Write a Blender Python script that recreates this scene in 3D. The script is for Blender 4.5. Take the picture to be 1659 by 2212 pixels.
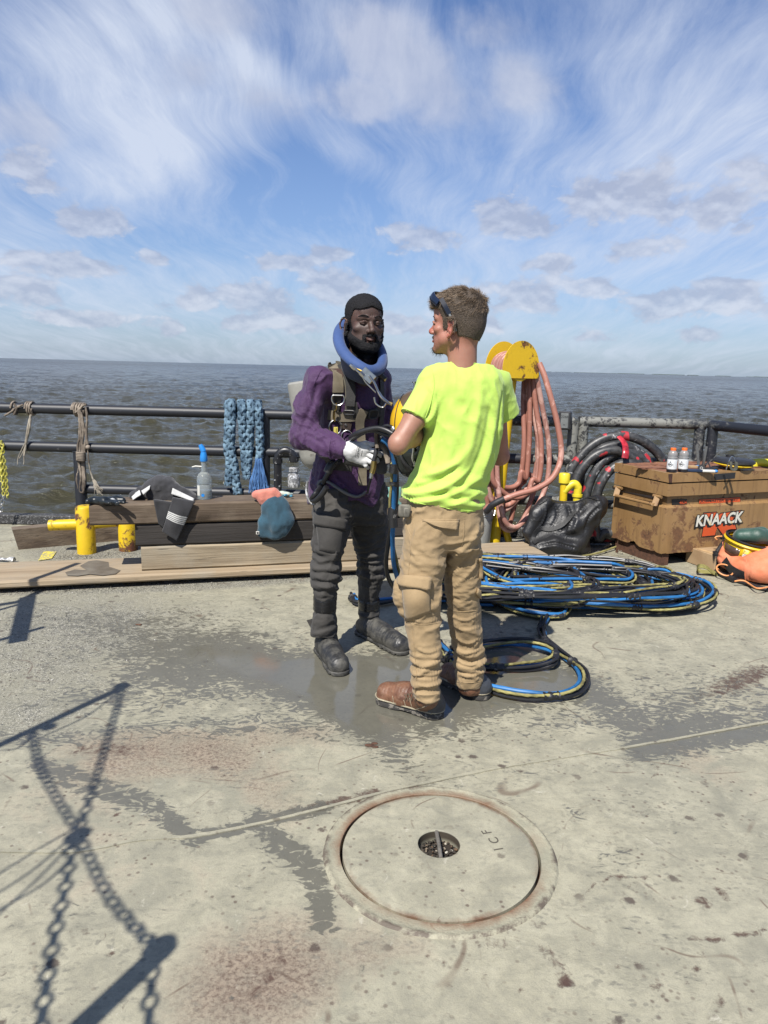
import bpy, random, time
import numpy as np
from math import *
from mathutils import Matrix, Vector
from mathutils.bvhtree import BVHTree
random.seed(7); RNG = np.random.default_rng(7); T0 = time.time()
sc = bpy.context.scene
for o in list(bpy.data.objects): bpy.data.objects.remove(o)
# ------------------------------------------------------------------ camera
TH = radians(11.03); RL = radians(1.45); F = 1600.; CH = 1.47
fw = np.array([0, cos(TH), -sin(TH)]); _u = np.array([0, sin(TH), cos(TH)]); _r = np.array([1., 0, 0])
rt = _r*cos(RL)+_u*sin(RL); up = -_r*sin(RL)+_u*cos(RL); C0 = np.array([0, 0, CH])
cd = bpy.data.cameras.new('camera'); cam = bpy.data.objects.new('camera', cd); sc.collection.objects.link(cam)
cd.sensor_fit = 'VERTICAL'; cd.sensor_height = 36; cd.lens = F/2212*36; cd.clip_start = .05; cd.clip_end = 30000
mw = Matrix.Identity(4)
for i in range(3): mw[i][0] = rt[i]; mw[i][1] = up[i]; mw[i][2] = -fw[i]; mw[i][3] = C0[i]
cam.matrix_world = mw; sc.camera = cam
# ------------------------------------------------------------------ light
SAZ = radians(25); SEL = radians(51)            # shadows fall away from the viewer, a little to the right
SUN = np.array([-sin(SAZ)*cos(SEL), -cos(SAZ)*cos(SEL), sin(SEL)])
sl = bpy.data.lights.new('sun', 'SUN'); so = bpy.data.objects.new('sun', sl); sc.collection.objects.link(so)
sl.energy = 5.0; sl.angle = radians(.55); sl.color = (1, .955, .88)
so.rotation_euler = Vector(SUN).to_track_quat('Z', 'Y').to_euler()
vs = sc.view_settings; sc.display_settings.display_device = 'sRGB'
vs.view_transform = 'Standard'; vs.look = 'None'; vs.gamma = 1; vs.use_curve_mapping = False; vs.exposure = 0.68
try:
    sc.cycles.max_bounces = 8; sc.cycles.transparent_max_bounces = 12; sc.cycles.caustics_reflective = False; sc.cycles.caustics_refractive = False
except Exception: pass

# ------------------------------------------------------------------ node helper
def lin(c):
    return tuple(((x/255)/12.92 if x/255 <= .04045 else ((x/255+.055)/1.055)**2.4) for x in c)
class NT:
    def __init__(s, nt): s.nt = nt
    def n(s, t): return s.nt.nodes.new(t)
    def put(s, sock, v):
        if v is None: return
        if isinstance(v, bpy.types.NodeSocket): s.nt.links.new(v, sock)
        else:
            try:
                n = len(sock.default_value)
                if not hasattr(v, '__len__'): v = (v,)*n
                v = tuple(v)
                if n == 4 and len(v) == 3: v = v+(1,)
                if n == 3 and len(v) == 4: v = v[:3]
            except TypeError: pass
            sock.default_value = v
    def m(s, op, a, b=None, c=None, clamp=False):
        x = s.n('ShaderNodeMath'); x.operation = op; x.use_clamp = clamp
        s.put(x.inputs[0], a); s.put(x.inputs[1], b); s.put(x.inputs[2], c); return x.outputs[0]
    def add(s, a, b): return s.m('ADD', a, b)
    def sub(s, a, b): return s.m('SUBTRACT', a, b)
    def mul(s, a, b): return s.m('MULTIPLY', a, b)
    def mx(s, a, b): return s.m('MAXIMUM', a, b)
    def mn(s, a, b): return s.m('MINIMUM', a, b)
    def vm(s, op, a, b=None):
        x = s.n('ShaderNodeVectorMath'); x.operation = op; s.put(x.inputs[0], a)
        if b is not None: s.put(x.inputs[3] if op == 'SCALE' else x.inputs[1], b)
        return x.outputs[1] if op in ('DOT_PRODUCT', 'LENGTH', 'DISTANCE') else x.outputs[0]
    def sep(s, v): x = s.n('ShaderNodeSeparateXYZ'); s.put(x.inputs[0], v); return x.outputs
    def comb(s, a, b, c): x = s.n('ShaderNodeCombineXYZ'); s.put(x.inputs[0], a); s.put(x.inputs[1], b); s.put(x.inputs[2], c); return x.outputs[0]
    def coord(s, k='Object'): return s.n('ShaderNodeTexCoord').outputs[k]
    def attr(s, k): x = s.n('ShaderNodeAttribute'); x.attribute_name = k; return x.outputs['Fac']
    def noise(s, v, sc=1, det=5, ro=.55, dist=0, col=False):
        x = s.n('ShaderNodeTexNoise'); s.put(x.inputs['Vector'], v); s.put(x.inputs['Scale'], sc)
        s.put(x.inputs['Detail'], det); s.put(x.inputs['Roughness'], ro); s.put(x.inputs['Distortion'], dist)
        return x.outputs['Color' if col else 'Fac']
    def vor(s, v, sc=1, feat='F1', rnd=1, out='Distance'):
        x = s.n('ShaderNodeTexVoronoi'); x.feature = feat; s.put(x.inputs['Vector'], v); s.put(x.inputs['Scale'], sc); s.put(x.inputs['Randomness'], rnd)
        return x.outputs[out]
    def wave(s, v, sc=1, dist=0, det=2, dsc=1, prof='SIN', dirn='X'):
        x = s.n('ShaderNodeTexWave'); x.wave_profile = prof; x.bands_direction = dirn; s.put(x.inputs['Vector'], v); s.put(x.inputs['Scale'], sc)
        s.put(x.inputs['Distortion'], dist); s.put(x.inputs['Detail'], det); s.put(x.inputs['Detail Scale'], dsc); return x.outputs['Fac']
    def map(s, v, loc=(0, 0, 0), rot=(0, 0, 0), sc=(1, 1, 1)):
        x = s.n('ShaderNodeMapping'); s.put(x.inputs[0], v); s.put(x.inputs[1], loc); s.put(x.inputs[2], rot); s.put(x.inputs[3], sc); return x.outputs[0]
    def mr(s, v, a, b, c=0., d=1., smooth=False):
        x = s.n('ShaderNodeMapRange'); x.clamp = True
        if smooth: x.interpolation_type = 'SMOOTHSTEP'
        s.put(x.inputs[0], v)
        for i, q in enumerate((a, b, c, d)): s.put(x.inputs[1+i], q)
        return x.outputs[0]
    def mix(s, f, a, b, mode='MIX'):
        x = s.n('ShaderNodeMix'); x.data_type = 'RGBA'; x.blend_type = mode; x.clamp_factor = True
        s.put(x.inputs[0], f); s.put(x.inputs[6], a); s.put(x.inputs[7], b); return x.outputs[2]
    def ramp(s, f, stops):
        x = s.n('ShaderNodeValToRGB'); s.put(x.inputs[0], f); e = x.color_ramp.elements
        while len(e) < len(stops): e.new(.5)
        for q, (p, c) in zip(e, stops):
            q.position = p; q.color = (tuple(c)+(1,))[:4] if hasattr(c, '__len__') else (c, c, c, 1)
        return x.outputs[0]
    def bump(s, h, st=.5, d=.01, n=None):
        x = s.n('ShaderNodeBump'); s.put(x.inputs['Height'], h); s.put(x.inputs['Strength'], st); s.put(x.inputs['Distance'], d)
        if n is not None: s.put(x.inputs['Normal'], n)
        return x.outputs[0]
ALB = .80                                       # overall reflectance level for this exposure
class Mat(NT):
    def __init__(s, name):
        s.mat = bpy.data.materials.new(name); s.mat.use_nodes = True; super().__init__(s.mat.node_tree)
        s.b = s.nt.nodes['Principled BSDF']
    def done(s, color=None, rough=.6, metal=0, normal=None, spec=None, **k):
        if color is not None: s.put(s.b.inputs['Base Color'], s.mix(1, color, (ALB,)*3, 'MULTIPLY'))
        s.put(s.b.inputs['Roughness'], rough); s.put(s.b.inputs['Metallic'], metal)
        if normal is not None: s.put(s.b.inputs['Normal'], normal)
        if spec is not None: s.put(s.b.inputs['Specular IOR Level'], spec)
        for a, v in k.items(): s.put(s.b.inputs[a.replace('_', ' ')], v)
        return s.mat
# ------------------------------------------------------------------ sky
def ray(x, y): return fw*F+rt*(x-829.5)+up*(1106-y)
def azel(x, y):
    d = ray(x, y); d = d/np.linalg.norm(d); return atan2(d[0], d[1]), asin(d[2])
w = bpy.data.worlds.new('World'); sc.world = w; w.use_nodes = True
W = NT(w.node_tree); bg = w.node_tree.nodes['Background']
sky = W.n('ShaderNodeTexSky'); sky.sky_type = 'NISHITA'; sky.sun_disc = False; sky.sun_elevation = SEL; sky.sun_rotation = pi+SAZ
sky.air_density = 1.0; sky.dust_density = .6; sky.ozone_density = 2.2; sky.altitude = 0
D = W.coord('Generated'); X, Y, Z = W.sep(D)
az = W.m('ARCTAN2', X, Y); el = W.m('ARCSINE', Z)
zz = W.mx(W.add(Z, .16), .05)
P0 = W.comb(W.m('DIVIDE', X, zz), W.m('DIVIDE', Y, zz), 0)           # cloud plane
AE = W.comb(az, el, 0)
def blob(px, py, rx, ry, rot=0, amp=1., soft=1.):                      # soft ellipse in sky angles (given in photo px)
    a, e = azel(px, py); k = 1/F
    q = W.map(AE, loc=(-a, -e, 0)); q = W.map(q, rot=(0, 0, radians(rot)), sc=(1, 1, 1)); q = W.vm('MULTIPLY', q, (1/(rx*k), 1/(ry*k), 0))
    return W.mul(W.mr(W.vm('LENGTH', q), 0, 1.25*soft, 1, 0, True), amp)
wrp = W.vm('SUBTRACT', W.noise(P0, .9, 2.2, .5, 0, True), (.5, .5, .5))
P1 = W.vm('ADD', P0, W.vm('SCALE', wrp, .6))
st1 = W.noise(W.map(P1, rot=(0, 0, radians(35)), sc=(2.9, .5, 1)), 1.0, 10, .66, .12)
st2 = W.noise(W.map(P1, rot=(0, 0, radians(-30)), sc=(3.4, .7, 1), loc=(4, 2, 1)), 1.0, 10, .66, .15)
big = W.noise(W.map(P0, loc=(2.3, 7.1, 0)), .75, 5, .55, .5)
st3 = W.noise(W.map(P1, rot=(0, 0, radians(8)), sc=(6.5, 1.0, 1), loc=(1, 5, 2)), 1.6, 10, .7, .15)
cir = W.add(W.add(W.mul(st1, .62), W.mul(st2, .48)), W.mul(W.sub(st3, .5), .5))
lay = None
for b in ((60, 60, 330, 420, 0, .22), (330, 90, 210, 230, 0, .34), (560, 140, 90, 40, 30, .3), (1480, 260, 420, 220, 32, .30), (880, 140, 320, 110, 30, .26), (330, 360, 360, 90, -32, .22),
          (760, 330, 420, 50, 30, .22), (1300, 480, 600, 120, 0, .10), (840, 620, 1100, 130, 0, .16), (560, 10, 260, 90, 0, .18), (1650, 20, 300, 300, 0, .1),
          (790, 410, 300, 60, 0, -.14), (420, 500, 260, 60, 0, -.14), (650, 240, 80, 60, 0, -.12), (620, 70, 60, 160, -30, -.1), (1230, 190, 45, 160, -35, -.16), (1150, 30, 140, 60, 0, -.12), (100, 470, 150, 50, 0, -.1)):
    v = blob(*b, soft=1.2); lay = v if lay is None else W.add(lay, v)
cm = W.mr(W.add(W.add(cir, W.mul(W.sub(big, .5), .55)), W.mul(lay, .72)), .46, .97, 0, 1)
cm = W.m('POWER', cm, 1.15)
# low cumulus and grey puffs
cum = None
for b in ((905, 515, 105, 40), (540, 625, 60, 22), (200, 575, 90, 24), (205, 480, 95, 36), (120, 570, 160, 36), (320, 556, 45, 22), (600, 565, 90, 26), (715, 545, 50, 26), (530, 640, 150, 44), (720, 620, 110, 50),
          (1110, 465, 110, 50), (1300, 430, 95, 80), (1390, 410, 80, 60), (1570, 430, 150, 66), (1400, 540, 90, 34), (1130, 635, 130, 50), (1260, 625, 80, 34), (1440, 655, 120, 44), (1590, 640, 110, 60),
          (1180, 570, 110, 22), (60, 370, 70, 60), (30, 620, 130, 44), (430, 655, 90, 24), (370, 710, 30, 22), (900, 700, 220, 30), (1520, 720, 60, 24), (590, 700, 180, 26), (1290, 725, 70, 20), (200, 690, 190, 20)):
    v = blob(*b, soft=1.15); cum = v if cum is None else W.mx(cum, v)
cn = W.noise(W.map(AE, sc=(1, 1.6, 1)), 17, 9, .6, .15)
cn2 = W.noise(W.map(AE, loc=(0, -.012, 0), sc=(1, 1.6, 1)), 17, 3, .5, .15)
cf = W.add(cn, W.mul(cum, .33)); cumm = W.mr(cf, .61, .74, 0, 1, True)
cumm = W.mul(cumm, W.mr(cum, .02, .3))
litf = W.mr(W.sub(cn, cn2), -.08, .12)
mid = None
for b in ((900, 160, 230, 90, 25), (410, 170, 80, 55, 0), (560, 220, 110, 60, 20), (1130, 170, 130, 80, 10), (780, 215, 110, 50, 0), (470, 30, 150, 60, 0), (60, 270, 90, 60, 0), (1090, 60, 120, 50, 0)):
    v = blob(*b, soft=1.2); mid = v if mid is None else W.mx(mid, v)
mn_ = W.noise(W.map(AE, loc=(3, 1, 0)), 7, 8, .58, .3)
midm = W.mul(W.mr(W.add(mn_, W.mul(mid, .35)), .6, .86, 0, 1, True), W.mr(mid, .02, .45))
base = sky.outputs[0]
base = W.mix(1, base, (.90, 1.03, 1.32), 'MULTIPLY')
hz = W.mr(el, 0, .42, 1, 0); base = W.mix(W.mul(W.m('POWER', hz, 1.5), .5), base, (3.5, 4.6, 6.5))
col = W.mix(W.mul(cm, .86), base, (7.0, 7.7, 9.1))
col = W.mix(W.mul(midm, .55), col, W.mix(W.mr(mn_, .42, .62), (4.6, 5.1, 6.6), (6.6, 6.9, 8.0)))
lowc = W.mix(W.mr(el, .0, .3), (4.4, 5.0, 6.5), (3.8, 4.2, 5.6)); hic = W.mix(W.mr(el, 0, .3), (7.2, 7.6, 8.6), (6.0, 6.4, 7.6))
col = W.mix(W.mul(cumm, .68), col, W.mix(litf, lowc, hic))
W.put(bg.inputs[0], col); bg.inputs[1].default_value = .062
# ------------------------------------------------------------------ pixel -> world, scene objects
def G(x, y, z=0.):
    d = ray(x, y); return C0+d*((z-CH)/d[2])
def PY(x, y, Y):
    d = ray(x, y); return C0+d*(Y/d[1])
WM = {}
def _link(o, parent, M):
    sc.collection.objects.link(o)
    if parent is not None: o.parent = parent; o.matrix_parent_inverse = WM[parent.name].inverted()
    WM[o.name] = M
def tag(o, label=None, cat=None, group=None, kind=None):
    if label: o['label'] = label
    if cat: o['category'] = cat
    if group: o['group'] = group
    if kind: o['kind'] = kind
    return o
def thing(name, label, cat, loc=(0, 0, 0), group=None):
    o = bpy.data.objects.new(name, None); o.empty_display_size = .1; o.location = tuple(float(v) for v in loc)
    _link(o, None, Matrix.Translation(o.location)); return tag(o, label, cat, group)
def mesh(name, V, Fc, mat, parent=None, smooth=True, sharp=None):
    me = bpy.data.meshes.new(name); V = np.asarray(V, dtype=np.float32).reshape(-1, 3)
    if isinstance(Fc, np.ndarray):
        n, k = Fc.shape; me.vertices.add(len(V)); me.vertices.foreach_set('co', V.ravel())
        me.loops.add(n*k); me.loops.foreach_set('vertex_index', Fc.astype(np.int32).ravel())
        me.polygons.add(n); me.polygons.foreach_set('loop_start', np.arange(0, n*k, k, dtype=np.int32))
        me.update(calc_edges=True); me.validate()
    else: me.from_pydata([tuple(map(float, v)) for v in V], [], [tuple(map(int, f)) for f in Fc])
    if smooth:
        me.polygons.foreach_set('use_smooth', np.ones(len(me.polygons), dtype=bool))
        if sharp:
            try: me.set_sharp_from_angle(angle=radians(sharp))
            except Exception: pass
    if mat is not None:
        for q in (mat if isinstance(mat, (list, tuple)) else [mat]): me.materials.append(q)
    o = bpy.data.objects.new(name, me); _link(o, parent, Matrix.Identity(4)); return o
def copy_thing(root, M, label=None):
    "copy a thing and its parts (two levels), root moved by matrix M"
    r = root.copy(); sc.collection.objects.link(r); r.matrix_basis = M @ root.matrix_basis; WM[r.name] = r.matrix_basis.copy()
    if label: r['label'] = label
    for ch in root.children:
        c = ch.copy(); sc.collection.objects.link(c); c.parent = r; c.matrix_parent_inverse = ch.matrix_parent_inverse.copy(); WM[c.name] = M @ WM[ch.name]
        for g in ch.children:
            d = g.copy(); sc.collection.objects.link(d); d.parent = c; d.matrix_parent_inverse = g.matrix_parent_inverse.copy()
    return r
def nrm(v): v = np.asarray(v, float); return v/max(1e-9, np.linalg.norm(v))
def basis(t, ref=(0, 0, 1)):
    t = nrm(t); r = np.array(ref, float)
    if abs(t@r) > .97: r = np.array([1., 0, 0])
    a = nrm(np.cross(r, t)); return a, np.cross(t, a), t
def cr(pts, n=8, closed=False):
    "Catmull-Rom through points"
    p = np.asarray(pts, float); N = len(p)
    if closed: q = np.vstack([p[-1:], p, p[:2]]); segs = N
    else: q = np.vstack([2*p[0]-p[1], p, 2*p[-1]-p[-2]]); segs = N-1
    out = []
    for i in range(segs):
        a, b, c, d = q[i], q[i+1], q[i+2], q[i+3]
        for k in range(n):
            t = k/n; out.append(.5*((2*b)+(c-a)*t+(2*a-5*b+4*c-d)*t*t+(-a+3*b-3*c+d)*t**3))
    if not closed: out.append(p[-1])
    return np.array(out)
def resample(p, step):
    p = np.asarray(p, float); d = np.r_[0, np.cumsum(np.linalg.norm(np.diff(p, axis=0), axis=1))]
    n = max(2, int(round(d[-1]/step))+1); s = np.linspace(0, d[-1], n); return np.stack([np.interp(s, d, p[:, i]) for i in range(p.shape[1])], 1), s
def frames(p):
    t = np.gradient(p, axis=0); t /= np.maximum(1e-9, np.linalg.norm(t, axis=1))[:, None]
    a, b, _ = basis(t[0]); A = [a]; B = [b]
    for i in range(1, len(p)):
        a = A[-1]-t[i]*(A[-1]@t[i]); a = nrm(a); A.append(a); B.append(np.cross(t[i], a))
    return np.array(A), np.array(B), t
class MB:
    def __init__(s): s.V = []; s.F = []; s.n = 0
    def addm(s, V, F_): 
        V = np.asarray(V, float); s.V.append(V); s.F += [tuple(int(i)+s.n for i in f) for f in F_]; s.n += len(V); return s
    def box(s, c, d, ax=None, bev=0):
        "box with centre c, dimensions d, axes rows ax"
        c = np.asarray(c, float); h = np.asarray(d, float)/2; ax = np.eye(3) if ax is None else np.asarray(ax, float)
        if bev <= 0:
            v = [(x, y, z) for z in (-1, 1) for y in (-1, 1) for x in (-1, 1)]
            F_ = [(0, 2, 3, 1), (4, 5, 7, 6), (0, 1, 5, 4), (2, 6, 7, 3), (0, 4, 6, 2), (1, 3, 7, 5)]
            return s.addm(c+(np.array(v)*h)@ax, F_)
        b = min(bev, h.min()*.9); V = []; idx = {}
        for sx in (-1, 1):
            for sy in (-1, 1):
                for sz in (-1, 1):
                    for k in range(3):
                        p = np.array([sx*h[0], sy*h[1], sz*h[2]])
                        for j in range(3):
                            if j != k: p[j] -= np.sign(p[j])*b
                        idx[(sx, sy, sz, k)] = len(V); V.append(p)
        F_ = []
        def ff(L): F_.append(L)
        for k in range(3):
            for sg in (-1, 1):
                L = []
                for (a, b_) in ((-1, -1), (1, -1), (1, 1), (-1, 1)):
                    q = [0, 0, 0]; q[k] = sg; o2 = [j for j in range(3) if j != k]; q[o2[0]] = a; q[o2[1]] = b_; L.append(idx[(q[0], q[1], q[2], k)])
                ff(L)
        for k in range(3):
            o2 = [j for j in range(3) if j != k]
            for a in (-1, 1):
                for b_ in (-1, 1):
                    L = []
                    for sg, kk in ((-1, o2[0]), (1, o2[0]), (1, o2[1]), (-1, o2[1])):
                        q = [0, 0, 0]; q[k] = sg; q[o2[0]] = a; q[o2[1]] = b_; L.append(idx[(q[0], q[1], q[2], kk)])
                    ff(L)
        for sx in (-1, 1):
            for sy in (-1, 1):
                for sz in (-1, 1): ff([idx[(sx, sy, sz, k)] for k in range(3)])
        V = np.array(V); G_ = []
        for L in F_:
            cen = V[L].mean(0); nn = np.cross(V[L[1]]-V[L[0]], V[L[2]]-V[L[1]]); G_.append(L if nn@cen > 0 else L[::-1])
        return s.addm(c+V@ax, G_)
    def tube(s, pts, r, seg=10, caps=True, closed=False, lay=0, strands=3, dep=.18, flat=1.):
        p = np.asarray(pts, float); N = len(p)
        A, B, t = frames(p); r = np.full(N, r, float) if np.isscalar(r) else np.asarray(r, float)
        th = np.arange(seg)/seg*2*pi
        d = np.r_[0, np.cumsum(np.linalg.norm(np.diff(p, axis=0), axis=1))]
        R = r[:, None]*np.ones(seg)
        if lay:
            R = R*(1-dep+dep*1.6*np.abs(np.sin(strands/2*(th[None]+d[:, None]*2*pi/lay))))
        V = p[:, None]+A[:, None]*(np.cos(th)[None, :, None]*R[:, :, None])+B[:, None]*(np.sin(th)[None, :, None]*R[:, :, None]*flat)
        F_ = []
        M_ = N if closed else N-1
        for i in range(M_):
            j = (i+1) % N
            for k in range(seg):
                l = (k+1) % seg; F_.append((i*seg+k, i*seg+l, j*seg+l, j*seg+k))
        V = V.reshape(-1, 3)
        if caps and not closed:
            F_.append(tuple(range(seg))[::-1]); F_.append(tuple((N-1)*seg+k for k in range(seg)))
        return s.addm(V, F_)
    def cyl(s, a, b, r, r2=None, seg=20, bev=0):
        a = np.asarray(a, float); b = np.asarray(b, float); r2 = r if r2 is None else r2
        if bev:
            L = np.linalg.norm(b-a); u = (b-a)/L
            return s.tube([a, a, a+u*bev, b-u*bev, b, b] if 0 else [a, a+u*bev, b-u*bev, b], [r-bev, r, r2, r2-bev], seg)
        return s.tube([a, b], [r, r2], seg)
    def lathe(s, prof, base, axis=(0, 0, 1), seg=24, cap=True, ax2=None):
        "profile [(r,h)] revolved about axis"
        a, b, t = basis(axis) if ax2 is None else ax2; th = np.arange(seg)/seg*2*pi; base = np.asarray(base, float); V = []
        for r, h in prof: V.append(base+t*h+(a[None]*np.cos(th)[:, None]+b[None]*np.sin(th)[:, None])*r)
        n = len(prof); F_ = []
        for i in range(n-1):
            for k in range(seg): l = (k+1) % seg; F_.append((i*seg+k, i*seg+l, (i+1)*seg+l, (i+1)*seg+k))
        if cap: F_.append(tuple(range(seg))[::-1]); F_.append(tuple((n-1)*seg+k for k in range(seg)))
        return s.addm(np.concatenate(V), F_)
    def sphere(s, c, r, seg=16, ax=None):
        r = np.array([r]*3 if np.isscalar(r) else r, float); ax = np.eye(3) if ax is None else np.asarray(ax); V = []; F_ = []
        m = seg//2
        for i in range(m+1):
            ph = pi*i/m
            for k in range(seg): th = 2*pi*k/seg; V.append((sin(ph)*cos(th), sin(ph)*sin(th), cos(ph)))
        for i in range(m):
            for k in range(seg): l = (k+1) % seg; F_.append((i*seg+k, (i+1)*seg+k, (i+1)*seg+l, i*seg+l))
        return s.addm(np.asarray(c)+(np.array(V)*r)@ax, F_)
    def ribbon(s, p, nr, wd, th=.003):
        "strap: path p, surface normals nr, width wd, thickness th"
        p = np.asarray(p, float); nr = np.asarray(nr, float); t = np.gradient(p, axis=0); t /= np.maximum(1e-9, np.linalg.norm(t, axis=1))[:, None]
        sd = np.cross(t, nr); sd /= np.maximum(1e-9, np.linalg.norm(sd, axis=1))[:, None]; wd = (np.ones(len(p))*wd)[:, None]/2
        V = np.stack([p-sd*wd, p+sd*wd, p+sd*wd+nr*th, p-sd*wd+nr*th], 1).reshape(-1, 3); F_ = []
        for i in range(len(p)-1):
            for k in range(4): l = (k+1) % 4; F_.append((4*i+k, 4*i+l, 4*i+4+l, 4*i+4+k))
        F_ += [(0, 3, 2, 1), tuple(4*(len(p)-1)+k for k in range(4))]
        return s.addm(V, F_)
    def extr(s, poly, a, b, t, o, th):
        "polygon in 2D (a,b axes) at origin o, thickness th along t"
        a = np.asarray(a); b = np.asarray(b); t = np.asarray(t); o = np.asarray(o); n = len(poly)
        P_ = np.array([o+a*u+b*v for u, v in poly]); V = np.vstack([P_, P_+t*th])
        F_ = [tuple(range(n))[::-1], tuple(range(n, 2*n))]+[(i, (i+1) % n, n+(i+1) % n, n+i) for i in range(n)]
        return s.addm(V, F_)
    def obj(s, name, mat, parent=None, smooth=True, sharp=40, **k):
        o = mesh(name, np.concatenate(s.V), s.F, mat, parent, smooth, sharp)
        return tag(o, **k) if k else o
def vnoise(P, f, seed=0):
    "value noise in [-1,1], numpy"
    P = np.asarray(P)*f+seed*17.31; i = np.floor(P).astype(np.int64); u = P-i; u = u*u*(3-2*u)
    def h(x, y, z):
        n = (x*374761393+y*668265263+z*2147483647+seed*1274126177) & 0x7fffffff; n = ((n ^ (n >> 13))*1274126177) & 0x7fffffff; n = n ^ (n >> 16); return (n & 0xffff)/32767.5-1
    r = 0
    for a in (0, 1):
        for b in (0, 1):
            for c in (0, 1):
                wt = (u[..., 0] if a else 1-u[..., 0])*(u[..., 1] if b else 1-u[..., 1])*(u[..., 2] if c else 1-u[..., 2])
                r = r+wt*h(i[..., 0]+a, i[..., 1]+b, i[..., 2]+c)
    return r
def fbm(P, f, o=4, seed=0):
    r = 0; a = 1; t = 0
    for k in range(o): r = r+a*vnoise(P, f*2**k, seed+k*3); t += a; a *= .5
    return r/t
import openvdb as vdb
class Vol:
    "signed distance volume built from smooth unions of simple forms, meshed at the end"
    def __init__(s, lo, hi, h):
        s.lo = np.array(lo, float); s.h = h; s.n = np.maximum(2, np.ceil((np.array(hi)-s.lo)/h).astype(int)+1); s.a = np.full(s.n, .06, np.float32)
    def region(s, lo, hi, m):
        i0 = np.clip(np.floor((np.array(lo)-m-s.lo)/s.h).astype(int), 0, s.n); i1 = np.clip(np.ceil((np.array(hi)+m-s.lo)/s.h).astype(int)+1, 0, s.n)
        if (i1 <= i0).any(): return None, None
        ax = [s.lo[k]+s.h*np.arange(i0[k], i1[k]) for k in range(3)]; g = np.stack(np.meshgrid(*ax, indexing='ij'), -1)
        return tuple(slice(i0[k], i1[k]) for k in range(3)), g
    def op(s, sl, d, k, mode):
        a = s.a[sl]; d = d.astype(np.float32)
        if mode == 'u':
            if k > 0: h = np.clip(.5+.5*(d-a)/k, 0, 1); s.a[sl] = d*(1-h)+a*h-k*h*(1-h)
            else: s.a[sl] = np.minimum(a, d)
        else:
            d = -d if mode == 's' else d
            if k > 0: h = np.clip(.5-.5*(d-a)/k, 0, 1); s.a[sl] = d*(1-h)+a*h+k*h*(1-h)
            else: s.a[sl] = np.maximum(a, d)
    def cone(s, a, b, ra, rb, k=.01, mode='u', flat=None, fr=1.):
        a = np.asarray(a, float); b = np.asarray(b, float); R = max(ra, rb); sl, g = s.region(np.minimum(a, b)-R, np.maximum(a, b)+R, .03+k)
        if sl is None: return s
        ab = b-a; t = np.clip(((g-a)@ab)/max(1e-12, ab@ab), 0, 1); q = g-a-t[..., None]*ab
        if flat is not None: f = nrm(flat); c = q@f; q = q+(c*(1/fr-1))[..., None]*f; d = np.linalg.norm(q, axis=-1)-(ra+(rb-ra)*t); d = d*min(1, fr*1.2)
        else: d = np.linalg.norm(q, axis=-1)-(ra+(rb-ra)*t)
        s.op(sl, d, k, mode); return s
    def path(s, pts, rs, k=.01, mode='u', **kw):
        rs = [rs]*len(pts) if np.isscalar(rs) else rs
        for i in range(len(pts)-1): s.cone(pts[i], pts[i+1], rs[i], rs[i+1], k, mode, **kw)
        return s
    def ell(s, c, r, k=.01, mode='u', ax=None):
        c = np.asarray(c, float); r = np.array([r]*3 if np.isscalar(r) else r, float); R = r.max() if ax is not None else r; sl, g = s.region(c-R, c+R, .03+k)
        if sl is None: return s
        q = g-c
        if ax is not None: q = q@np.asarray(ax, float).T
        k0 = np.linalg.norm(q/r, axis=-1); k1 = np.linalg.norm(q/(r*r), axis=-1); s.op(sl, np.where(k1 > 1e-6, k0*(k0-1)/np.maximum(k1, 1e-6), -r.min()), k, mode); return s
    def box(s, c, hs, rad=.01, k=.005, mode='u', ax=None):
        c = np.asarray(c, float); hs = np.asarray(hs, float); R = np.linalg.norm(hs) if ax is not None else hs; sl, g = s.region(c-R, c+R, .03+k)
        if sl is None: return s
        q = g-c
        if ax is not None: q = q@np.asarray(ax, float).T
        q = np.abs(q)-(hs-rad); s.op(sl, np.linalg.norm(np.maximum(q, 0), axis=-1)+np.minimum(q.max(-1), 0)-rad, k, mode); return s
    def plane(s, p, n, k=.0, reg=None):
        "cut away the side n points to"
        n = nrm(n); lo, hi = reg if reg else (s.lo, s.lo+s.h*s.n); sl, g = s.region(lo, hi, 0)
        s.op(sl, (g-np.asarray(p))@n, k, 'i'); return s
    def stack(s, rows, k=.01, mode='u', e=2.2, yaw=0.):
        "rows (z,cx,cy,rx,ry[,yaw]) superellipse sections"
        r = np.array(sorted([tuple(q)+((yaw,) if len(q) < 6 else ()) for q in rows])); R = r[:, 3:5].max()
        lo = [(r[:, 1]-R).min(), (r[:, 2]-R).min(), r[0, 0]]; hi = [(r[:, 1]+R).max(), (r[:, 2]+R).max(), r[-1, 0]]; sl, g = s.region(lo, hi, .03+k)
        if sl is None: return s
        z = g[0, 0, :, 2]; zc = np.clip(z, r[0, 0], r[-1, 0])
        # smooth interpolation
        P_ = [np.interp(zc, r[:, 0], r[:, i]) for i in range(1, 6)]
        w = 3
        cx, cy, rx, ry, yw = P_; x = g[..., 0]-cx; y = g[..., 1]-cy; c, sn = np.cos(yw), np.sin(yw); u = x*c+y*sn; v = -x*sn+y*c
        q = (np.abs(u/rx)**e+np.abs(v/ry)**e)**(1/e); d = (q-1)*np.minimum(rx, ry); dz = np.maximum(r[0, 0]-z, z-r[-1, 0]); d = np.where(dz > 0, np.hypot(np.maximum(d, 0), dz)+np.minimum(d, 0)*0, np.maximum(d, dz*1.0)); s.op(sl, d, k, mode); return s
    def like(s):
        o = Vol.__new__(Vol); o.lo = s.lo; o.h = s.h; o.n = s.n; o.a = np.full(s.n, .06, np.float32); return o
    def join(s, o, k=.02):
        s.op(tuple(slice(0, None) for _ in range(3)), o.a, k, 'u'); return s
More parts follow.
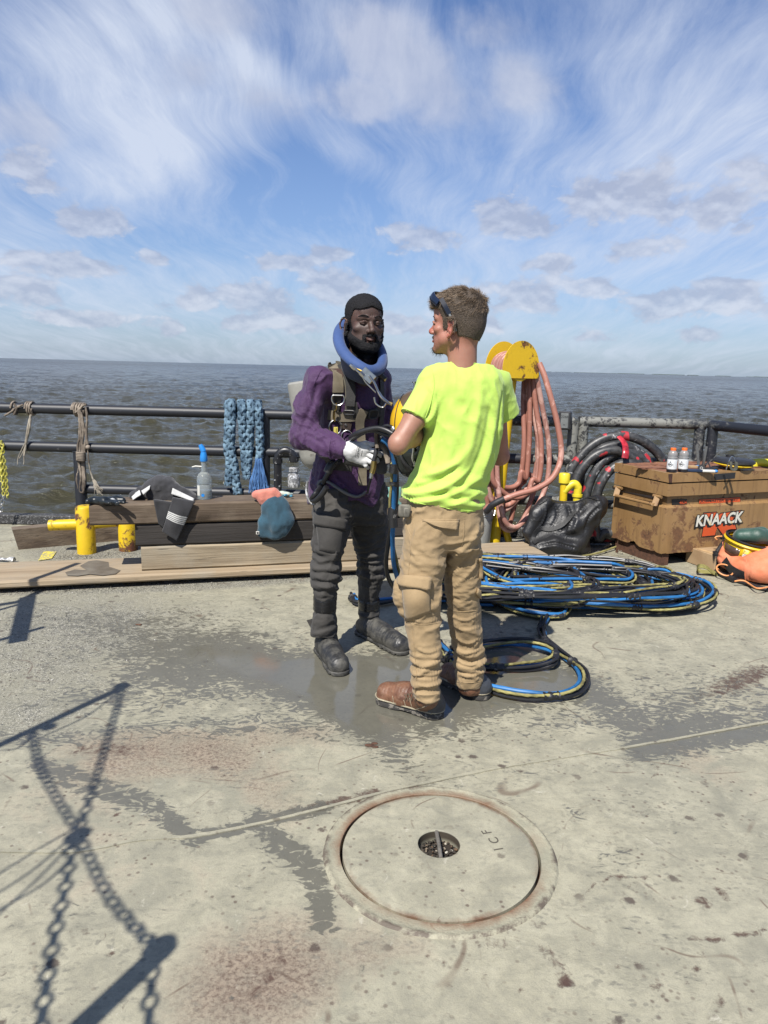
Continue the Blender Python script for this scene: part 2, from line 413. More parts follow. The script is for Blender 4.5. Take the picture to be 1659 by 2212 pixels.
    def mesh(s, iso=0., adapt=0.0):
        g = vdb.FloatGrid(.06); g.copyFromArray(s.a); p, t, q = g.convertToPolygons(isovalue=iso, adaptivity=adapt)
        p = s.lo+s.h*np.asarray(p); F_ = []
        q = np.asarray(q, int).reshape(-1, 4); t = np.asarray(t, int).reshape(-1, 3)
        return p, q, t
def face_list(q, t): return [tuple(f) for f in q[:, ::-1]]+[tuple(f) for f in t[:, ::-1]]
class Surf:
    "mesh arrays with sculpting helpers"
    def __init__(s, V, q, t=None):
        s.V = np.asarray(V, float); s.q = np.asarray(q, int).reshape(-1, 4); s.t = np.zeros((0, 3), int) if t is None else np.asarray(t, int).reshape(-1, 3)
        s.tri = np.vstack([s.q[:, [0, 1, 2]], s.q[:, [0, 2, 3]], s.t])
    def flip(s): s.q = s.q[:, ::-1]; s.t = s.t[:, ::-1]; s.tri = s.tri[:, ::-1]; return s
    def normals(s):
        v = s.V; n = np.cross(v[s.tri[:, 1]]-v[s.tri[:, 0]], v[s.tri[:, 2]]-v[s.tri[:, 0]]); N = np.zeros_like(v)
        for k in range(3): np.add.at(N, s.tri[:, k], n)
        return N/np.maximum(1e-12, np.linalg.norm(N, axis=1))[:, None]
    def smooth(s, it=1, lam=.5):
        e = np.vstack([s.tri[:, [0, 1]], s.tri[:, [1, 2]], s.tri[:, [2, 0]]]); c = np.bincount(e.ravel(), minlength=len(s.V)).astype(float)
        for _ in range(it):
            A = np.zeros_like(s.V)
            for k in range(3): A[:, k] = np.bincount(e[:, 0], s.V[e[:, 1], k], len(s.V))+np.bincount(e[:, 1], s.V[e[:, 0], k], len(s.V))
            s.V = s.V*(1-lam)+lam*A/np.maximum(1, c)[:, None]
        return s
    def bvh(s): s._b = BVHTree.FromPolygons([tuple(v) for v in s.V], [tuple(int(i) for i in f) for f in s.tri]); return s._b
    def cast(s, x, y, default=None):
        d = nrm(ray(x, y)); h = s._b.ray_cast(Vector(C0), Vector(d))
        if h[0] is None:
            if default is None:
                # nearest point on the surface to the ray at body distance
                c = s.V.mean(0); t = (c-C0)@d; h2 = s._b.find_nearest(Vector(C0+d*t)); return np.array(h2[0]), -d
            return default
        n = np.array(h[1]); n = n if n@d < 0 else -n; return np.array(h[0]), n
    def line(s, pts, step=4., off=0., sm=True):
        "pixel polyline -> surface points + normals"
        p = cr(np.array(pts, float), 6) if (sm and len(pts) > 2) else np.array(pts, float); p, _ = resample(p, step); P_ = []; N_ = []
        for x, y in p: a, n = s.cast(x, y); P_.append(a); N_.append(n)
        P_ = np.array(P_); N_ = np.array(N_)
        for _ in range(2):
            if len(P_) > 2: P_[1:-1] = (P_[:-2]+2*P_[1:-1]+P_[2:])/4; N_[1:-1] = (N_[:-2]+2*N_[1:-1]+N_[2:])/4
        N_ /= np.linalg.norm(N_, axis=1)[:, None]; return P_+N_*off, N_
    def stroke(s, pts, wd, amp, asym=0.):
        "raise (or sink) a fold along a pixel polyline; the ends taper"
        P_, N_ = s.line(pts, 6.); lo = P_.min(0)-3*wd; hi = P_.max(0)+3*wd; idx = np.where(((s.V > lo) & (s.V < hi)).all(1))[0]
        if not len(idx): return s
        v = s.V[idx]; D = np.linalg.norm(v[:, None]-P_[None], axis=2); j = D.argmin(1); d = D[np.arange(len(v)), j]; n = N_[j]; t = j/max(1, len(P_)-1)
        f = amp*np.exp(-(d/wd)**2)*np.sin(np.clip(t*.96+.02, 0, 1)*pi)**.5; s.V[idx] += n*f[:, None]; return s
    def disp(s, f): s.V = s.V+s.normals()*f[:, None]; return s
    def obj(s, name, mat, parent=None, **k):
        F_ = [tuple(f) for f in s.q]+[tuple(f) for f in s.t]
        o = mesh(name, s.V, s.q.copy() if not len(s.t) else F_, mat, parent); return tag(o, **k) if k else o
def surf(vol, sm=1, adapt=0.):
    p, q, t = vol.mesh(adapt=adapt); S = Surf(p, q, t)
    # make normals point outward (towards growing distance)
    c = S.V[S.tri[:2000]].mean(1); n = np.cross(S.V[S.tri[:2000, 1]]-S.V[S.tri[:2000, 0]], S.V[S.tri[:2000, 2]]-S.V[S.tri[:2000, 0]]); n /= np.maximum(1e-12, np.linalg.norm(n, axis=1))[:, None]
    def sv(x): i = np.clip(np.round((x-vol.lo)/vol.h).astype(int), 0, vol.n-1); return vol.a[i[:, 0], i[:, 1], i[:, 2]]
    if (sv(c+n*vol.h*1.5)-sv(c-n*vol.h*1.5)).mean() < 0: S.flip()
    if sm: S.smooth(sm, .5)
    return S
# ------------------------------------------------------------------ deck
MC = np.array([.199, 2.055])                     # manhole centre
def paint(V, blobs):
    v = V-C0; k = F/np.maximum(.05, v@fw); px = 829.5+(v@rt)*k; py = 1106-(v@up)*k; out = np.zeros(len(V))
    for b in blobs:
        if b[0] == 'e':
            _, x, y, rx, ry, rot, a = b; c, s = cos(radians(rot)), sin(radians(rot)); dx = px-x; dy = py-y
            d = np.hypot((dx*c+dy*s)/rx, (-dx*s+dy*c)/ry); out += a*np.clip(1.35-d, 0, 1)
        else:
            _, pts, wd, a = b; m = np.full(len(V), 1e9)
            for (x1, y1), (x2, y2) in zip(pts[:-1], pts[1:]):
                ex, ey = x2-x1, y2-y1; t = np.clip(((px-x1)*ex+(py-y1)*ey)/(ex*ex+ey*ey), 0, 1); m = np.minimum(m, np.hypot(px-x1-t*ex, py-y1-t*ey))
            out = np.maximum(out, a*np.clip(1.5-m/wd, 0, 1))
    return np.clip(out, 0, 1.5)
def axis(a, b, lo, hi, st, big):
    l = list(np.arange(a, lo, big))+list(np.arange(lo, hi, st))+list(np.arange(hi, b+.01, big)); return np.array(l)
xs = axis(-9, 9, -3.4, 4.2, .02, .4); ys = np.r_[np.arange(-9, 1.0, .4), np.arange(1.0, 6.6, .02), 6.62]
gx, gy = np.meshgrid(xs, ys); V = np.stack([gx.ravel(), gy.ravel(), np.zeros(gx.size)], 1); nx = len(xs)
i, j = np.meshgrid(np.arange(len(ys)-1), np.arange(nx-1), indexing='ij'); a = (i*nx+j).ravel(); Q = np.stack([a, a+1, a+nx+1, a+nx], 1)
cen = V[Q].mean(1)[:, :2]; Q = Q[np.hypot(*(cen-MC).T) > .325]
V[:, 2] = .0035*fbm(np.c_[V[:, :2], V[:, 2]], .9, 2, 5)*(np.abs(V[:, 0]) < 4)
V[np.hypot(V[:, 0]-MC[0], V[:, 1]-MC[1]) < .45, 2] = 0
wet = paint(V, [('e', 480, 1430, 560, 95, 4, .30), ('e', 1150, 1520, 560, 70, -5, .30), ('e', 300, 1320, 330, 50, 5, .2), ('e', 850, 1500, 210, 90, 5, .75), ('e', 620, 1460, 330, 60, 6, .5), ('e', 1130, 1470, 140, 60, 0, .85), ('e', 1100, 1400, 120, 50, 0, .5), ('e', 780, 1560, 120, 60, 50, .5), ('e', 1000, 1450, 200, 80, 0, .35),
                ('l', [(430, 1810), (560, 1778), (700, 1745)], 13, .9), ('l', [(560, 1782), (650, 1850), (690, 1920), (700, 1990)], 30, .75), ('l', [(90, 1655), (200, 1700), (330, 1740), (420, 1810)], 26, .72), ('l', [(0, 1590), (100, 1600), (220, 1590)], 20, .5),
                ('l', [(1230, 1470), (1370, 1560), (1390, 1600), (1659, 1565)], 42, .72), ('l', [(1160, 1560), (1390, 1540), (1500, 1500)], 34, .5), ('e', 300, 1500, 250, 60, 0, .35), ('e', 1000, 1690, 700, 30, -9, .22), ('e', 870, 1640, 90, 40, 30, .4),
                ('e', 1560, 1520, 160, 30, -15, .3), ('e', 450, 1400, 300, 50, 12, .34), ('e', 1330, 1850, 60, 40, 0, .3), ('e', 1240, 1760, 30, 25, 0, .55), ('l', [(200, 1590), (600, 1560), (780, 1600)], 24, .45), ('e', 1170, 1255, 500, 60, 0, .15)])
pink = paint(V, [('e', 300, 1640, 200, 60, 0, .8), ('e', 560, 1690, 160, 80, 30, .6), ('e', 160, 1740, 180, 90, 0, .4), ('e', 560, 2120, 230, 130, -20, 1.2), ('e', 450, 1600, 300, 40, 0, .4), ('e', 300, 1900, 280, 120, 0, .28), ('e', 850, 2050, 90, 60, 0, .5),
                 ('e', 1500, 1640, 170, 50, 30, .45), ('e', 1080, 1360, 90, 60, 0, .6), ('e', 650, 1580, 120, 30, 0, .4), ('e', 1300, 1350, 100, 40, 0, .15)])
rust = paint(V, [('l', [(360, 1818), (470, 1795), (560, 1781)], 5, .7), ('l', [(700, 1747), (860, 1706), (960, 1682)], 6, .8), ('l', [(960, 1682), (1100, 1656), (1200, 1640)], 4, .6), ('l', [(1200, 1640), (1420, 1602), (1659, 1562)], 3, .4), ('e', 1000, 1990, 260, 40, 12, .32), ('e', 1180, 1800, 40, 120, 0, .25), ('e', 240, 1620, 130, 22, 0, .7), ('e', 600, 2080, 60, 12, -40, .5), ('e', 570, 2130, 80, 10, -40, .5), ('e', 560, 2120, 150, 60, -35, .25), ('e', 480, 2150, 60, 40, 0, .3), ('e', 580, 1680, 90, 40, 40, .2), ('l', [(660, 1750), (760, 1725), (810, 1710)], 12, .8), ('l', [(420, 1805), (500, 1795)], 6, .6),
                 ('e', 1600, 1470, 120, 30, -20, .85), ('e', 1520, 1950, 25, 14, 30, 1.1), ('e', 1200, 2080, 60, 18, 45, .7), ('e', 1560, 1930, 30, 12, 40, .8), ('l', [(1490, 2030), (1570, 2025), (1659, 2010)], 6, .9), ('e', 1060, 2040, 60, 14, 0, .5), ('l', [(1320, 1600), (1400, 1640), (1460, 1720)], 7, .4),
                 ('l', [(1255, 1960), (1268, 1920), (1320, 1895), (1400, 1893)], 4, .8), ('l', [(1310, 1890), (1400, 1935), (1450, 1960)], 4, .6), ('l', [(905, 2060), (1060, 2110), (1130, 2140)], 3, .8), ('l', [(1390, 1890), (1410, 1950)], 4, .5), ('l', [(1440, 1600), (1440, 1640), (1400, 1690), (1310, 1760)], 2.5, .7),
                 ('e', 1500, 2090, 12, 10, 0, 1.3), ('e', 1480, 2115, 10, 8, 0, 1.2), ('e', 1554, 2165, 14, 16, 0, 1.3), ('e', 1340, 2085, 10, 6, 0, 1.2), ('e', 1420, 2130, 22, 12, 0, .9), ('e', 1215, 2125, 22, 16, 0, 1.), ('e', 1170, 2000, 12, 8, 0, 1.), ('e', 250, 1760, 10, 6, 0, 1), ('e', 400, 1930, 9, 6, 0, 1), ('e', 240, 2060, 12, 8, 0, 1),
                 ('e', 800, 1612, 16, 6, 10, 1.3), ('e', 300, 1260, 10, 5, 0, 1), ('l', [(395, 1600), (398, 1640)], 2, .6), ('l', [(500, 1765), (660, 1830), (790, 1900)], 2, .6), ('l', [(40, 1760), (180, 1790), (320, 1812)], 2, .6)])
grit = paint(V, [('e', 90, 1400, 230, 150, 0, .72), ('e', 330, 1330, 200, 80, 0, .45), ('l', [(0, 1275), (200, 1272), (450, 1262), (690, 1243), (800, 1236)], 13, 1.1), ('e', 200, 1190, 170, 30, 0, 1.2), ('e', 1180, 1170, 170, 40, 0, 1.2), ('e', 20, 1560, 200, 60, 0, .5), ('e', 600, 1420, 300, 40, 5, .3)])
deck = mesh('deck', V, Q, None); tag(deck, kind='structure')
for nm, ar in (('wet', wet), ('pink', pink), ('rust', rust), ('grit', grit)):
    at = deck.data.attributes.new(nm, 'FLOAT', 'POINT'); at.data.foreach_set('value', ar.astype(np.float32))
def deckmat(name, attrs=True, lid=False):
    m = Mat(name); P = m.coord('Object')
    A = (lambda k: m.attr(k)) if attrs else (lambda k: 0.0)
    n1 = m.noise(P, 1.3, 6, .6, .4); n2 = m.noise(P, 7, 8, .65, .6); n3 = m.noise(P, 42, 5, .7); n4 = m.noise(P, 260, 3, .7)
    col = m.mix(m.mr(n1, .35, .66), (.390, .364, .262), (.315, .300, .224)); col = m.mix(m.mr(n2, .46, .74), col, (.47, .442, .325)); col = m.mix(m.mul(m.mr(n2, .5, .28), .6), col, (.20, .195, .15)); n6 = m.noise(P, 19, 8, .72, .8); col = m.mix(m.mul(m.mr(n6, .54, .66), .38), col, (.17, .165, .13))
    st = m.noise(m.map(P, rot=(0, 0, .5), sc=(1.1, 9, 1)), 3, 8, .7, 1.5); col = m.mix(m.mul(m.mr(st, .56, .76), .45), col, (.175, .175, .14))
    st2 = m.noise(m.map(P, rot=(0, 0, -.25), sc=(1.2, 14, 1)), 4, 8, .7, 1.0); col = m.mix(m.mul(m.mr(st2, .62, .8), .5), col, (.13, .125, .10))
    col = m.mix(m.mul(m.mr(n3, .35, .75), .42), col, (.19, .185, .15)); col = m.mix(m.mul(m.mr(n4, .45, .7), .22), col, (.12, .11, .09))
    pk = m.mul(m.mr(m.add(A('pink'), m.mul(m.sub(n2, .5), 1.9)), .25, 1.25), .62)
    col = m.mix(pk, col, m.mix(n3, (.35, .26, .19), (.20, .125, .088)))
    # grit and dirt
    gr = m.mr(m.add(m.mul(A('grit'), .9), m.mul(m.sub(n2, .5), 1.3)), .25, .8); gv = m.vor(P, 240, out='Color'); gs = m.sep(gv)[0]
    gc = m.ramp(gs, [(0, (.07, .068, .06)), (.35, (.16, .155, .13)), (.75, (.27, .26, .21)), (1, (.6, .57, .48))]); col = m.mix(m.mul(gr, m.mr(n3, .3, .55, .35, .95)), col, gc)
    # dark specks
    sp = m.vor(P, 9, out='Distance'); sp = m.mul(m.mr(m.add(sp, m.mul(m.sub(n3, .5), .35)), .17, .10), m.mr(m.noise(P, 2.2, 3), .44, .56)); col = m.mix(m.mul(sp, .85), col, (.07, .05, .04))
    sp2 = m.mr(m.add(m.vor(P, 34, out='Distance'), m.mul(m.sub(n4, .5), .3)), .24, .12); sp2 = m.mul(sp2, m.mr(m.noise(P, 3.1, 5, .6), .46, .60)); col = m.mix(m.mul(sp2, .75), col, (.09, .06, .045))
    sp3 = m.mul(m.mr(m.noise(P, 22, 7, .78, 1.5), .60, .68), m.mr(m.noise(P, 1.7, 5, .6), .42, .58)); col = m.mix(m.mul(sp3, .7), col, (.11, .085, .065))
    wh = m.mul(m.mr(m.noise(P, 13, 7, .75, 1), .62, .70), .55); col = m.mix(wh, col, (.58, .55, .45))
    rs = m.add(m.mul(A('rust'), .62), m.mul(m.sub(m.noise(P, 30, 7, .75, .5), .5), 1.5)); pkr = m.mul(m.mul(m.mr(m.noise(P, 75, 6, .78), .46, .62), m.mr(m.add(A('pink'), m.mul(m.sub(n2, .5), 1.2)), .3, 1.1)), .8); rs = m.mr(rs, .30, .56); rs = m.mx(rs, pkr) if attrs else rs; rs = m.mul(rs, m.mr(m.add(A('rust'), m.mul(A('pink'), .5)), .02, .25)) if attrs else 0.0
    col = m.mix(m.mul(rs, .85), col, m.mix(n4, (.10, .045, .028), (.035, .02, .018)))
    if lid:
        dl = m.vm('DISTANCE', P, (MC[0], MC[1], .006)); nl_ = m.noise(P, 16, 7, .72, .6); el_ = m.mul(m.mr(m.add(dl, m.mul(m.sub(nl_, .5), .05)), .285, .303), m.mr(m.noise(P, 4, 3), .40, .56)); col = m.mix(m.mul(el_, .85), col, m.mix(n3, (.19, .08, .035), (.06, .028, .016)))
        dh = m.vm('DISTANCE', P, (MC[0], 2.088, 0)); hw_ = m.mul(m.mr(m.add(m.sep(P)[2], m.mul(m.sub(nl_, .5), .004)), .004, .001), m.mr(dh, .072, .068)); col = m.mix(m.mul(hw_, .9), col, (.035, .024, .016))  # hole wall darkened in the lid colour, standing in for shade
    # scratches (thin curved)
    for k, (s_, r_) in enumerate(((.9, .3), (1.3, 1.9), (.7, -.9))):
        q = m.map(P, loc=(k*3.1, k*1.7, 0), rot=(0, 0, r_)); sc_ = m.m('ABSOLUTE', m.sub(m.noise(q, s_, 1.5, .4, .2), .5+.03*k)); sc_ = m.mul(m.mr(sc_, .0022, .0006), m.mr(m.noise(q, 5, 3), .5, .62)); col = m.mix(m.mul(sc_, .7), col, (.12, .08, .055))
    # water films: network of pale gaps
    sw = m.noise(m.map(P, sc=(1, 1.7, 1)), 13, 6, .6, 2.2); sw2 = m.noise(P, 2.1, 5, .6, .5)
    wf = m.add(m.add(m.mul(A('wet'), 1.05), m.mul(m.sub(sw2, .5), 1.0)), m.mul(m.sub(sw, .5), 2.7)); pud = m.mr(m.add(A('wet'), m.mul(m.sub(sw2, .5), .9)), .86, 1.0) if attrs else 0.0; wetm = m.mx(m.mr(wf, .50, .60, 0, 1, True), pud) if attrs else 0.0
    damp = m.mul(m.mr(wf, .2, .46), .42) if attrs else 0.0
    spots = m.mul(m.mul(m.mr(m.vor(m.vm('ADD', m.map(P, sc=(1, 1.7, 1)), m.vm('SCALE', m.noise(P, 14, 4, .6, 0, True), .07)), 30), .34, .24), m.mr(m.noise(P, 2.3, 4, .6), .50, .58)), m.mr(n2, .40, .48)) if attrs else 0.0
    col = m.mix(damp, col, m.mix(1, col, (.62, .63, .64), 'MULTIPLY')); col = m.mix(m.mul(spots, .45), col, (.115, .112, .095))
    wcol = m.mix(.6, m.mix(1, col, (.45, .45, .45), 'MULTIPLY'), (.15, .145, .12)); col = m.mix(wetm, col, wcol)
    ro = m.mix(wetm, m.mr(n3, .3, .7, .55, .8), m.mr(pud, 0, 1, .3, .07))
    h = m.add(m.mul(n4, .35), m.mul(n3, .6)); h = m.add(h, m.mul(m.mul(gs, gr), 2.2)); h = m.mix(m.mul(wetm, .93), h, .45); h = m.sub(h, m.mul(rs, .5))
    return m.done(col, ro, normal=m.bump(h, .55, .004), spec=.5)
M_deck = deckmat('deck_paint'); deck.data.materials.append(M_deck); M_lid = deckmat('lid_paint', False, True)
def rustmat(name, paint, rust=(.10, .042, .02), amt=.5, scale=14, rough=.45, streak=False, bumpd=.003, dark=(.03, .018, .012), gloss=.5):
    m = Mat(name); P = m.coord('Object'); n = m.noise(P, scale, 8, .72, .5); n2 = m.noise(P, scale*5, 5, .7); n0 = m.noise(P, 2.7, 4, .6)
    f = m.mr(m.add(n, m.mul(m.sub(n0, .5), .6)), 1-amt*.72, 1-amt*.72+.07)
    col = m.mix(m.mul(m.mr(n2, .3, .8), .25), paint, tuple(.55*x for x in paint)); col = m.mix(m.mul(m.mr(n0, .4, .7), .2), col, tuple(.7*x for x in paint))
    if streak:
        s = m.noise(m.map(P, sc=(14, 14, .9)), 2.2, 6, .65, .3); col = m.mix(m.mul(m.mr(s, .5, .75), .5), col, rust)
    col = m.mix(f, col, m.mix(m.mr(n2, .35, .65), rust, dark))
    return m.done(col, m.mix(f, rough, .85), normal=m.bump(m.sub(m.mul(n2, .3), m.mul(f, .5)), .5, bumpd), spec=gloss)
def plain(name, c, rough=.6, var=.25, scale=20, metal=0, bump=.0, bs=80, **k):
    m = Mat(name); P = m.coord('Object'); n = m.noise(P, scale, 5, .65); col = m.mix(m.mr(n, .3, .7), tuple(x*(1-var) for x in c), tuple(min(1, x*(1+var)) for x in c))
    nm = m.bump(m.noise(P, bs, 4, .6), bump, .004) if bump else None
    return m.done(col, rough, metal, nm, **k)
def wear(name, c, c2, thr=.62, scale=25, rough=.5, metal=0, bump=.3):
    m = Mat(name); P = m.coord('Object'); n = m.noise(P, scale, 7, .7, .4); n2 = m.noise(P, scale*4, 4); f = m.mr(n, thr, thr+.05); col = m.mix(f, m.mix(n2, tuple(.7*x for x in c), c), c2)
    return m.done(col, rough, metal, m.bump(m.add(n2, f), bump, .002))
M_rustdark = plain('rusty_steel', (.09, .04, .022), .85, .5, 30, bump=.6); M_black = plain('black_rubber', (.018, .018, .02), .5, .4, 30, bump=.3)
# weld seam across the deck
def gpath(pts, z=0, n=8): return cr([G(x, y, z) for x, y in pts], n)
seam = resample(gpath([(-300, 1830), (0, 1838), (170, 1838), (300, 1815), (420, 1806), (560, 1779), (700, 1745), (870, 1702), (1100, 1655), (1370, 1612), (1659, 1560), (1900, 1520)], .001), .012)[0]
sb = MB(); wob = fbm(seam*1.0, 30, 3, 2)
sb.ribbon(seam+np.c_[0*wob, wob*.004, 0*wob], np.tile([0, 0, 1.], (len(seam), 1)), .013+.005*fbm(seam, 12, 2, 9), .003); 
o = sb.obj('weld_seam', deckmat('seam_paint', False), deck, True, 60)
# ------------------------------------------------------------------ manhole
m = Mat('rust_ring'); P = m.coord('Object'); M_groove = m.done(m.mix(m.mr(m.noise(P, 18, 6, .7), .4, .6), (.035, .018, .012), (.16, .07, .035)), .9)
m = Mat('lid_rim'); P = m.coord('Object'); rr = m.vm('DISTANCE', P, (MC[0], MC[1], 0)); nn = m.noise(P, 20, 7, .7, .6); n5 = m.noise(P, 3, 3)
e = m.mul(m.mr(m.add(rr, m.mul(m.sub(nn, .5), .06)), .340, .306), m.mr(n5, .36, .52)); bc = m.mix(m.mr(m.noise(P, 9, 6, .6), .35, .65), (.37, .345, .25), (.29, .28, .205)); bc = m.mix(m.mul(m.mr(m.noise(P, 60, 5, .7), .5, .75), .4), bc, (.16, .13, .1))
bc = m.mix(m.mul(e, .9), bc, (.17, .075, .035)); dk = m.mul(m.mr(m.add(rr, m.mul(m.sub(nn, .5), .05)), .340, .354), m.mr(m.noise(P, 9, 5, .7), .46, .56)); M_rim = m.done(m.mix(m.mul(dk, .8), bc, (.07, .045, .035)), .7, normal=m.bump(m.add(nn, m.noise(P, 150, 3)), .5, .004))
mh = thing('manhole', 'round steel manhole cover with a barred finger hole set flush in the deck', 'manhole cover', (MC[0], MC[1], 0))
B = MB(); pr = [(.309, -.06), (.309, .004), (.3105, .0055), (.328, .006), (.342, .005), (.346, .0066), (.351, .007), (.355, .0055), (.360, .0005), (.364, -.004)]
seg = 160; th = np.arange(seg)/seg*2*pi; Vr = []
for k, (r, h) in enumerate(pr):
    wv = 0 if k < 4 else 1; rn = .0028*np.array([fbm(np.array([cos(t)*3+9, sin(t)*3, 1.]), 3, 3, 4) for t in th])*wv; hn = (.0022*np.array([vnoise(np.array([cos(t)*9, sin(t)*9, 2.]), 3, 5) for t in th]))*(1 if k in (5, 6, 7) else 0)
    Vr.append(np.c_[MC[0]+np.cos(th)*(r+rn), MC[1]+np.sin(th)*(r+rn), h+hn])
B.addm(np.concatenate(Vr), [(a*seg+b, a*seg+(b+1) % seg, (a+1)*seg+(b+1) % seg, (a+1)*seg+b) for a in range(len(pr)-1) for b in range(seg)]); B.obj('rim_ring', M_rim, mh)
B = MB(); B.lathe([(.310, -.03), (.285, -.03)], (MC[0], MC[1], 0), seg=96, cap=False); B.obj('groove', M_groove, mh)
HC = np.array([.199, 2.088]); hr = .066
# lid with an off-centre round hole
Vl = []; Fl = []; ringR = [.3015, .3005, .293, .26, .2, .15, .11, hr+.006, hr, hr]; ringZ = [-.03, .004, .006, .006, .006, .006, .006, .006, .003, -.035]
for k, (r, z) in enumerate(zip(ringR, ringZ)):
    t = max(0, min(1, (.3-r)/(.3-hr))); c = MC*(1-t)+HC*t; Vl.append(np.c_[c[0]+np.cos(th)*r, c[1]+np.sin(th)*r, np.full(seg, z)])
Fl = [(a*seg+b, a*seg+(b+1) % seg, (a+1)*seg+(b+1) % seg, (a+1)*seg+b) for a in range(len(ringR)-1) for b in range(seg)]
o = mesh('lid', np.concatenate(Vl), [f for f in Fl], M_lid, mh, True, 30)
B = MB(); B.lathe([(hr+.02, -.033), (.05, -.036), (.02, -.035), (.001, -.036)], (HC[0], HC[1], 0), seg=40, cap=False); cup = B.obj('hole_cup', plain('cup_dark', (.025, .018, .013), .9, .4, 40), mh)  # cup colour kept dark to stand for the shade down the hole
B = MB()
for k in range(150):
    a_ = RNG.random()*2*pi; r_ = hr*.98*sqrt(RNG.random()); s_ = RNG.uniform(.002, .008); p = np.array([HC[0]+r_*cos(a_), HC[1]+r_*sin(a_), -.031+RNG.random()*.008]); B.box(p, (s_*1.5, s_, s_*.8), Matrix.Rotation(RNG.random()*6, 3, 'Z'), bev=s_*.2)
m = Mat('rubble'); gi = m.n('ShaderNodeNewGeometry').outputs['Random Per Island']; M_rub = m.done(m.ramp(gi, [(0, (.015, .013, .01)), (.65, (.05, .04, .03)), (.82, (.14, .08, .04)), (.94, (.35, .31, .24)), (1, (.6, .58, .5))]), .8)
tag(B.obj('rubble', M_rub, mh, False), kind='stuff')
B = MB(); B.tube([(HC[0]+.002, HC[1]-hr, .000), (HC[0], HC[1], .003), (HC[0]-.003, HC[1]+hr, .001)], .0065, 12); B.obj('bar', plain('worn_bar', (.22, .2, .17), .5, .3, 60, .4, .4), mh)
# stamped letters, inked grooves on the lid
M_ink = plain('stamp_groove', (.10, .09, .07), .8)
def text_mesh(txt, size=1., ext=0., off=0., shear=0., spacing=1., align='CENTER', res=3):
    cu = bpy.data.curves.new('t', 'FONT'); cu.body = txt; cu.size = size; cu.extrude = ext; cu.offset = off; cu.shear = shear; cu.space_character = spacing; cu.align_x = align; cu.align_y = 'CENTER'; cu.resolution_u = res
    ob = bpy.data.objects.new('t', cu); sc.collection.objects.link(ob); dg = bpy.context.evaluated_depsgraph_get(); me = bpy.data.meshes.new_from_object(ob.evaluated_get(dg))
    v = np.array([tuple(q.co) for q in me.vertices]).reshape(-1, 3); f = [tuple(p.vertices) for p in me.polygons]; bpy.data.objects.remove(ob); bpy.data.meshes.remove(me); return v, f
def put_text(txt, o, a, b, t, size, mat, name, parent, ext=.0004, **k):
    v, f = text_mesh(txt, size, ext, **k); a, b, t, o = map(np.asarray, (a, b, t, o)); w_ = o+v[:, :1]*a+v[:, 1:2]*b+v[:, 2:]*t
    return mesh(name, w_, f, mat, parent, False)
for ch, (px, py) in (('1', (1078, 1834)), ('C', (1068, 1815)), ('F', (1052, 1797))):
    p = G(px, py, .0068); a = nrm(G(1052, 1797)-G(1078, 1834)); put_text(ch, p, a, (-a[1], a[0], 0), (0, 0, 1), .045, M_ink, 'stamped_letter', mh, ext=.0006)
# ------------------------------------------------------------------ hull side and coaming
M_hull = rustmat('hull_paint', (.02, .02, .02), amt=.3); M_blackpipe = wear('black_pipe_paint', (.016, .018, .024), (.3, .3, .3), .70, 30, .36)
B = MB(); B.box((0, 6.65, -1.2), (18, .06, 2.3)); tag(B.obj('hull_side', M_hull, None, False), kind='structure')
m = Mat('tarry_grit'); P = m.coord('Object'); v = m.sep(m.vor(P, 150, out='Color'))[0]; M_tar = m.done(m.ramp(v, [(0, (.015,)*3), (.8, (.05,)*3), (1, (.25,)*3)]), .7, normal=m.bump(v, .6, .004))
B = MB(); B.box((0, 6.56, .045), (18, .11, .09), bev=.01); tag(B.obj('coaming', M_tar, None, False), kind='structure')
# ------------------------------------------------------------------ sea: two FFT wave tiles sampled on a fan-shaped grid
SEA = -1.75
def tile(L, N, wind, seed, lo, hi, wdir):
    r = np.random.default_rng(seed); k = np.fft.fftfreq(N, L/N)*2*pi; kx, ky = np.meshgrid(k, k, indexing='ij'); kk = np.hypot(kx, ky); kk[0, 0] = 1
    Lw = wind**2/9.81; Pk = np.exp(-1/(kk*Lw)**2)/kk**4*(np.abs((kx*wdir[0]+ky*wdir[1])/kk)**2*.8+.2)*np.exp(-(kk*.03)**2); Pk[0, 0] = 0; wl = 2*pi/kk; Pk = Pk*(wl < hi)*(wl > lo)
    h = np.sqrt(Pk)*(r.standard_normal((N, N))+1j*r.standard_normal((N, N))); H = np.fft.ifft2(h); s = H.real.std(); h = h/s
    return np.fft.ifft2(h).real, np.fft.ifft2(1j*kx/kk*h).real, np.fft.ifft2(1j*ky/kk*h).real
def samp(T, L, x, y):
    N = T.shape[0]; u = (x/L % 1)*N; v = (y/L % 1)*N; i = u.astype(int); j = v.astype(int); fu = u-i; fv = v-j; i %= N; j %= N; i1 = (i+1) % N; j1 = (j+1) % N
    return T[i, j]*(1-fu)*(1-fv)+T[i1, j]*fu*(1-fv)+T[i, j1]*(1-fu)*fv+T[i1, j1]*fu*fv
na, nr_ = 620, 900
rr_ = 6.2*np.exp(np.linspace(0, 1, nr_)**1.25*log(3200/6.2)); aa = np.linspace(-radians(40), radians(40), na)
Rg, Ag = np.meshgrid(rr_, aa, indexing='ij'); xg = np.tan(Ag)*Rg; yg = Rg.copy()
z = np.zeros_like(xg); dx = np.zeros_like(xg); dy = np.zeros_like(xg); step = np.gradient(rr_)[:, None]
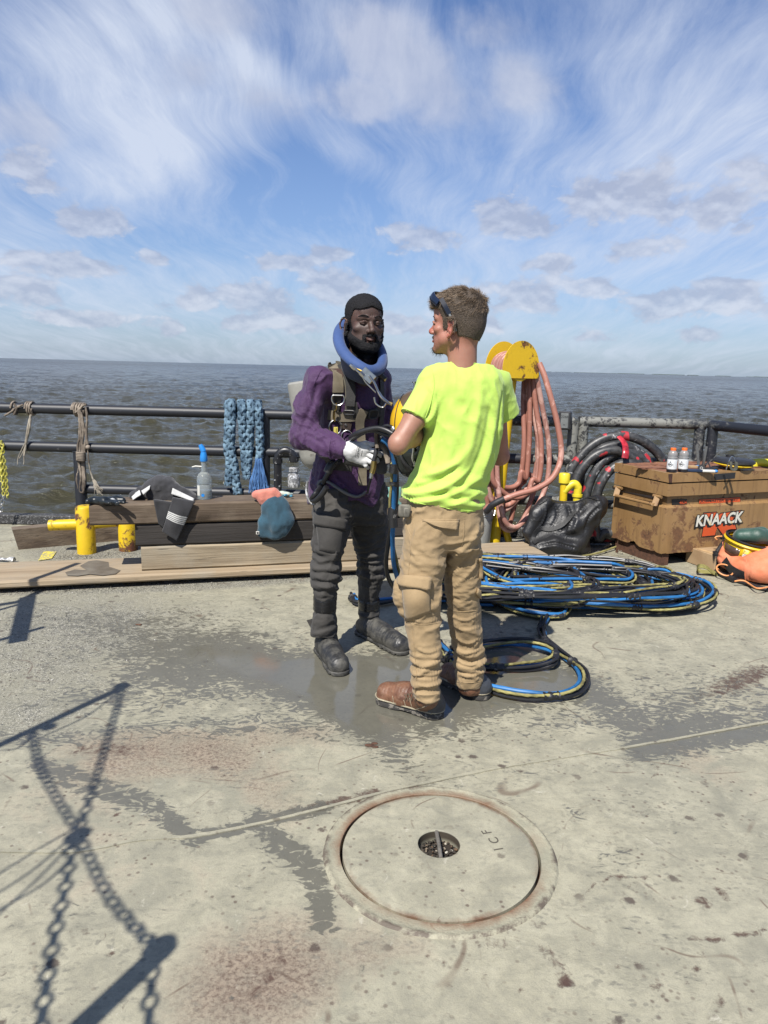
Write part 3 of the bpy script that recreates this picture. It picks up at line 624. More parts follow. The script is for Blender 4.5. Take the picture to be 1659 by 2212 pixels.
for (L, N, wd, sd, lo, hi, A_, ch, wv) in ((47., 512, 5.5, 3, 1.6, 30, .095, 1.0, (.25, 1)), (13.7, 512, 3.2, 8, .28, 1.9, .044, 1.0, (-.35, 1)), (171., 256, 7, 5, 4, 90, .035, .8, (.1, 1))):
    wn = nrm(wv); T, Tx, Ty = tile(L, N, wd, sd, lo, hi, wn); ca, sa = cos(.3*sd), sin(.3*sd); u = xg*ca+yg*sa; v = -xg*sa+yg*ca
    # rotate wind along with the tile so that crests stay roughly parallel to the view plane
    fade = np.clip(lo*3/np.maximum(step, 1e-6)/1.5, 0, 1) if lo < 1 else np.clip(lo*4/np.maximum(step, 1e-6), .15, 1)
    h = samp(T, L, u, v); z += A_*h*fade; gx_ = samp(Tx, L, u, v); gy_ = samp(Ty, L, u, v); dx -= A_*ch*fade*(gx_*ca-gy_*sa)*-1; dy -= A_*ch*fade*(gx_*sa+gy_*ca)*-1
V = np.stack([xg+dx, yg+dy, SEA+z], -1).reshape(-1, 3); i, j = np.meshgrid(np.arange(nr_-1), np.arange(na-1), indexing='ij'); a = (i*na+j).ravel(); Q = np.stack([a, a+1, a+na+1, a+na], 1)
m = Mat('sea_water'); P = m.coord('Object'); dist = m.vm('LENGTH', m.vm('SUBTRACT', P, (0, 0, 1.4)))
r1 = m.noise(m.map(P, rot=(0, 0, .12), sc=(.8, 1.9, 1)), 1.5, 9, .62, .6); r2 = m.noise(m.map(P, rot=(0, 0, -.1), sc=(.55, 1.5, 1)), .32, 7, .6, .4); r3 = m.noise(m.map(P, sc=(.5, 1.3, 1)), .05, 6, .6, .3)
b1 = m.bump(r1, m.mr(dist, 30, 260, .55, .08), .30); b2 = m.bump(r2, m.mr(dist, 60, 500, .5, .6), 1.0, b1); b3 = m.bump(r3, m.mr(dist, 200, 2500, .0, .35), 5.0, b2)
foam = m.mul(m.mr(m.noise(m.map(P, sc=(.5, 1.6, 1)), .55, 8, .7, .6), .73, .77), m.mr(dist, 25, 70)); wc = m.mix(m.mr(dist, 10, 300), (.048, .044, .022), (.052, .055, .046)); wc = m.mix(m.mul(m.mr(r2, .4, .65), .4), wc, (.042, .04, .026)); wc = m.mix(m.mul(foam, .4), wc, (.5, .52, .52))
M_sea = m.done(wc, m.mr(dist, 10, 700, .10, .24), normal=b3, spec=.34, IOR=1.33)
sea = mesh('sea', V, Q, M_sea); tag(sea, kind='structure')
Vf = [(-25000, 3100, SEA-.3), (25000, 3100, SEA-.3), (25000, 24000, SEA-.3), (-25000, 24000, SEA-.3), (-25000, -9000, SEA-.4), (-25000, 6, SEA-.4), (25000, 6, SEA-.4), (25000, -9000, SEA-.4), (-25000, 3150, SEA-.35), (25000, 3150, SEA-.35)]
o = mesh('far_sea', Vf, [(0, 1, 2, 3), (4, 7, 6, 5), (5, 6, 9, 8)], M_sea); tag(o, kind='structure')
# thin line of far shore on the horizon, right
B = MB(); q = []
for k in range(60): q.append((RNG.uniform(2500, 12500), 19000+RNG.uniform(-300, 300)))
for x, y in q: s_ = RNG.uniform(150, 500); B.box((x, y, 2), (s_, 60, RNG.uniform(10, 26)*(.4+.6*(x > 6000))), bev=4)
tag(B.obj('far_shore', plain('far_trees', (.10, .13, .13), .9), None, True), kind='structure')
# ------------------------------------------------------------------ shared materials
def wood(name, c1, c2, sc_=(1.2, 26, 26), rough=.8, crack=.6, rot=radians(15.5), grey=(.3, .28, .23)):
    m = Mat(name); P = m.map(m.coord('Object'), rot=(0, 0, -rot)); q = m.map(P, sc=sc_); n = m.noise(q, 1, 7, .65, .9); n2 = m.noise(m.map(P, sc=(3, 90, 90)), 1, 5, .6, .3); n3 = m.noise(P, 3.5, 5, .6)
    col = m.mix(m.mr(n, .3, .7), c1, c2); col = m.mix(m.mul(m.mr(n3, .45, .7), .5), col, grey); cr_ = m.mr(n2, .38, .30); col = m.mix(m.mul(cr_, crack), col, (.02, .016, .012))
    return m.done(col, rough, normal=m.bump(m.add(m.mul(n, .6), m.mul(n2, .8)), .8, .006))
M_wplank = wood('plank_wood', (.26, .19, .115), (.42, .33, .22)); M_wbrown = wood('brown_timber', (.06, .04, .026), (.16, .115, .075), grey=(.27, .22, .16)); M_wgrey = wood('grey_timber', (.22, .17, .11), (.38, .31, .21))
M_wdark = wood('tarred_timber', (.018, .015, .013), (.036, .029, .024), crack=.4, grey=(.04, .034, .03)); M_wend = wood('timber_end', (.12, .085, .05), (.3, .23, .15), sc_=(20, 20, 20))
M_yel = rustmat('yellow_paint', (.72, .50, .012), (.22, .075, .02), .53, 9, .42, streak=False); M_yelc = rustmat('yellow_paint_clean', (.74, .50, .012), (.17, .06, .02), .55, 9, .42)
M_yel2 = rustmat('yellow_paint_rusty', (.72, .46, .012), (.24, .09, .02), .60, 13, .5)
M_gal = wear('galvanised', (.3, .3, .3), (.75, .75, .75), .5, 30, .45, .4); M_steel = plain('bright_steel', (.55, .55, .53), .28, .2, 40, 1.); M_brass = plain('brass', (.45, .33, .12), .35, .2, 40, 1.)
M_white = plain('white_plastic', (.62, .61, .56), .45, .06, 12)
# ------------------------------------------------------------------ railings
RY = 6.45
m = Mat('rail_paint'); P = m.coord('Object'); x, y, z_ = m.sep(P); n = m.noise(P, 26, 7, .72, .5); nl = m.noise(P, 5, 4)
gm = m.mul(m.mr(m.add(x, m.mul(m.sub(nl, .5), 1.0)), 1.12, 1.25), m.mr(m.add(x, m.mul(m.sub(n, .5), 1.4)), 2.75, 2.45)); fl = m.mr(n, .66, .70); gcol = m.mix(m.mr(m.add(n, m.mul(m.sub(nl, .5), .5)), .52, .57), (.20, .20, .18), (.025, .025, .025)); bcol = m.mix(fl, (.012, .014, .02), (.26, .25, .25))
M_rail = m.done(m.mix(gm, bcol, gcol), m.mix(gm, .5, .65), normal=m.bump(n, .35, .002))
def zat(px, py, Y=RY): return PY(px, py, Y)
ra = thing('railing', 'long black three-bar pipe railing with ropes over it, weathered grey toward its right end', 'railing', (-.6, RY, 0))
x0, xe = -6., PY(1240, 905, RY)[0]; zt, zm, zb = 1.048, PY(300, 970, RY)[2], PY(260, 1058, RY)[2]
xp1, xp2 = PY(174, 1000, RY)[0], PY(572, 950, RY)[0]
B = MB(); B.tube([(x0, RY, zt), (xe, RY, zt)], .044, 20); B.obj('top_rail', M_rail, ra); B = MB(); B.tube([(x0, RY, zm), (xe, RY, zm)], .044, 20); B.obj('middle_rail', M_rail, ra)
B = MB(); B.tube([(xp1, RY, zb), (xe, RY, zb)], .042, 20); B.obj('bottom_rail', M_rail, ra)
B = MB(); B.tube([(xp1, RY-.02, 0), (xp1, RY-.02, zm-.06), (xp1, RY-.02, zm-.03)], .05, 20); B.tube([(xp1, RY-.02, zm-.035), (xp1, RY-.02, zm-.025)], .056, 20); B.obj('post', M_rail, ra)
for xx in (xp2, xe, -5.2):
    B = MB(); B.tube([(xx, RY+.001, 0), (xx, RY+.001, zt)], .046, 20); B.obj('post', M_rail, ra)
rb = thing('railing', 'grey and black square-ended pipe railing section behind the brown chest', 'railing', (2.3, RY, 0))
xa, xb = PY(1262, 905, RY)[0], PY(1513, 917, RY)[0]; ztb = 1.055
B = MB(); B.tube([(xa-.044, RY, ztb), (xb+.044, RY, ztb)], .044, 20); B.obj('top_rail', M_rail, rb)
B = MB(); B.tube([(xa, RY, zm), (xb, RY, zm)], .04, 20); B.obj('middle_rail', M_rail, rb); B = MB(); B.tube([(xa, RY, zb-.02), (xb, RY, zb-.02)], .04, 20); B.obj('bottom_rail', M_rail, rb)
for xx in (xa, xb): B = MB(); B.tube([(xx, RY+.001, 0), (xx, RY+.001, ztb)], .0445, 20); B.obj('post', M_rail, rb)
rc = thing('railing', 'black speckled railing section running toward the viewer at the far right edge', 'railing', (3.2, 6.4, 0))
pa = PY(1541, 919, 6.42); pb = G(1659, 931, pa[2]); dr = nrm(pb-pa); pe = pa+dr*2.2
B = MB(); B.tube([pa-dr*.03, pe], .044, 20); B.obj('top_rail', M_rail, rc); B = MB(); B.tube([(pa[0], pa[1], 0), pa], .045, 20); B.obj('post', M_rail, rc)
B = MB(); B.tube([(pe[0], pe[1], 0), pe], .045, 20); B.obj('post', M_rail, rc); 
# ------------------------------------------------------------------ ropes on the railing
def ropemat(name, c1, c2, rough=.85): 
    m = Mat(name); P = m.coord('Object'); n = m.noise(P, 60, 6, .7); n2 = m.noise(P, 9, 4); return m.done(m.mix(m.mr(n2, .4, .62), m.mix(n, c1, c2), tuple(.6*q for q in c1)), rough, normal=m.bump(n, .8, .003))
M_rope = ropemat('tan_rope', (.16, .125, .095), (.40, .34, .27)); M_rope2 = ropemat('pale_rope', (.3, .26, .2), (.5, .45, .37)); M_blue = ropemat('blue_hawser', (.07, .14, .22), (.24, .36, .44)); M_blueb = ropemat('blue_fibre', (.05, .16, .42), (.16, .33, .62))
YF = RY-.06
def rp(B, pts, r, Y=YF, lay=.03, st=.012, dep=.18, jit=0): 
    q = cr([PY(p[0], p[1], p[2] if len(p) > 2 else Y) for p in pts], 6); q, _ = resample(q, st)
    if jit: q = q+jit*np.stack([fbm(q, 9, 2, 3+k) for k in range(3)], 1)
    B.tube(q, r, 10, lay=lay, dep=dep)
def wraprope(B, px, n, r=.009, w=7, Rr=.053, z=zt, tilt=.3, Y=RY):
    xc = PY(px, 888, Y)[0]; t = np.linspace(0, 2*pi*n, 26*n); q = np.stack([xc+(t/(2*pi*n)-.5)*w*.0041, Y-np.cos(t)*Rr, z+np.sin(t)*Rr], 1); B.tube(q, r, 8, lay=.03)
t1 = thing('rope', 'thin frayed tan rope knotted on the top rail near the left edge', 'rope', PY(66, 930, YF))
B = MB(); wraprope(B, 67, 3, w=14); B.obj('wrap', M_rope, t1); B = MB(); wraprope(B, 33, 1, w=6); rp(B, [(10, 898), (25, 889), (33, 882), (50, 874)], .009); rp(B, [(30, 872), (36, 882), (30, 896)], .009); B.obj('knot', M_rope, t1)
B = MB(); rp(B, [(67, 896), (62, 915), (58, 940), (55, 960)], .009); rp(B, [(66, 896), (64, 925), (58, 950), (54, 975), (52, 985)], .009); B.obj('hanging_end', M_rope2, t1)
B = MB(); rp(B, [(55, 955), (45, 975), (39, 990), (38, 1003)], .004, lay=0); rp(B, [(54, 972), (52, 985), (52, 998), (51, 1003)], .004, lay=0); rp(B, [(54, 965), (48, 980), (42, 990)], .004, lay=0); B.obj('frayed_strand', M_rope2, t1)
t2 = thing('rope', 'brown rope bundle lashed round the black railing post left of the timbers', 'rope', PY(176, 980, YF))
B = MB(); wraprope(B, 175, 4, w=22, r=.010); wraprope(B, 163, 1, w=6, r=.010); B.obj('wrap', M_rope, t2)
B = MB()
for pts in ([(170, 886), (172, 910), (175, 930), (176, 955)], [(173, 886), (177, 915), (180, 935), (177, 960)], [(168, 886), (173, 905), (172, 925), (172, 950)], [(176, 890), (181, 920), (186, 940), (184, 965)], [(163, 892), (168, 888), (180, 876), (187, 874)], [(186, 880), (188, 905), (187, 935), (189, 960)]): rp(B, pts, .010)
B.obj('standing_part', M_rope, t2)
B = MB(); xc = PY(176, 985, YF)
for k in range(6):
    z = PY(176, 978+k*3.2, YF)[2]; t = np.linspace(0, 2*pi, 24); B.tube(np.stack([xc[0]+np.cos(t)*.034, YF-.01+np.sin(t)*.03, z+.004*np.sin(t*.5)], 1), .0085, 8, lay=.03)
B.sphere(PY(190, 966, YF-.02), (.022, .02, .02), 10); B.obj('lashing', M_rope, t2)
B = MB()
for pts in ([(171, 950), (168, 965), (169, 985), (170, 1010), (166, 1035), (170, 1055)], [(174, 955), (172, 1000), (175, 1030), (172, 1058), (176, 1064)], [(177, 955), (178, 995), (180, 1030), (179, 1058)], [(180, 960), (181, 1000), (183, 1035), (180, 1062), (176, 1064)], [(184, 955), (182, 985), (179, 1015), (183, 1045)]): rp(B, pts, .0105)
B.obj('hank', M_rope, t2)
B = MB(); rp(B, [(188, 940), (190, 975), (192, 1000)], .006); B.obj('tail', M_rope, t2); B = MB(); rp(B, [(192, 1000), (196, 1020), (201, 1035)], .007)
for k in range(16): rp(B, [(200, 1033), (204+RNG.uniform(-4, 5), 1042), (208+RNG.uniform(-6, 8), 1052+RNG.uniform(-3, 4)), (211+RNG.uniform(-10, 12), 1064+RNG.uniform(-8, 6))], .0022, lay=0)
B.obj('frayed_end', M_rope2, t2)
t3 = thing('rope', 'thick blue braided hawser hung in loops over the railing, one end frayed into strands', 'rope', PY(530, 960, YF))
def c1(x, y): return (.4*x, 829.5+.4*y)
for pts, r in (([(1240, 150, RY+.05), (1246, 104, RY), (1252, 120, YF-.02), (1250, 250, YF-.02), (1245, 340), (1262, 430), (1275, 520), (1285, 592)], .036), ([(1225, 160, RY+.04), (1232, 108, RY-.02), (1234, 180), (1228, 330), (1240, 440), (1232, 545)], .034),
               ([(1290, 160, RY+.05), (1300, 104, RY), (1306, 130, YF-.02), (1310, 250, YF-.02), (1318, 340), (1325, 430), (1335, 510)], .036), ([(1345, 160, RY+.05), (1352, 104, RY), (1358, 130, YF-.02), (1352, 250, YF-.02), (1345, 340), (1338, 430), (1332, 505)], .036),
               ([(1385, 160, RY+.05), (1393, 106, RY), (1396, 130, YF-.02), (1402, 250, YF-.02), (1404, 340), (1398, 440)], .034)):
    B = MB(); q = cr([PY(*(c1(p[0], p[1])+(p[2] if len(p) > 2 else YF,))) for p in pts], 8); q, _ = resample(q, .006); A_, B_, t_ = frames(q)
    # braid: four interleaved strands
    d = np.arange(len(q))*.006
    for k in range(6):
        ph = k*2*pi/6; s_ = 1 if k % 2 else -1; an = ph+s_*d*2*pi/.22; rr = r*.62*(1+.15*np.sin(d*2*pi/.073+k)); B.tube(q+A_*(np.cos(an)*rr)[:, None]+B_*(np.sin(an)*rr)[:, None], r*.46, 7, lay=.03, dep=.15)
    B.obj('hawser_strand', M_blue, t3)
B = MB()
for k in range(90):
    a = RNG.uniform(-1, 1); x = 1396+a*16; B_ = RNG.uniform(-1, 1); q = [(x, 400+RNG.uniform(0, 20)), (x+a*10+RNG.uniform(-4, 4), 460), (x+a*26+RNG.uniform(-10, 10), 520), (x+a*38+RNG.uniform(-10, 10), 585+RNG.uniform(-30, 8))]
    B.tube(resample(cr([PY(*c1(*p), YF-.02+.02*B_) for p in q], 5), .02)[0], .0035, 5)
tag(B.obj('frayed_end', M_blueb, t3), kind='stuff')
B = MB(); 
def chain(B, pts, link=.05, r=.006, wd=.017, seg=12, rs=6):
    q, s_ = resample(cr(pts, 8), link*.72)
    for k in range(len(q)-1):
        t = nrm(q[k+1]-q[k]); a, b, _ = basis(t, (0, 1, 0)); ax = a if k % 2 else b; c = (q[k]+q[k+1])/2; th = np.linspace(0, 2*pi, seg, endpoint=False); L = link/2-r
        P_ = c+np.outer(np.sign(np.cos(th))*np.abs(np.cos(th))**.7*L, t)+np.outer(np.sin(th)*wd, ax); B.tube(P_, r, rs, caps=False, closed=True)
    return B
t4 = thing('chain', 'yellow plastic chain bunched over the middle rail at the left edge', 'chain', PY(5, 1000, YF)); M_ych = plain('yellow_plastic', (.5, .46, .07), .45, .3, 60)
for k, pts in enumerate(([(3, 952), (6, 965), (2, 985)], [(-3, 955), (8, 970), (2, 985)], [(2, 985), (5, 1020), (7, 1060), (8, 1070)], [(5, 985), (9, 1020), (14, 1060), (17, 1076)], [(8, 985), (12, 1020), (16, 1070)], [(0, 985), (3, 1020), (8, 1050)], [(-4, 985), (-2, 1020), (1, 1040)])):
    B = MB(); chain(B, [PY(x, y, YF-.01*(k % 3)) for x, y in pts], .04, .0045, .012); B.obj('chain_run', M_ych, t4)
B = MB(); chain(B, [PY(8, 1070, YF), PY(5, 1085, YF), PY(1, 1105, YF)], .05, .005, .014); B.obj('steel_end', M_steel, t4)
# ------------------------------------------------------------------ timbers (stacked along the edge, 15.5 degrees off the rail)
UT = np.array([cos(radians(15.5)), sin(radians(15.5)), 0]); VT = np.array([-UT[1], UT[0], 0]); TAX = np.array([UT, VT, (0, 0, 1)])
T0_ = np.array([-1.627, 4.80, 0])
def uT(px, py, off=0.):                                              # pixel -> (u,z) in the front plane of the stack
    d = ray(px, py); n = VT; t = ((T0_+VT*off-C0)@n)/(d@n); p = C0+d*t; return (p-T0_)@UT, p[2]
def timber(name, u0, u1, z0, z1, v0, v1, mat, label, cat='timber', jag=.006):
    N = 60; us = np.linspace(u0, u1, N); V = []; F_ = []
    prof = []
    b = .012
    ring = [(v0+b, z0), (v0, z0+b), (v0, (z0+z1)/2), (v0, z1-b), (v0+b, z1), ((v0+v1)/2, z1), (v1-b, z1), (v1, z1-b), (v1, z0+b), (v1-b, z0)]
    for u in us:
        for k, (v, z) in enumerate(ring):
            p = T0_+UT*u+VT*v+np.array([0, 0, z]); w = jag*vnoise(np.array([u*3, v*9, z*9]), 1.3, 4)+.35*jag*vnoise(np.array([u*14, v*30, z*30]), 1, 7); c = np.array([0, 0, 1.])*w*(k >= 4)*(k <= 6)-VT*w*(k <= 4); V.append(p+c)
    n = len(ring)
    for i in range(N-1):
        for k in range(n): l = (k+1) % n; F_.append((i*n+k, (i+1)*n+k, (i+1)*n+l, i*n+l))
    F_.append(tuple(range(n))); F_.append(tuple((N-1)*n+k for k in range(n))[::-1])
    o = mesh(name, V, F_, mat, None, True, 35); return tag(o, label, cat)
zp = .085
u1a, _ = uT(193, 1100); _, z3t = uT(480, 1176); _, z2t = uT(480, 1127); _, z1t = uT(440, 1084)
z3t, z2t, z1t = zp+.165, zp+.165*2+.0, zp+.165*3
print('timber z', uT(303, 1183), uT(292, 1133), uT(193, 1089), uT(193, 1137), uT(664, 1121), uT(664, 1169), uT(664, 1079))
timber('timber', uT(305, 1200)[0], 2.15, zp+.002, uT(480, 1175)[1], .0, .26, M_wgrey, 'pale grey weathered timber, bottom beam of the stack on the low plank')
z3 = uT(480, 1175)[1]; z2 = uT(480, 1127)[1]; z1 = uT(440, 1084)[1]
timber('timber', uT(292, 1150)[0], 2.2, z3+.004, z2-.004, .0, .25, M_wdark, 'black tarred timber, middle beam of the stack on the low plank')
timber('timber', uT(193, 1110)[0], 2.25, z2, z1, -.012, .25, M_wbrown, 'dark brown timber, top beam of the stack with towel, spray bottle and rags on it')
ZT = z1
timber('timber', -4.2, 3.0, .035, zp, -.085, .40, M_wplank, 'long pale low plank lying flat on the deck under the timber stack', 'plank', .004)
for u, bl_ in ((-3.2, 'dark batten under the left end of the long low plank'), (-1.5, 'dark batten under the plank below the yellow bollard'), (.2, 'dark batten under the plank below the charcoal towel'), (1.7, 'dark batten under the plank behind the diver'), (2.8, 'dark batten under the right end of the long low plank')): tag(MB().box(T0_+UT*u+VT*.18+np.array([0, 0, .018]), (.1, .42, .034), TAX).obj('batten', M_wdark, None, False), bl_, 'batten', 'battens under the long low plank')
pq_ = [o for o in sc.collection.objects if o.get('category') == 'plank'][0]
stn = [(92, 1236), (130, 1230), (175, 1231), (150, 1222), (185, 1212), (215, 1210), (262, 1214), (265, 1224), (310, 1232), (290, 1240), (240, 1243), (190, 1240), (140, 1244), (100, 1243)]
mesh('damp_stain', [G(.55*(x-200)+170+30, y, zp+.005) for x, y in stn], [tuple(range(len(stn)))], wood('damp_wood', (.085, .065, .045), (.12, .095, .065)), pq_, False)
a = G(40, 1187.5); b = G(161, 1177); dd = nrm(b-a); h = PY(29.7, 1143.5, a[1])[2]
B = MB(); n_ = np.array([-dd[1], dd[0], 0]); L = 1.15
Vq = [a, a+dd*L, a+dd*L+n_*.12, a+n_*.12]; top = [PY(30, 1144, a[1]), None, None, None]; up_ = np.array([0, 0, h]); sh = -dd*.035
B.addm([*Vq, *(q+up_+sh*(k in (0, 3))+np.array([0, 0, .02*(k in (1, 2))]) for k, q in enumerate(Vq))], [(0, 3, 2, 1), (4, 5, 6, 7), (0, 1, 5, 4), (1, 2, 6, 5), (2, 3, 7, 6), (3, 0, 4, 7)])
tag(B.obj('timber', M_wbrown, None, False), 'short dark timber with a pale top edge lying behind the yellow bollard', 'timber')
# ------------------------------------------------------------------ bollard
bb = G(180, 1199); bo = thing('bollard', 'yellow painted double-post bollard with crossbar and rust scars beside the timber stack', 'bollard', bb); zt_ = PY(180, 1096, bb[1]+.0)[2]; b2 = G(271, 1193)
cbz = PY(130, 1135, bb[1])[2]; du = nrm(b2-bb)
for k, (p, r) in enumerate(((bb, .070), (b2, .072))):
    p = p+np.array([0, .07, 0]); B = MB(); B.tube([p, p+(0, 0, zt_-.02), p+(0, 0, zt_-.006), p+(0, 0, zt_)], [r, r, r-.006, r-.02], 28); B.obj('post', rustmat('scarred_yellow', (.72, .48, .012), (.16, .05, .02), .62 if k == 0 else .66, 8, .45), bo)
B = MB(); p = bb+np.array([0, .07, cbz]); e0 = PY(105, 1135, bb[1]+.03); B.tube([e0, e0+du*.004, p, p+du*1.1*np.linalg.norm(b2-bb)], [.030, .042, .042, .03], 22); B.obj('crossbar', M_yelc, bo)
# yellow paint patch and rod on the deck beyond the plank
B = MB(); q = [G(82, 1213), G(112, 1208), G(122, 1193), G(95, 1192)]; B.addm([p+(0, 0, .006) for p in q], [(0, 1, 2, 3)]); m = Mat('yellow_patch'); P = m.coord('Object'); M_yp = m.done(m.mix(m.mr(m.noise(P, 60, 5, .7), .45, .55), (.72, .6, .05), (.3, .28, .2)), .7)
tag(B.obj('yellow_paint_patch', M_yp, deck, False))
B = MB(); a = G(0, 1210)+np.array([-.3, .0, .02]); b = G(20, 1209, .02); B.tube([a, b], .012, 8); B.tube([b, b+nrm(b-a)*.04], .022, 6); tag(B.obj('threaded_rod', M_gal), 'short threaded steel rod with a nut lying behind the low plank at the left edge', 'rod')
# ------------------------------------------------------------------ gooseneck vent
gb = PY(600, 1085, 6.25); gn = thing('vent_pipe', 'black gooseneck vent pipe with a whitened galvanised valve behind the timbers', 'vent pipe', (gb[0], 6.25, 0))
A1 = PY(600, 990, 6.25); A2 = PY(635, 985, 6.25); xl, xr = A1[0], A2[0]; zr = PY(600, 990, 6.25)[2]; R_ = (xr-xl)/2; zc = zr
pts = [(xl, 6.25, 0), (xl, 6.25, zc-.05)]+[(xl+R_-R_*cos(t), 6.25, zc+R_*sin(t)*1.0) for t in np.linspace(0, pi, 12)]+[(xr, 6.25, zc-.03)]
B = MB(); B.tube(pts, .033, 18); 
for c_ in ((xl, zc-.02), (xr, zc-.0)): B.tube([(c_[0], 6.25, c_[1]-.022), (c_[0], 6.25, c_[1]+.022)], .041, 18)
B.obj('pipe', wear('black_white_drips', (.018, .018, .02), (.6, .6, .6), .60, 22, .35), gn)
B = MB(); z0 = PY(633, 1052, 6.25)[2]; B.lathe([(.0, 0), (.048, 0), (.052, .012), (.052, .09), (.046, .11), (.034, .115), (.034, .13), (.042, .135), (.042, .165), (.03, .17)], (xr, 6.25, z0), seg=24); B.obj('valve', M_gal, gn)
# ------------------------------------------------------------------ spray bottle
Pb = G(442, 1078, ZT); sb_ = thing('spray_bottle', 'clear plastic spray bottle with a bright blue trigger head standing on the brown timber', 'spray bottle', Pb)
m = Mat('clear_plastic'); M_clear = m.done((.80, .88, .90), .15, Transmission_Weight=.75, IOR=1.25, Alpha=.75, spec=.6)
B = MB(); B.lathe([(.0, .001), (.046, .001), (.05, .01), (.05, .1), (.047, .105), (.05, .112), (.05, .15), (.036, .178), (.02, .19), (.0185, .26), (.0185, .262)], Pb, seg=28); B.obj('bottle', M_clear, sb_)
B = MB(); B.lathe([(.0, .004), (.0465, .004), (.0465, .062), (0, .063)], Pb, seg=28); B.obj('liquid', Mat('pale_liquid').done((.62, .72, .72), .1, Transmission_Weight=.6, IOR=1.33, Alpha=.6), sb_)
M_bl = plain('blue_plastic', (.02, .22, .62), .35, .05, 10); B = MB(); B.lathe([(.0, .262), (.024, .262), (.026, .27), (.024, .30), (.018, .325), (.016, .335)], Pb, seg=20); B.tube([Pb+(0, 0, .33), Pb+(-.012, 0, .355), Pb+(-.022, 0, .375)], [.02, .019, .013], 12); B.obj('trigger_head', M_bl, sb_)
B = MB(); B.tube([Pb+(-.012, -.01, .226), Pb+(-.055, -.012, .228), Pb+(-.078, -.012, .222)], [.005, .005, .004], 8); B.obj('nozzle_trigger', M_white, sb_)
B = MB(); th_ = np.linspace(-2.5, -2.0, 6); B.addm([(Pb[0]+.0512*cos(t), Pb[1]+.0512*sin(t), Pb[2]+z) for z in (.03, .1) for t in th_], [(k, k+1, k+7, k+6) for k in range(5)]); B.obj('label', M_white, sb_, False)
B = MB(); th_ = np.linspace(-1.75, -1.35, 7); c_ = [(Pb[0]+.0514*cos(-1.55+.22*cos(t)), Pb[1]+.0514*sin(-1.55+.22*cos(t)), Pb[2]+.035+.011*sin(t)) for t in np.linspace(0, 2*pi, 16, endpoint=False)]; B.addm(c_, [tuple(range(16))]); B.obj('round_mark', M_bl, sb_, False)
# ------------------------------------------------------------------ helpers for cloth patches traced onto distances
def patch(name, corners, nu, nv, mat, parent=None, th=.006, wav=.012, f=9, seed=1, sm=True, bulge=0, edge=None):
    "corners: 4 world points TL,TR,BR,BL; a thick rippled cloth sheet between them"
    a, b, c, d = map(np.asarray, corners); n = nrm(np.cross(b-a, d-a)); 
    if n@(C0-a) < 0: n = -n
    P_ = []
    for j in range(nv+1):
        for i in range(nu+1):
            u, v = i/nu, j/nv; p = (a*(1-u)+b*u)*(1-v)+(d*(1-u)+c*u)*v; w = wav*fbm(p[None]*[1, 1, .45], f, 3, seed)[0]+bulge*sin(pi*u)*sin(pi*min(1, v*1.1)); e = (.006*vnoise(p[None], 40, seed)[0]) if (i in (0, nu) or j in (0, nv)) else 0; P_.append(p+n*w+(b-a)*e)
    P_ = np.array(P_); N = len(P_); V = np.vstack([P_, P_-n*th]); F_ = []; w = nu+1
    for j in range(nv):
        for i in range(nu): q = (j*w+i, j*w+i+1, (j+1)*w+i+1, (j+1)*w+i); F_.append(q[::-1]); F_.append(tuple(k+N for k in q))
    bd = [i for i in range(nu)]+[nu+j*w for j in range(nv)]+[nv*w+i for i in range(nu, 0, -1)]+[j*w for j in range(nv, 0, -1)]
    for k in range(len(bd)): p, q = bd[k], bd[(k+1) % len(bd)]; F_.append((p, q, q+N, p+N))
    o = mesh(name, V, F_, mat, parent); uv = o.data.attributes.new('cloth_uv', 'FLOAT_VECTOR', 'POINT'); U = np.array([(i/nu, j/nv, 0) for j in range(nv+1) for i in range(nu+1)]*2, np.float32); uv.data.foreach_set('vector', U.ravel()); return o
def clothmat(name, c, c2=None, rough=.9, nap=300, band=None, var=.25):
    m = Mat(name); P = m.coord('Object'); n = m.noise(P, nap, 3, .7); n2 = m.noise(P, 12, 5, .6); col = m.mix(m.mr(n2, .35, .7), tuple(x*(1-var) for x in c), c2 or tuple(x*(1+var) for x in c))
    if band:
        at = m.n('ShaderNodeAttribute'); at.attribute_name = 'cloth_uv'; u = m.sep(at.outputs['Vector'])[1]; s_ = 0.0
        for lo, hi in band: s_ = m.mx(s_, m.mul(m.m('GREATER_THAN', u, lo), m.m('LESS_THAN', u, hi)))
        col = m.mix(s_, col, (.55, .55, .53))
    return m.done(col, rough, normal=m.bump(m.add(m.mul(n, .5), n2), .6, .006), Sheen_Weight=.25)
M_towel = clothmat('charcoal_terry', (.028, .028, .032)); M_towelb = clothmat('striped_terry', (.028, .028, .032), band=[(.40, .43), (.445, .475), (.49, .52), (.535, .56), (.575, .60)]); M_twhite = clothmat('white_terry', (.55, .55, .53))
tb = G(395, 1072, ZT+.02); tw = thing('towel', 'dark grey towel with white striped bands crumpled over the brown timber', 'towel', tb)
def T(px, py, off=-.03): u, z = uT(px, py, off); return T0_+VT*off+UT*u+np.array([0, 0, z])
def top(px, py, dz=.0): return G(px, py, ZT+dz)
S = Vol(tb-np.array([.45, .35, .06]), tb+np.array([.45, .25, .3]), .006)
for pts, r in (([(288, 1070), (305, 1064), (330, 1066), (352, 1075)], .03), ([(306, 1062), (322, 1052), (335, 1060)], .035), ([(333, 1052), (348, 1044), (362, 1050), (376, 1062)], .055), ([(345, 1048), (365, 1062), (385, 1070), (410, 1078)], .048), ([(370, 1055), (395, 1066), (418, 1080)], .035), ([(330, 1070), (350, 1078), (372, 1082)], .04), ([(340, 1060), (352, 1070), (350, 1082)], .045)):
    S.path([PY(x, y, tb[1]-.02+.0*x) for x, y in pts], r, .03)
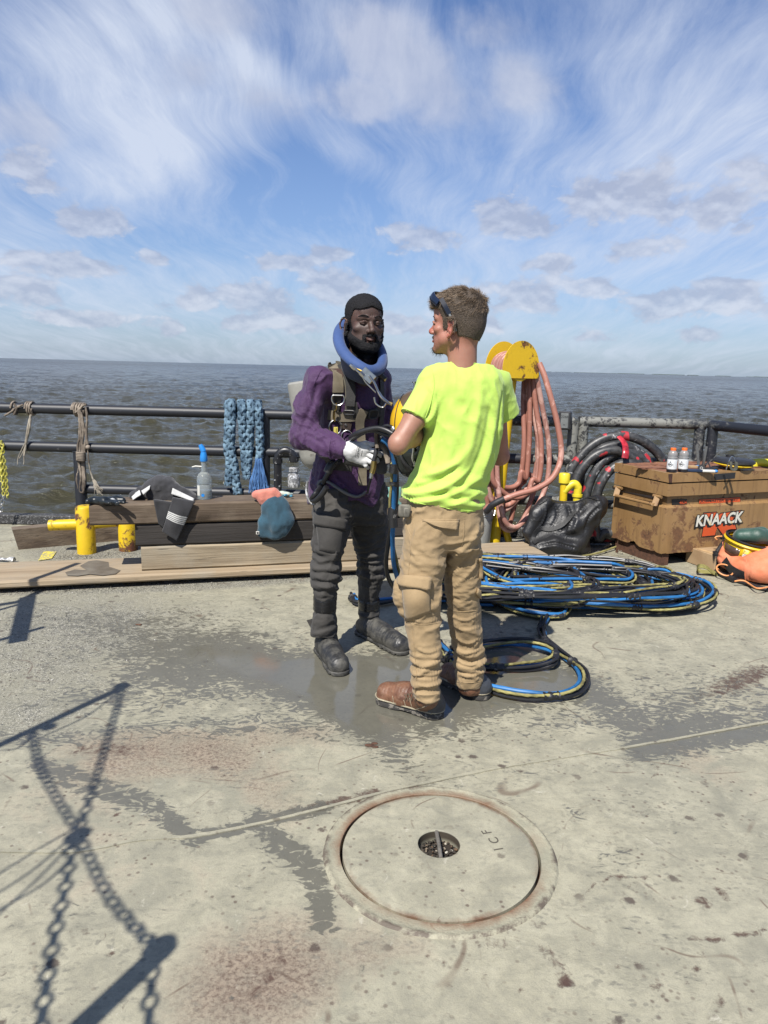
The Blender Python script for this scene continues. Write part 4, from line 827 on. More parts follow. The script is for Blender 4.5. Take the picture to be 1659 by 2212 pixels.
S = surf(S, 2); S.V += S.normals()*(.009*fbm(S.V*[1, 1, 1], 14, 3, 4))[:, None]; S.disp(.006*np.abs(vnoise(S.V, 30, 6))*-1); S.obj('heap', M_towel, tw)
patch('hanging_flap', (T(373, 1075, -.05), T(421, 1083, -.05), T(382, 1168, -.03), T(350, 1147, -.03)), 16, 24, M_towelb, tw, .010, .026, 6, 3, bulge=.02)
patch('side_flap', (T(331, 1080, -.045), T(372, 1085, -.04), T(352, 1140, -.02), T(342, 1132, -.02)), 10, 12, M_towel, tw, .010, .014, 9, 5)
patch('white_hem', (top(282, 1070, .02), PY(300, 1058, tb[1]-.08), PY(303, 1068, tb[1]-.12), top(286, 1079, .01)), 6, 4, M_twhite, tw, .006, .008, 12, 6)
patch('white_hem', (PY(305, 1060, tb[1]-.09), PY(324, 1048, tb[1]-.08), PY(322, 1056, tb[1]-.11), PY(309, 1068, tb[1]-.12)), 6, 4, M_twhite, tw, .006, .006, 12, 7)
patch('white_hem', (PY(373, 1054, tb[1]-.09), PY(420, 1077, tb[1]-.09), PY(417, 1083, tb[1]-.12), PY(370, 1067, tb[1]-.10)), 10, 4, M_twhite, tw, .006, .006, 12, 8)
# black gloves / strap on the timber's left end
gl = thing('glove', 'crumpled black work glove with white patches on the left end of the brown timber', 'glove', top(228, 1082)); S = Vol(top(228, 1082)-np.array([.3, .2, .03]), top(228, 1082)+np.array([.3, .2, .12]), .005)
for pts, r in (([(190, 1083), (205, 1081), (225, 1083), (240, 1082)], [.018, .026, .03, .026]), ([(235, 1081), (252, 1080), (266, 1081)], [.026, .028, .02]), ([(205, 1079), (230, 1079), (262, 1080)], .014), ([(240, 1084), (252, 1087), (258, 1092)], [.016, .013, .009]), ([(225, 1084), (236, 1087)], [.016, .01]), ([(250, 1084), (268, 1086)], [.014, .01])): S.path([top(x, y, .02) for x, y in pts], r, .012)
S = surf(S, 2); S.disp(.005*fbm(S.V, 30, 3, 2)); m = Mat('black_nitrile'); P = m.coord('Object'); S.obj('palm', m.done(m.mix(m.mr(m.noise(P, 11, 4, .6), .61, .65), (.012, .016, .018), (.5, .52, .52)), .35), gl)
# coral rag and blue cap
rg = thing('rag', 'crumpled coral pink rag on the brown timber above the blue cloth', 'rag', top(580, 1078)); S = Vol(top(580, 1076)-np.array([.2, .25, .22]), top(580, 1076)+np.array([.2, .15, .12]), .005)
for pts, r in (([(554, 1068), (568, 1068), (592, 1062)], .030), ([(562, 1072), (580, 1076), (600, 1072)], .03), ([(568, 1080), (578, 1094), (576, 1106)], [.036, .032, .014]), ([(585, 1078), (590, 1090), (580, 1100)], [.03, .022, .014]), ([(592, 1064), (601, 1074), (600, 1082)], .02)): S.path([top(x, y, .03)*0+PY(x, y, top(580, 1080)[1]-.05) for x, y in pts], r, .02)
S = surf(S, 2); S.disp(.009*fbm(S.V, 18, 3, 5)); S.obj('folds', clothmat('coral_cloth', (.55, .19, .14)), rg)
cp = thing('cloth_cap', 'dark teal blue cloth hanging down over the timbers below the coral rag', 'cloth', T(590, 1120)); S = Vol(T(590, 1120)-np.array([.25, .25, .2]), T(590, 1120)+np.array([.25, .15, .22]), .006)
Yc = T(590, 1120, -.05)[1]
for pts, r in (([(580, 1095), (600, 1088), (612, 1092)], [.05, .06, .04]), ([(585, 1110), (575, 1130), (566, 1152)], [.05, .04, .02]), ([(598, 1105), (600, 1130), (598, 1148)], [.07, .08, .035]), ([(612, 1105), (618, 1122), (614, 1140)], [.045, .045, .03]), ([(568, 1150), (590, 1154), (612, 1148)], [.02, .028, .028])): S.path([PY(x, y, Yc) for x, y in pts], r, .03, flat=VT, fr=.6)
S = surf(S, 2); S.disp(.016*fbm(S.V*[1.2, 1, .45], 13, 3, 8)); S.obj('folds', clothmat('teal_cloth', (.022, .075, .115)), cp)
B = MB(); B.box(PY(556.5, 1151, Yc-.03), (.022, .004, .022), bev=.001); B.obj('tag_square', M_white, cp, False); B = MB(); B.box(PY(556.5, 1151, Yc-.034), (.012, .003, .012), bev=.001); B.obj('tag_mark', M_black, cp, False)
gv = thing('glove', 'pair of teal rubber-dipped gloves lying on the timber beside the coral rag', 'gloves', top(617, 1074)); S = Vol(top(617, 1072)-np.array([.14, .1, .03]), top(617, 1072)+np.array([.14, .1, .08]), .004)
for pts, r in (([(598, 1066), (610, 1066), (622, 1068)], .018), ([(604, 1073), (616, 1074), (624, 1073), (630, 1071)], [.018, .016, .012, .009]), ([(610, 1076), (622, 1077), (627, 1076)], [.014, .011, .008]), ([(615, 1070), (626, 1068), (631, 1067)], .009)): S.path([top(x, y, .02) for x, y in pts], r, .006)
S = surf(S, 1); m = Mat('teal_rubber'); P = m.coord('Object'); S.obj('palm', m.done(m.mix(m.mr(m.noise(P, 14, 3), .5, .55), (.07, .25, .36), (.45, .5, .42)), .5), gv)
rg2 = thing('rag', 'faded green rag draped on the timber between the two men', 'rag', top(850, 1075)); 
patch('folds', (T(833, 1052, .05)*1, T(866, 1052, .05), T(868, 1092, -.03), T(838, 1088, -.03)), 10, 14, clothmat('green_cloth', (.10, .24, .2)), rg2, .01, .02, 10, 4, bulge=.02)
# ------------------------------------------------------------------ hose rack
rk0 = G(1067, 1172); nR = np.array([sin(radians(25)), -cos(radians(25)), 0]); uR = np.array([cos(radians(25)), sin(radians(25)), 0]); zax = np.array([0, 0, 1.])
rk = thing('hose_rack', 'yellow steel hose hanger with two half-round plates on a post, rust at the plate corners', 'hose rack', rk0)
YPf = rk0[1]-.12; cF = PY(1126, 797, YPf)
def plate(c, w, hgt, mat, name):
    n_ = 30; poly = [(w*cos(t), hgt*sin(t)) for t in np.linspace(0, pi, n_)]; poly = [(w*.99, -.075), ]+poly+[(-w*.88, -.075)] ; B = MB(); B.extr(poly[::-1], uR, zax, -nR, c, .008); return B.obj(name, mat, rk, True, 30)
plate(cF, .178, .225, M_yel2, 'front_plate'); plate(cF-nR*.26+np.array([-.0, 0, .0]), .178, .225, M_yel2, 'back_plate')
B = MB(); B.lathe([(.10, -.255), (.10, -.01)], cF, nR, 24); B.obj('saddle', M_yel, rk)
B = MB(); tp = PY(1104, 818, cF[1]+.10); B.tube([rk0, tp+(0, 0, .05)], [.052, .05], 20); B.obj('post', M_yel, rk)
B = MB(); b0 = PY(1185, 1165, rk0[1]+.02); b0 = G(1120, 1150); B.tube([G(1100, 1172, 0), PY(1062, 1040, rk0[1]+.05)], .03, 14); B.obj('brace', M_yel, rk)
hs = thing('hose', 'faded pink-red rubber hose hung in long loops from the yellow rack', 'hose', G(1130, 1165))
M_pink = wear('faded_red_rubber', (.42, .18, .13), (.55, .30, .24), .56, 6, .55, bump=.1); M_pink2 = wear('faded_pink_rubber', (.45, .22, .175), (.58, .35, .29), .5, 7, .6, bump=.1)
cD = cF-np.array([0, 0, .02])
for k in range(9):
    off = -.03-.022*k-.01*RNG.random(); rx = .145+.012*RNG.random(); bx = [.335, .25, .30, .19, .27, .22, .32, .17, .26][k]; lx = [.18, .23, .20, .26, .15, .22, .24, .19, .21][k]; bz = [1.30, 1.05, 1.18, .98, 1.34, 1.14, 1.02, 1.38, 1.25][k]; sk = RNG.uniform(-.02, .05)
    ctl = [(-rx, .02), (-rx*.72, .11), (0, .145), (rx*.72, .11), (rx, .02), (rx+(bx-rx)*.45, -.25), (bx, -.60), (bx*1.0, -.90), (bx*.72, -bz*.86), (.1+sk, -bz*.97), (0, -bz), (-lx*.6, -bz*.93), (-lx, -.85), (-lx, -.5), (-rx*1.05, -.22)]
    P_ = np.array([cD+uR*(u+.01)+zax*v+nR*(off+.05*(v < -.3)*sin(k*2.1)+.06*max(0, -v-.5)*cos(k*1.3)) for u, v in ctl]); q = cr(P_, 7, True)
    B = MB(); B.tube(q, .0222, 12, caps=False, closed=True); B.obj('hose_loop', M_pink if k % 2 else M_pink2, hs)
B = MB(); a = [PY(1057, 1098, rk0[1]-.25), PY(1075, 1083, rk0[1]-.28), PY(1095, 1075, rk0[1]-.28), PY(1092, 1074, rk0[1]-.28)]
B.tube(cr([PY(1050, 1105, rk0[1]-.22), PY(1065, 1090, rk0[1]-.26), PY(1090, 1077, rk0[1]-.28)], 6), .028, 12); B.obj('tape_splice', M_black, hs)
B = MB(); B.tube(cr([PY(1045, 1100, rk0[1]-.2), PY(1065, 1090, rk0[1]-.25), PY(1110, 1070, rk0[1]-.28), PY(1160, 1055, rk0[1]-.26), PY(1195, 1030, rk0[1]-.22), PY(1212, 985, rk0[1]-.16), PY(1206, 925, rk0[1]-.14), PY(1190, 860, rk0[1]-.12), PY(1176, 812, rk0[1]-.08), PY(1165, 785, rk0[1]-.04)], 8), .0245, 12); B.obj('hose_loop', M_pink, hs)
# light box on the rail
lb = PY(1221, 908, RY-.08); lbt = thing('junction_box', 'small dark box with a pale stencilled panel mounted on the grey railing', 'box', lb); axl = np.array([(cos(.35), -sin(.35)*1, 0), (sin(.35), cos(.35), 0), (0, 0, 1)])
B = MB(); B.box(lb, (.095, .11, .155), axl, .008); B.obj('housing', plain('box_grey', (.03, .03, .032), .5), lbt, False); B = MB(); B.box(lb-axl[1]*.057, (.062, .004, .125), axl, .002); B.obj('panel', plain('panel_grey', (.16, .17, .17), .5), lbt, False)
put_text('2268', lb-axl[1]*.0595+(0, 0, .032), axl[0], (0, 0, 1), -axl[1], .030, M_black, 'stencil', lbt); put_text('-', lb-axl[1]*.0595+(0, 0, -.03), axl[0], (0, 0, 1), -axl[1], .06, M_black, 'stencil', lbt)
B = MB(); B.tube([lb+axl[1]*.04-axl[0]*.08, lb+axl[1]*.03-axl[0]*.02], [.06, .045], 16); B.obj('bracket', M_black, lbt)
# bucket
bk = G(1030, 1176); bkt = thing('bucket', 'dirty white plastic bucket with ribbed rim behind the man in the yellow-green shirt', 'bucket', bk); B = MB(); B.lathe([(0, 0), (.105, 0), (.11, .01), (.122, .26), (.128, .265), (.124, .275), (.13, .28), (.126, .30), (.132, .305), (.128, .325), (.134, .33), (.134, .345), (.128, .345), (.12, .3), (.105, .02), (0, .018)], bk+(0, .0, 0), seg=40, cap=False); B.obj('pail', wear('dirty_white', (.45, .45, .42), (.2, .19, .17), .6, 18, .5), bkt)
B = MB(); t = np.linspace(0, pi, 14); B.tube(np.stack([bk[0]+.135*np.cos(t), bk[1]-.03-.10*np.sin(t)*.6, .31-.13*np.sin(t)], 1), .003, 6); B.obj('handle', M_steel, bkt)
# big black hoses
hc = thing('hose_coil', 'coil of thick black rubber hose with red bands and white scuffs leaning on the railing', 'hose', G(1330, 1160))
m = Mat('banded_rubber'); P = m.coord('Object'); n = m.noise(P, 6.5, 3, .5); n2 = m.noise(m.map(P, sc=(1, 1, 1)), 22, 7, .7, .5); wv = m.noise(P, 120, 3)
col = m.mix(m.mr(n2, .4, .75), (.02, .021, .023), (.085, .085, .085)); col = m.mix(m.mr(m.noise(P, 9.5, 2, .4), .63, .65), col, (.42, .03, .04)); col = m.mix(m.mul(m.mr(n2, .60, .66), m.mr(n, .44, .54)), col, (.5, .5, .5)); M_band = m.done(col, .45, normal=m.bump(n2, .3, .003))
hcs = [(1340, 1100, 124, 159), (1334, 1100, 96, 139), (1348, 1100, 84, 123), (1322, 1105, 92, 132), (1354, 1112, 70, 112)]
for k, (cx, cy, rx, ry) in enumerate(hcs):
    pts = []
    for t in np.linspace(0, 2*pi, 26, endpoint=False):
        px = cx+rx*cos(t); py = cy-ry*sin(t); Yh = 6.33-.03*k+.03*sin(t); p = PY(px, py, Yh)
        if p[2] < .05: p[2] = .05+.02*k
        pts.append(p)
    B = MB(); B.tube(cr(pts, 5, True), .040, 16, caps=False, closed=True); B.obj('hose_turn', M_band, hc)
B = MB(); q = [PY(1338, 944, 6.26), PY(1349, 958, 6.20), PY(1352, 975, 6.12), PY(1350, 990, 6.10)]; B.tube(cr(q, 5), .03, 8, flat=.5); B.obj('binding_tape', plain('red_black_tape', (.35, .02, .03), .3, .9, 14), hc)
for cx, cy in ((1348, 955), (1350, 972)): pass
# yellow vents
vp = thing('vent_pipe', 'chipped yellow vent pipes, one capped and one elbowed, behind the black bag', 'vent pipe', G(1222, 1150)); Yv = 6.05
m = rustmat('yellow_chipped', (.74, .60, .03), (.02, .02, .02), .42, 16, .4)
a = PY(1218, 1090, Yv); b = PY(1220, 1022, Yv); B = MB(); B.tube([(a[0], Yv, 0), (b[0], Yv, b[2]-.07)], .031, 18); B.obj('riser', M_yel, vp); B = MB(); B.lathe([(.03, -.085), (.044, -.08), (.046, -.01), (.038, .0), (0, .002)], (b[0], Yv, b[2]), seg=20); B.obj('cap', m, vp)
e1 = PY(1232, 1050, Yv); e2 = PY(1248, 1060, Yv); B = MB(); B.tube(cr([(b[0], Yv, e1[2]-.05), (e1[0]-.01, Yv, e1[2]+.0), (e1[0]+.03, Yv, e1[2]+.02), (e2[0]-.005, Yv, e2[2]+.03), (e2[0], Yv, e2[2]-.03), (e2[0], Yv, .05)], 5), .033, 16); B.tube([(e2[0], Yv, e2[2]-.05), (e2[0], Yv, e2[2]-.03)], .042, 16); B.obj('elbow', m, vp)
# ------------------------------------------------------------------ black vinyl bag
bg_ = G(1215, 1195); bgt = thing('bag', 'slumped shiny black vinyl bag with a carrying strap in front of the yellow vents', 'bag', bg_); Yb = bg_[1]
S = Vol(bg_-np.array([.45, .42, .02]), bg_+np.array([.45, .4, .62]), .0075)
def pb(x, y, d=0.): return PY(x, y, Yb+d)
S.stack([(0.0, pb(1205, 1190)[0], Yb+.02, .25, .16), (.03, pb(1205, 1190)[0], Yb+.02, .285, .185), (.12, pb(1205, 1160)[0], Yb+.03, .27, .18), (.24, pb(1215, 1130)[0], Yb+.05, .225, .14), (.36, pb(1222, 1100)[0], Yb+.06, .20, .09), (.42, pb(1222, 1085)[0], Yb+.06, .19, .06)], .02, e=2.0)
for pts, r in (([pb(1270, 1090, .0), pb(1300, 1085, -.03), pb(1306, 1105, -.03)], [.07, .05, .03]), ([pb(1290, 1095, -.06), pb(1240, 1140, -.10)], [.075, .06]), ([pb(1180, 1085, .0), pb(1160, 1110, -.02), pb(1140, 1150, -.05)], [.06, .06, .06]), ([pb(1150, 1185, -.12), pb(1200, 1180, -.16), pb(1240, 1182, -.15)], [.05, .055, .05]), ([pb(1250, 1175, -.1), pb(1262, 1150, -.06), pb(1290, 1115, -.03)], [.05, .06, .05])): S.path(pts, r, .05)
S.plane((0, 0, .004), (0, 0, -1)); S.ell(pb(1225, 1073, .06), (.17, .045, .05), .02, 's')
S = surf(S, 1)
q = S.V; w1 = (1-np.abs(fbm(q*[1, 1, .55], 5.5, 1, 3)*3.2).clip(0, 1))**1.4; w2 = (1-np.abs(fbm(q*[1.2, 1, .6]+.3, 10, 1, 9)*3.4).clip(0, 1))**1.5
S.disp((.020*(w1-.5)+.005*(w2-.4))*np.clip((q[:, 2]-.0)/.08, .1, 1)); S.smooth(7, .6); S.bvh()
for pts, w_, a_ in (([(1180, 1090), (1175, 1120), (1150, 1160)], .012, .02), ([(1225, 1092), (1232, 1120), (1205, 1150)], .012, -.025), ([(1270, 1088), (1240, 1120), (1225, 1150)], .012, .025), ([(1160, 1180), (1200, 1172), (1245, 1185)], .014, -.025), ([(1195, 1085), (1205, 1110), (1190, 1140)], .010, -.02), ([(1300, 1090), (1275, 1115), (1262, 1150)], .012, -.02)): S.stroke(pts, w_, a_)
S.smooth(2, .4); M_vinyl = Mat('black_vinyl'); P = M_vinyl.coord('Object'); M_vinyl = M_vinyl.done((.014, .014, .015), M_vinyl.mr(M_vinyl.noise(P, 9, 5), .3, .7, .34, .6), normal=M_vinyl.bump(M_vinyl.noise(P, 14, 5, .6, .8), .6, .02)); S.obj('body', M_vinyl, bgt)
P_, N_ = S.line([(1160, 1175), (1150, 1160), (1165, 1140), (1185, 1145), (1215, 1135), (1245, 1105)], 5, .006); B = MB(); B.ribbon(P_, N_, .035, .006); B.obj('strap', plain('black_webbing', (.012, .012, .012), .55, .3, 90, bump=.6, bs=300), bgt)
P_, N_ = S.line([(1165, 1090), (1190, 1076), (1225, 1074), (1262, 1073), (1295, 1082)], 5, .004); B = MB(); B.tube(P_, .007, 8); B.obj('rim_piping', M_vinyl, bgt)
# ------------------------------------------------------------------ tool chest
aR, aL = radians(21), radians(112); U_ = np.array([cos(aR), sin(aR), 0]); L_ = np.array([cos(aL), sin(aL), 0]); Cc = np.array([2.165, 5.60, 0]); LW, LD = 1.22, .61
ch = thing('tool_chest', 'big rusty tan steel jobsite tool chest with orange and white lettering', 'tool chest', Cc)
def chm(name, hole=False):
    m = Mat(name); P = m.coord('Object'); n = m.noise(P, 9, 8, .7, .6); n0 = m.noise(P, 2.4, 4, .6); n2 = m.noise(P, 60, 5, .7); z = m.sep(P)[2]
    col = m.mix(m.mr(n0, .35, .65), (.26, .15, .058), (.33, .20, .088)); s = m.noise(m.map(P, sc=(16, 16, 1.3)), 1.6, 6, .65, .3); col = m.mix(m.mul(m.mr(s, .5, .72), .55), col, (.115, .06, .03))
    low = m.mr(z, .34, .12); f = m.mr(m.add(n, m.add(m.mul(m.sub(n0, .5), .5), m.mul(low, .09))), .565, .65); f2 = m.mr(m.add(n, m.mul(m.sub(n2, .5), .3)), .63, .69)
    col = m.mix(m.mul(f, .8), col, m.mix(m.mr(n2, .35, .65), (.155, .062, .025), (.075, .03, .016))); col = m.mix(m.mul(f2, .7), col, (.045, .022, .014)); return m.done(col, m.mix(f, .48, .85), normal=m.bump(m.sub(m.mul(n2, .35), f), .5, .003))
M_ch = chm('tan_chest_paint'); M_dk = plain('chest_dark_gap', (.02, .012, .009), .8)
def cbox(name, u0, u1, v0, v1, z0, z1, mat=None, bev=.004):
    ax = np.array([U_, np.cross((0, 0, 1), U_), (0, 0, 1)]); 
    V = []; 
    for z in (z0, z1):
        for (u, v) in ((u0, v0), (u1, v0), (u1, v1), (u0, v1)): V.append(Cc+U_*u+L_*v+np.array([0, 0, z]))
    B = MB(); B.addm(V, [(0, 3, 2, 1), (4, 5, 6, 7), (0, 1, 5, 4), (1, 2, 6, 5), (2, 3, 7, 6), (3, 0, 4, 7)]); return B.obj(name, mat or M_ch, ch, False)
# sheet panels of the base with a rust-eaten lower edge
nF = nrm(np.cross(U_, (0, 0, 1))); nL = nrm(np.cross((0, 0, 1), L_)); 
if nF@(C0-Cc) < 0: nF = -nF
if nL@(C0-Cc) < 0: nL = -nL
def panel(name, o, a, W_, z0, z1, nn, holes, seed):
    N = 70; top_ = [(W_, z1), (0, z1)]; bot = []
    for k in range(N+1):
        u = W_*k/N; d = .004*max(0, vnoise(np.array([[u*30, seed, 0]]), 1, seed)[0])
        for c, w_, hh in holes: d = max(d, hh*max(0, 1-abs(u-c)/w_)*(.75+.5*vnoise(np.array([[u*60, seed, 1]]), 1, seed)[0]))
        bot.append((u, z0+d))
    B = MB(); B.extr(bot+top_, a, zax, -nn, o, .004); return B.obj(name, M_ch, ch, False)
panel('front_panel', Cc, U_, LW, .10, .462, nF, [(.02, .03, .012), (.9, .05, .01)], 3); panel('end_panel', Cc+L_*.0, L_, LD, .10, .462, nL, [(.33, .075, .042), (.08, .04, .01), (.53, .05, .012)], 5)
cbox('inner_shell', .006, LW-.006, .006, LD-.006,   .13, .46, M_dk); cbox('recess_band', .03, LW-.02, .03, LD-.02, .465, .57)
B = MB(); V = [Cc+np.array([0, 0, .462]), Cc+U_*LW+np.array([0, 0, .462]), Cc+U_*LW+L_*LD+np.array([0, 0, .462]), Cc+L_*LD+np.array([0, 0, .462])]; W2 = [p+s for p, s in zip(V, (U_*.035+L_*.035+(0, 0, .02), -U_*.035+L_*.035+(0, 0, .02), -U_*.03-L_*.03+(0, 0, .02), U_*.035-L_*.035+(0, 0, .02)))]
B.addm(V+W2, [(0, 1, 5, 4), (1, 2, 6, 5), (2, 3, 7, 6), (3, 0, 4, 7)]); B.obj('ledge', M_ch, ch, False)
cbox('upper_band', -.006, LW+.006, -.006, LD+.006, .556, .653); cbox('gap', .012, LW-.01, .012, LD-.01, .650, .668, M_dk); cbox('lid', -.012, LW+.012, -.012, LD+.012, .664, .735)
B = MB()
for k in range(40):
    u, v = RNG.uniform(.02, LW-.1), RNG.uniform(.15, LD-.03); s = RNG.uniform(.02, .09); q = Cc+U_*u+L_*v+np.array([0, 0, .737]); a_ = RNG.random()*6; poly = [(s*(.6+.5*RNG.random())*cos(t+a_)*1.6, s*(.4+.5*RNG.random())*sin(t)) for t in np.linspace(0, 2*pi, 8, endpoint=False)]; tl = RNG.uniform(-.05, .05); B.extr(poly, nrm(U_+np.array([0, 0, tl])), nrm(L_+np.array([0, 0, RNG.uniform(-.08, .08)])), zax, q, .003)
m = Mat('rust_flake'); P = m.coord('Object'); M_fl = m.done(m.mix(m.mr(m.noise(P, 14, 6, .7), .35, .65), (.30, .13, .07), (.13, .055, .03)), .85, normal=m.bump(m.noise(P, 50, 5), .7, .004)); tag(B.obj('rust_flakes', M_fl, ch, False), kind='stuff')
cbox('lid_scale', .03, LW-.01, .09, LD-.02, .7353, .7362, M_fl)
# dark patch on lid front, corner rust
def onp(px, py, o, n):
    d = ray(px, py); return C0+d*(((np.asarray(o)-C0)@n)/(d@n))
def c5(x, y): return (1260.8+.24*x, 895.8+.24*y)
def decal(name, pts, mat, o=Cc, n=nF, off=.0, th=.0008, parent=ch):
    P_ = [onp(*c5(x, y), o+n*off, n) for x, y in pts]; N = len(P_); V = P_+[p+n*th for p in P_]; B = MB(); B.addm(V, [tuple(range(N)), tuple(range(N, 2*N))]+[(i, (i+1) % N, N+(i+1) % N, N+i) for i in range(N)]); return B.obj(name, mat, parent, False)
oLid = Cc+nF*.0132; decal('black_patch', [(1172, 535), (1368, 520), (1360, 572), (1180, 588)], plain('patch_black', (.022, .022, .025), .5), oLid)
decal('corner_rust', [(762, 535), (800, 533), (795, 612), (768, 612)], plain('rust_stain', (.06, .025, .015), .85, .5, 40), oLid)
oF = Cc+nF*.002; M_or = wear('orange_print', (.75, .115, .03), (.55, .16, .07), .66, 30, .5, bump=.05); M_pk = plain('black_print', (.014, .014, .014), .5); M_cr = wear('cream_print', (.78, .76, .66), (.68, .52, .25), .56, 8, .5, bump=.05)
decal('logo_outline', [(1075, 880), (1200, 872), (1202, 908), (1232, 882), (1426, 856), (1352, 930), (1394, 1080), (1250, 1090), (1200, 1020), (1185, 1092), (1056, 1104), (1072, 1010)], M_pk, oF, off=.0)
decal('logo_letter', [(1083, 890), (1196, 880), (1200, 915), (1236, 890), (1412, 866), (1343, 935), (1386, 1072), (1256, 1082), (1203, 1008), (1180, 1084), (1064, 1096), (1080, 1010)], M_or, oF, off=.0012)
a1 = onp(*c5(1003, 1010), oF, nF); a2 = onp(*c5(1425, 968), oF, nF); tw_ = np.linalg.norm(a2-a1); aU = nrm(a2-a1); aV = nrm(np.cross(nF, aU)); 
if aV[2] < 0: aV = -aV
v, f = text_mesh('KNAACK', 1, .0, off=.035, shear=.12, align='LEFT'); sx = tw_*1.0/(v[:, 0].max()-v[:, 0].min()); hgt = .094; sy = hgt/(v[:, 1].max()-v[:, 1].min()); v0x, v0y = v[:, 0].min(), v[:, 1].min()
def lay(txtv, off, dx=0., dy=0., grow=1.): 
    return a1+nF*off+aU*((txtv[:, :1]-v0x)*sx+dx)+aV*((txtv[:, 1:2]-v0y)*sy*grow+dy)
for k in range(5): mesh('letter_shadow', lay(v, .0030+.0002*k, -.003-.0035*k+.004*(k == 0), -.0035*k-.002), f, M_pk, ch, False)
vo, fo = text_mesh('KNAACK', 1, .0, off=.085, shear=.12, align='LEFT'); mesh('letter_outline', a1+nF*.0042+aU*((vo[:, :1]-v0x)*sx)+aV*((vo[:, 1:2]-v0y)*sy), fo, M_pk, ch, False)
mesh('lettering', lay(v, .0052), f, M_cr, ch, False)
oR = Cc-nF*.028; d_ = onp(*c5(795, 785), oR, nF)
decal('number_plate', [(793, 762), (931, 758), (931, 808), (793, 812)], M_pk, oR, off=.001); decal('name_plate_edge', [(1036, 760), (1412, 740), (1412, 788), (1036, 806)], M_pk, oR, off=.001); decal('name_plate', [(1040, 764), (1408, 744), (1408, 784), (1040, 801)], M_or, oR, off=.0022)
def textbox(t, p0, p1, hpx, mat, o, lift_, name, **k):
    b1 = onp(*c5(*p0), o+nF*lift_, nF); b2 = onp(*c5(*p1), o+nF*lift_, nF); u = nrm(b2-b1); vv = nrm(np.cross(nF, u)); vv = vv if vv[2] > 0 else -vv; tv, tf = text_mesh(t, 1, 0, align='LEFT', **k); h_ = hpx*.24*.00357
    X_ = (tv[:, :1]-tv[:, 0].min())/(np.ptp(tv[:, 0]))*np.linalg.norm(b2-b1); Y_ = (tv[:, 1:2]-tv[:, 1].min())/np.ptp(tv[:, 1])*h_; return mesh(name, b1+u*X_+vv*Y_, tf, mat, ch, False)
textbox('4824', (860, 806), (926, 803), 32, M_or, oR, .003, 'number', off=.01); textbox('JOBMASTER CHEST', (1046, 797), (1392, 779), 27, M_pk, oR, .0036, 'name', off=.025, shear=.1)
# end handle
def onL(x, y, off): return onp(*c5(x, y), Cc+nL*off, nL)
B = MB(); h1, h2 = onL(285, 728, .05), onL(638, 812, .05); B.tube([h1, h2], .013, 12); B.obj('handle_bar', M_ch, ch)
for (x1, y1, x2, y2) in ((312, 655, 290, 735), (665, 735, 635, 822)):
    B = MB(); p, q = onL(x1, y1, .008), onL(x2, y2, .055); ax = basis(q-p); B.box((p+q)/2, (.045, .01, np.linalg.norm(q-p)), np.array([ax[0], ax[1], ax[2]])); B.tube([p-L_*.045, p+L_*.045], .012, 10); B.obj('handle_bracket', M_ch, ch, False)
decal('handle_recess', [(255, 640), (300, 650), (300, 680), (700, 745), (760, 750), (640, 760), (262, 668)], M_dk, Cc, nL, off=.001)
for u in (.06, .4, .8, 1.1): 
    B = MB(); c_ = Cc+U_*u+L_*.3+np.array([0, 0, .05]); B.box(c_, (.07, .56, .10), np.array([U_, np.cross((0, 0, 1), U_), (0, 0, 1)])); B.obj('runner', M_rustdark, ch, False)
for k, (px, py) in enumerate(((1390, 1208), (1335, 1195))):
    B = MB(); p = G(px, py); B.addm([p, p+L_*.012, p+L_*.035, p+L_*.02+zax*.10, p+L_*.012+zax*.11], [(0, 1, 2, 3, 4)]); B.obj('foot_gusset', M_rustdark, ch, False)
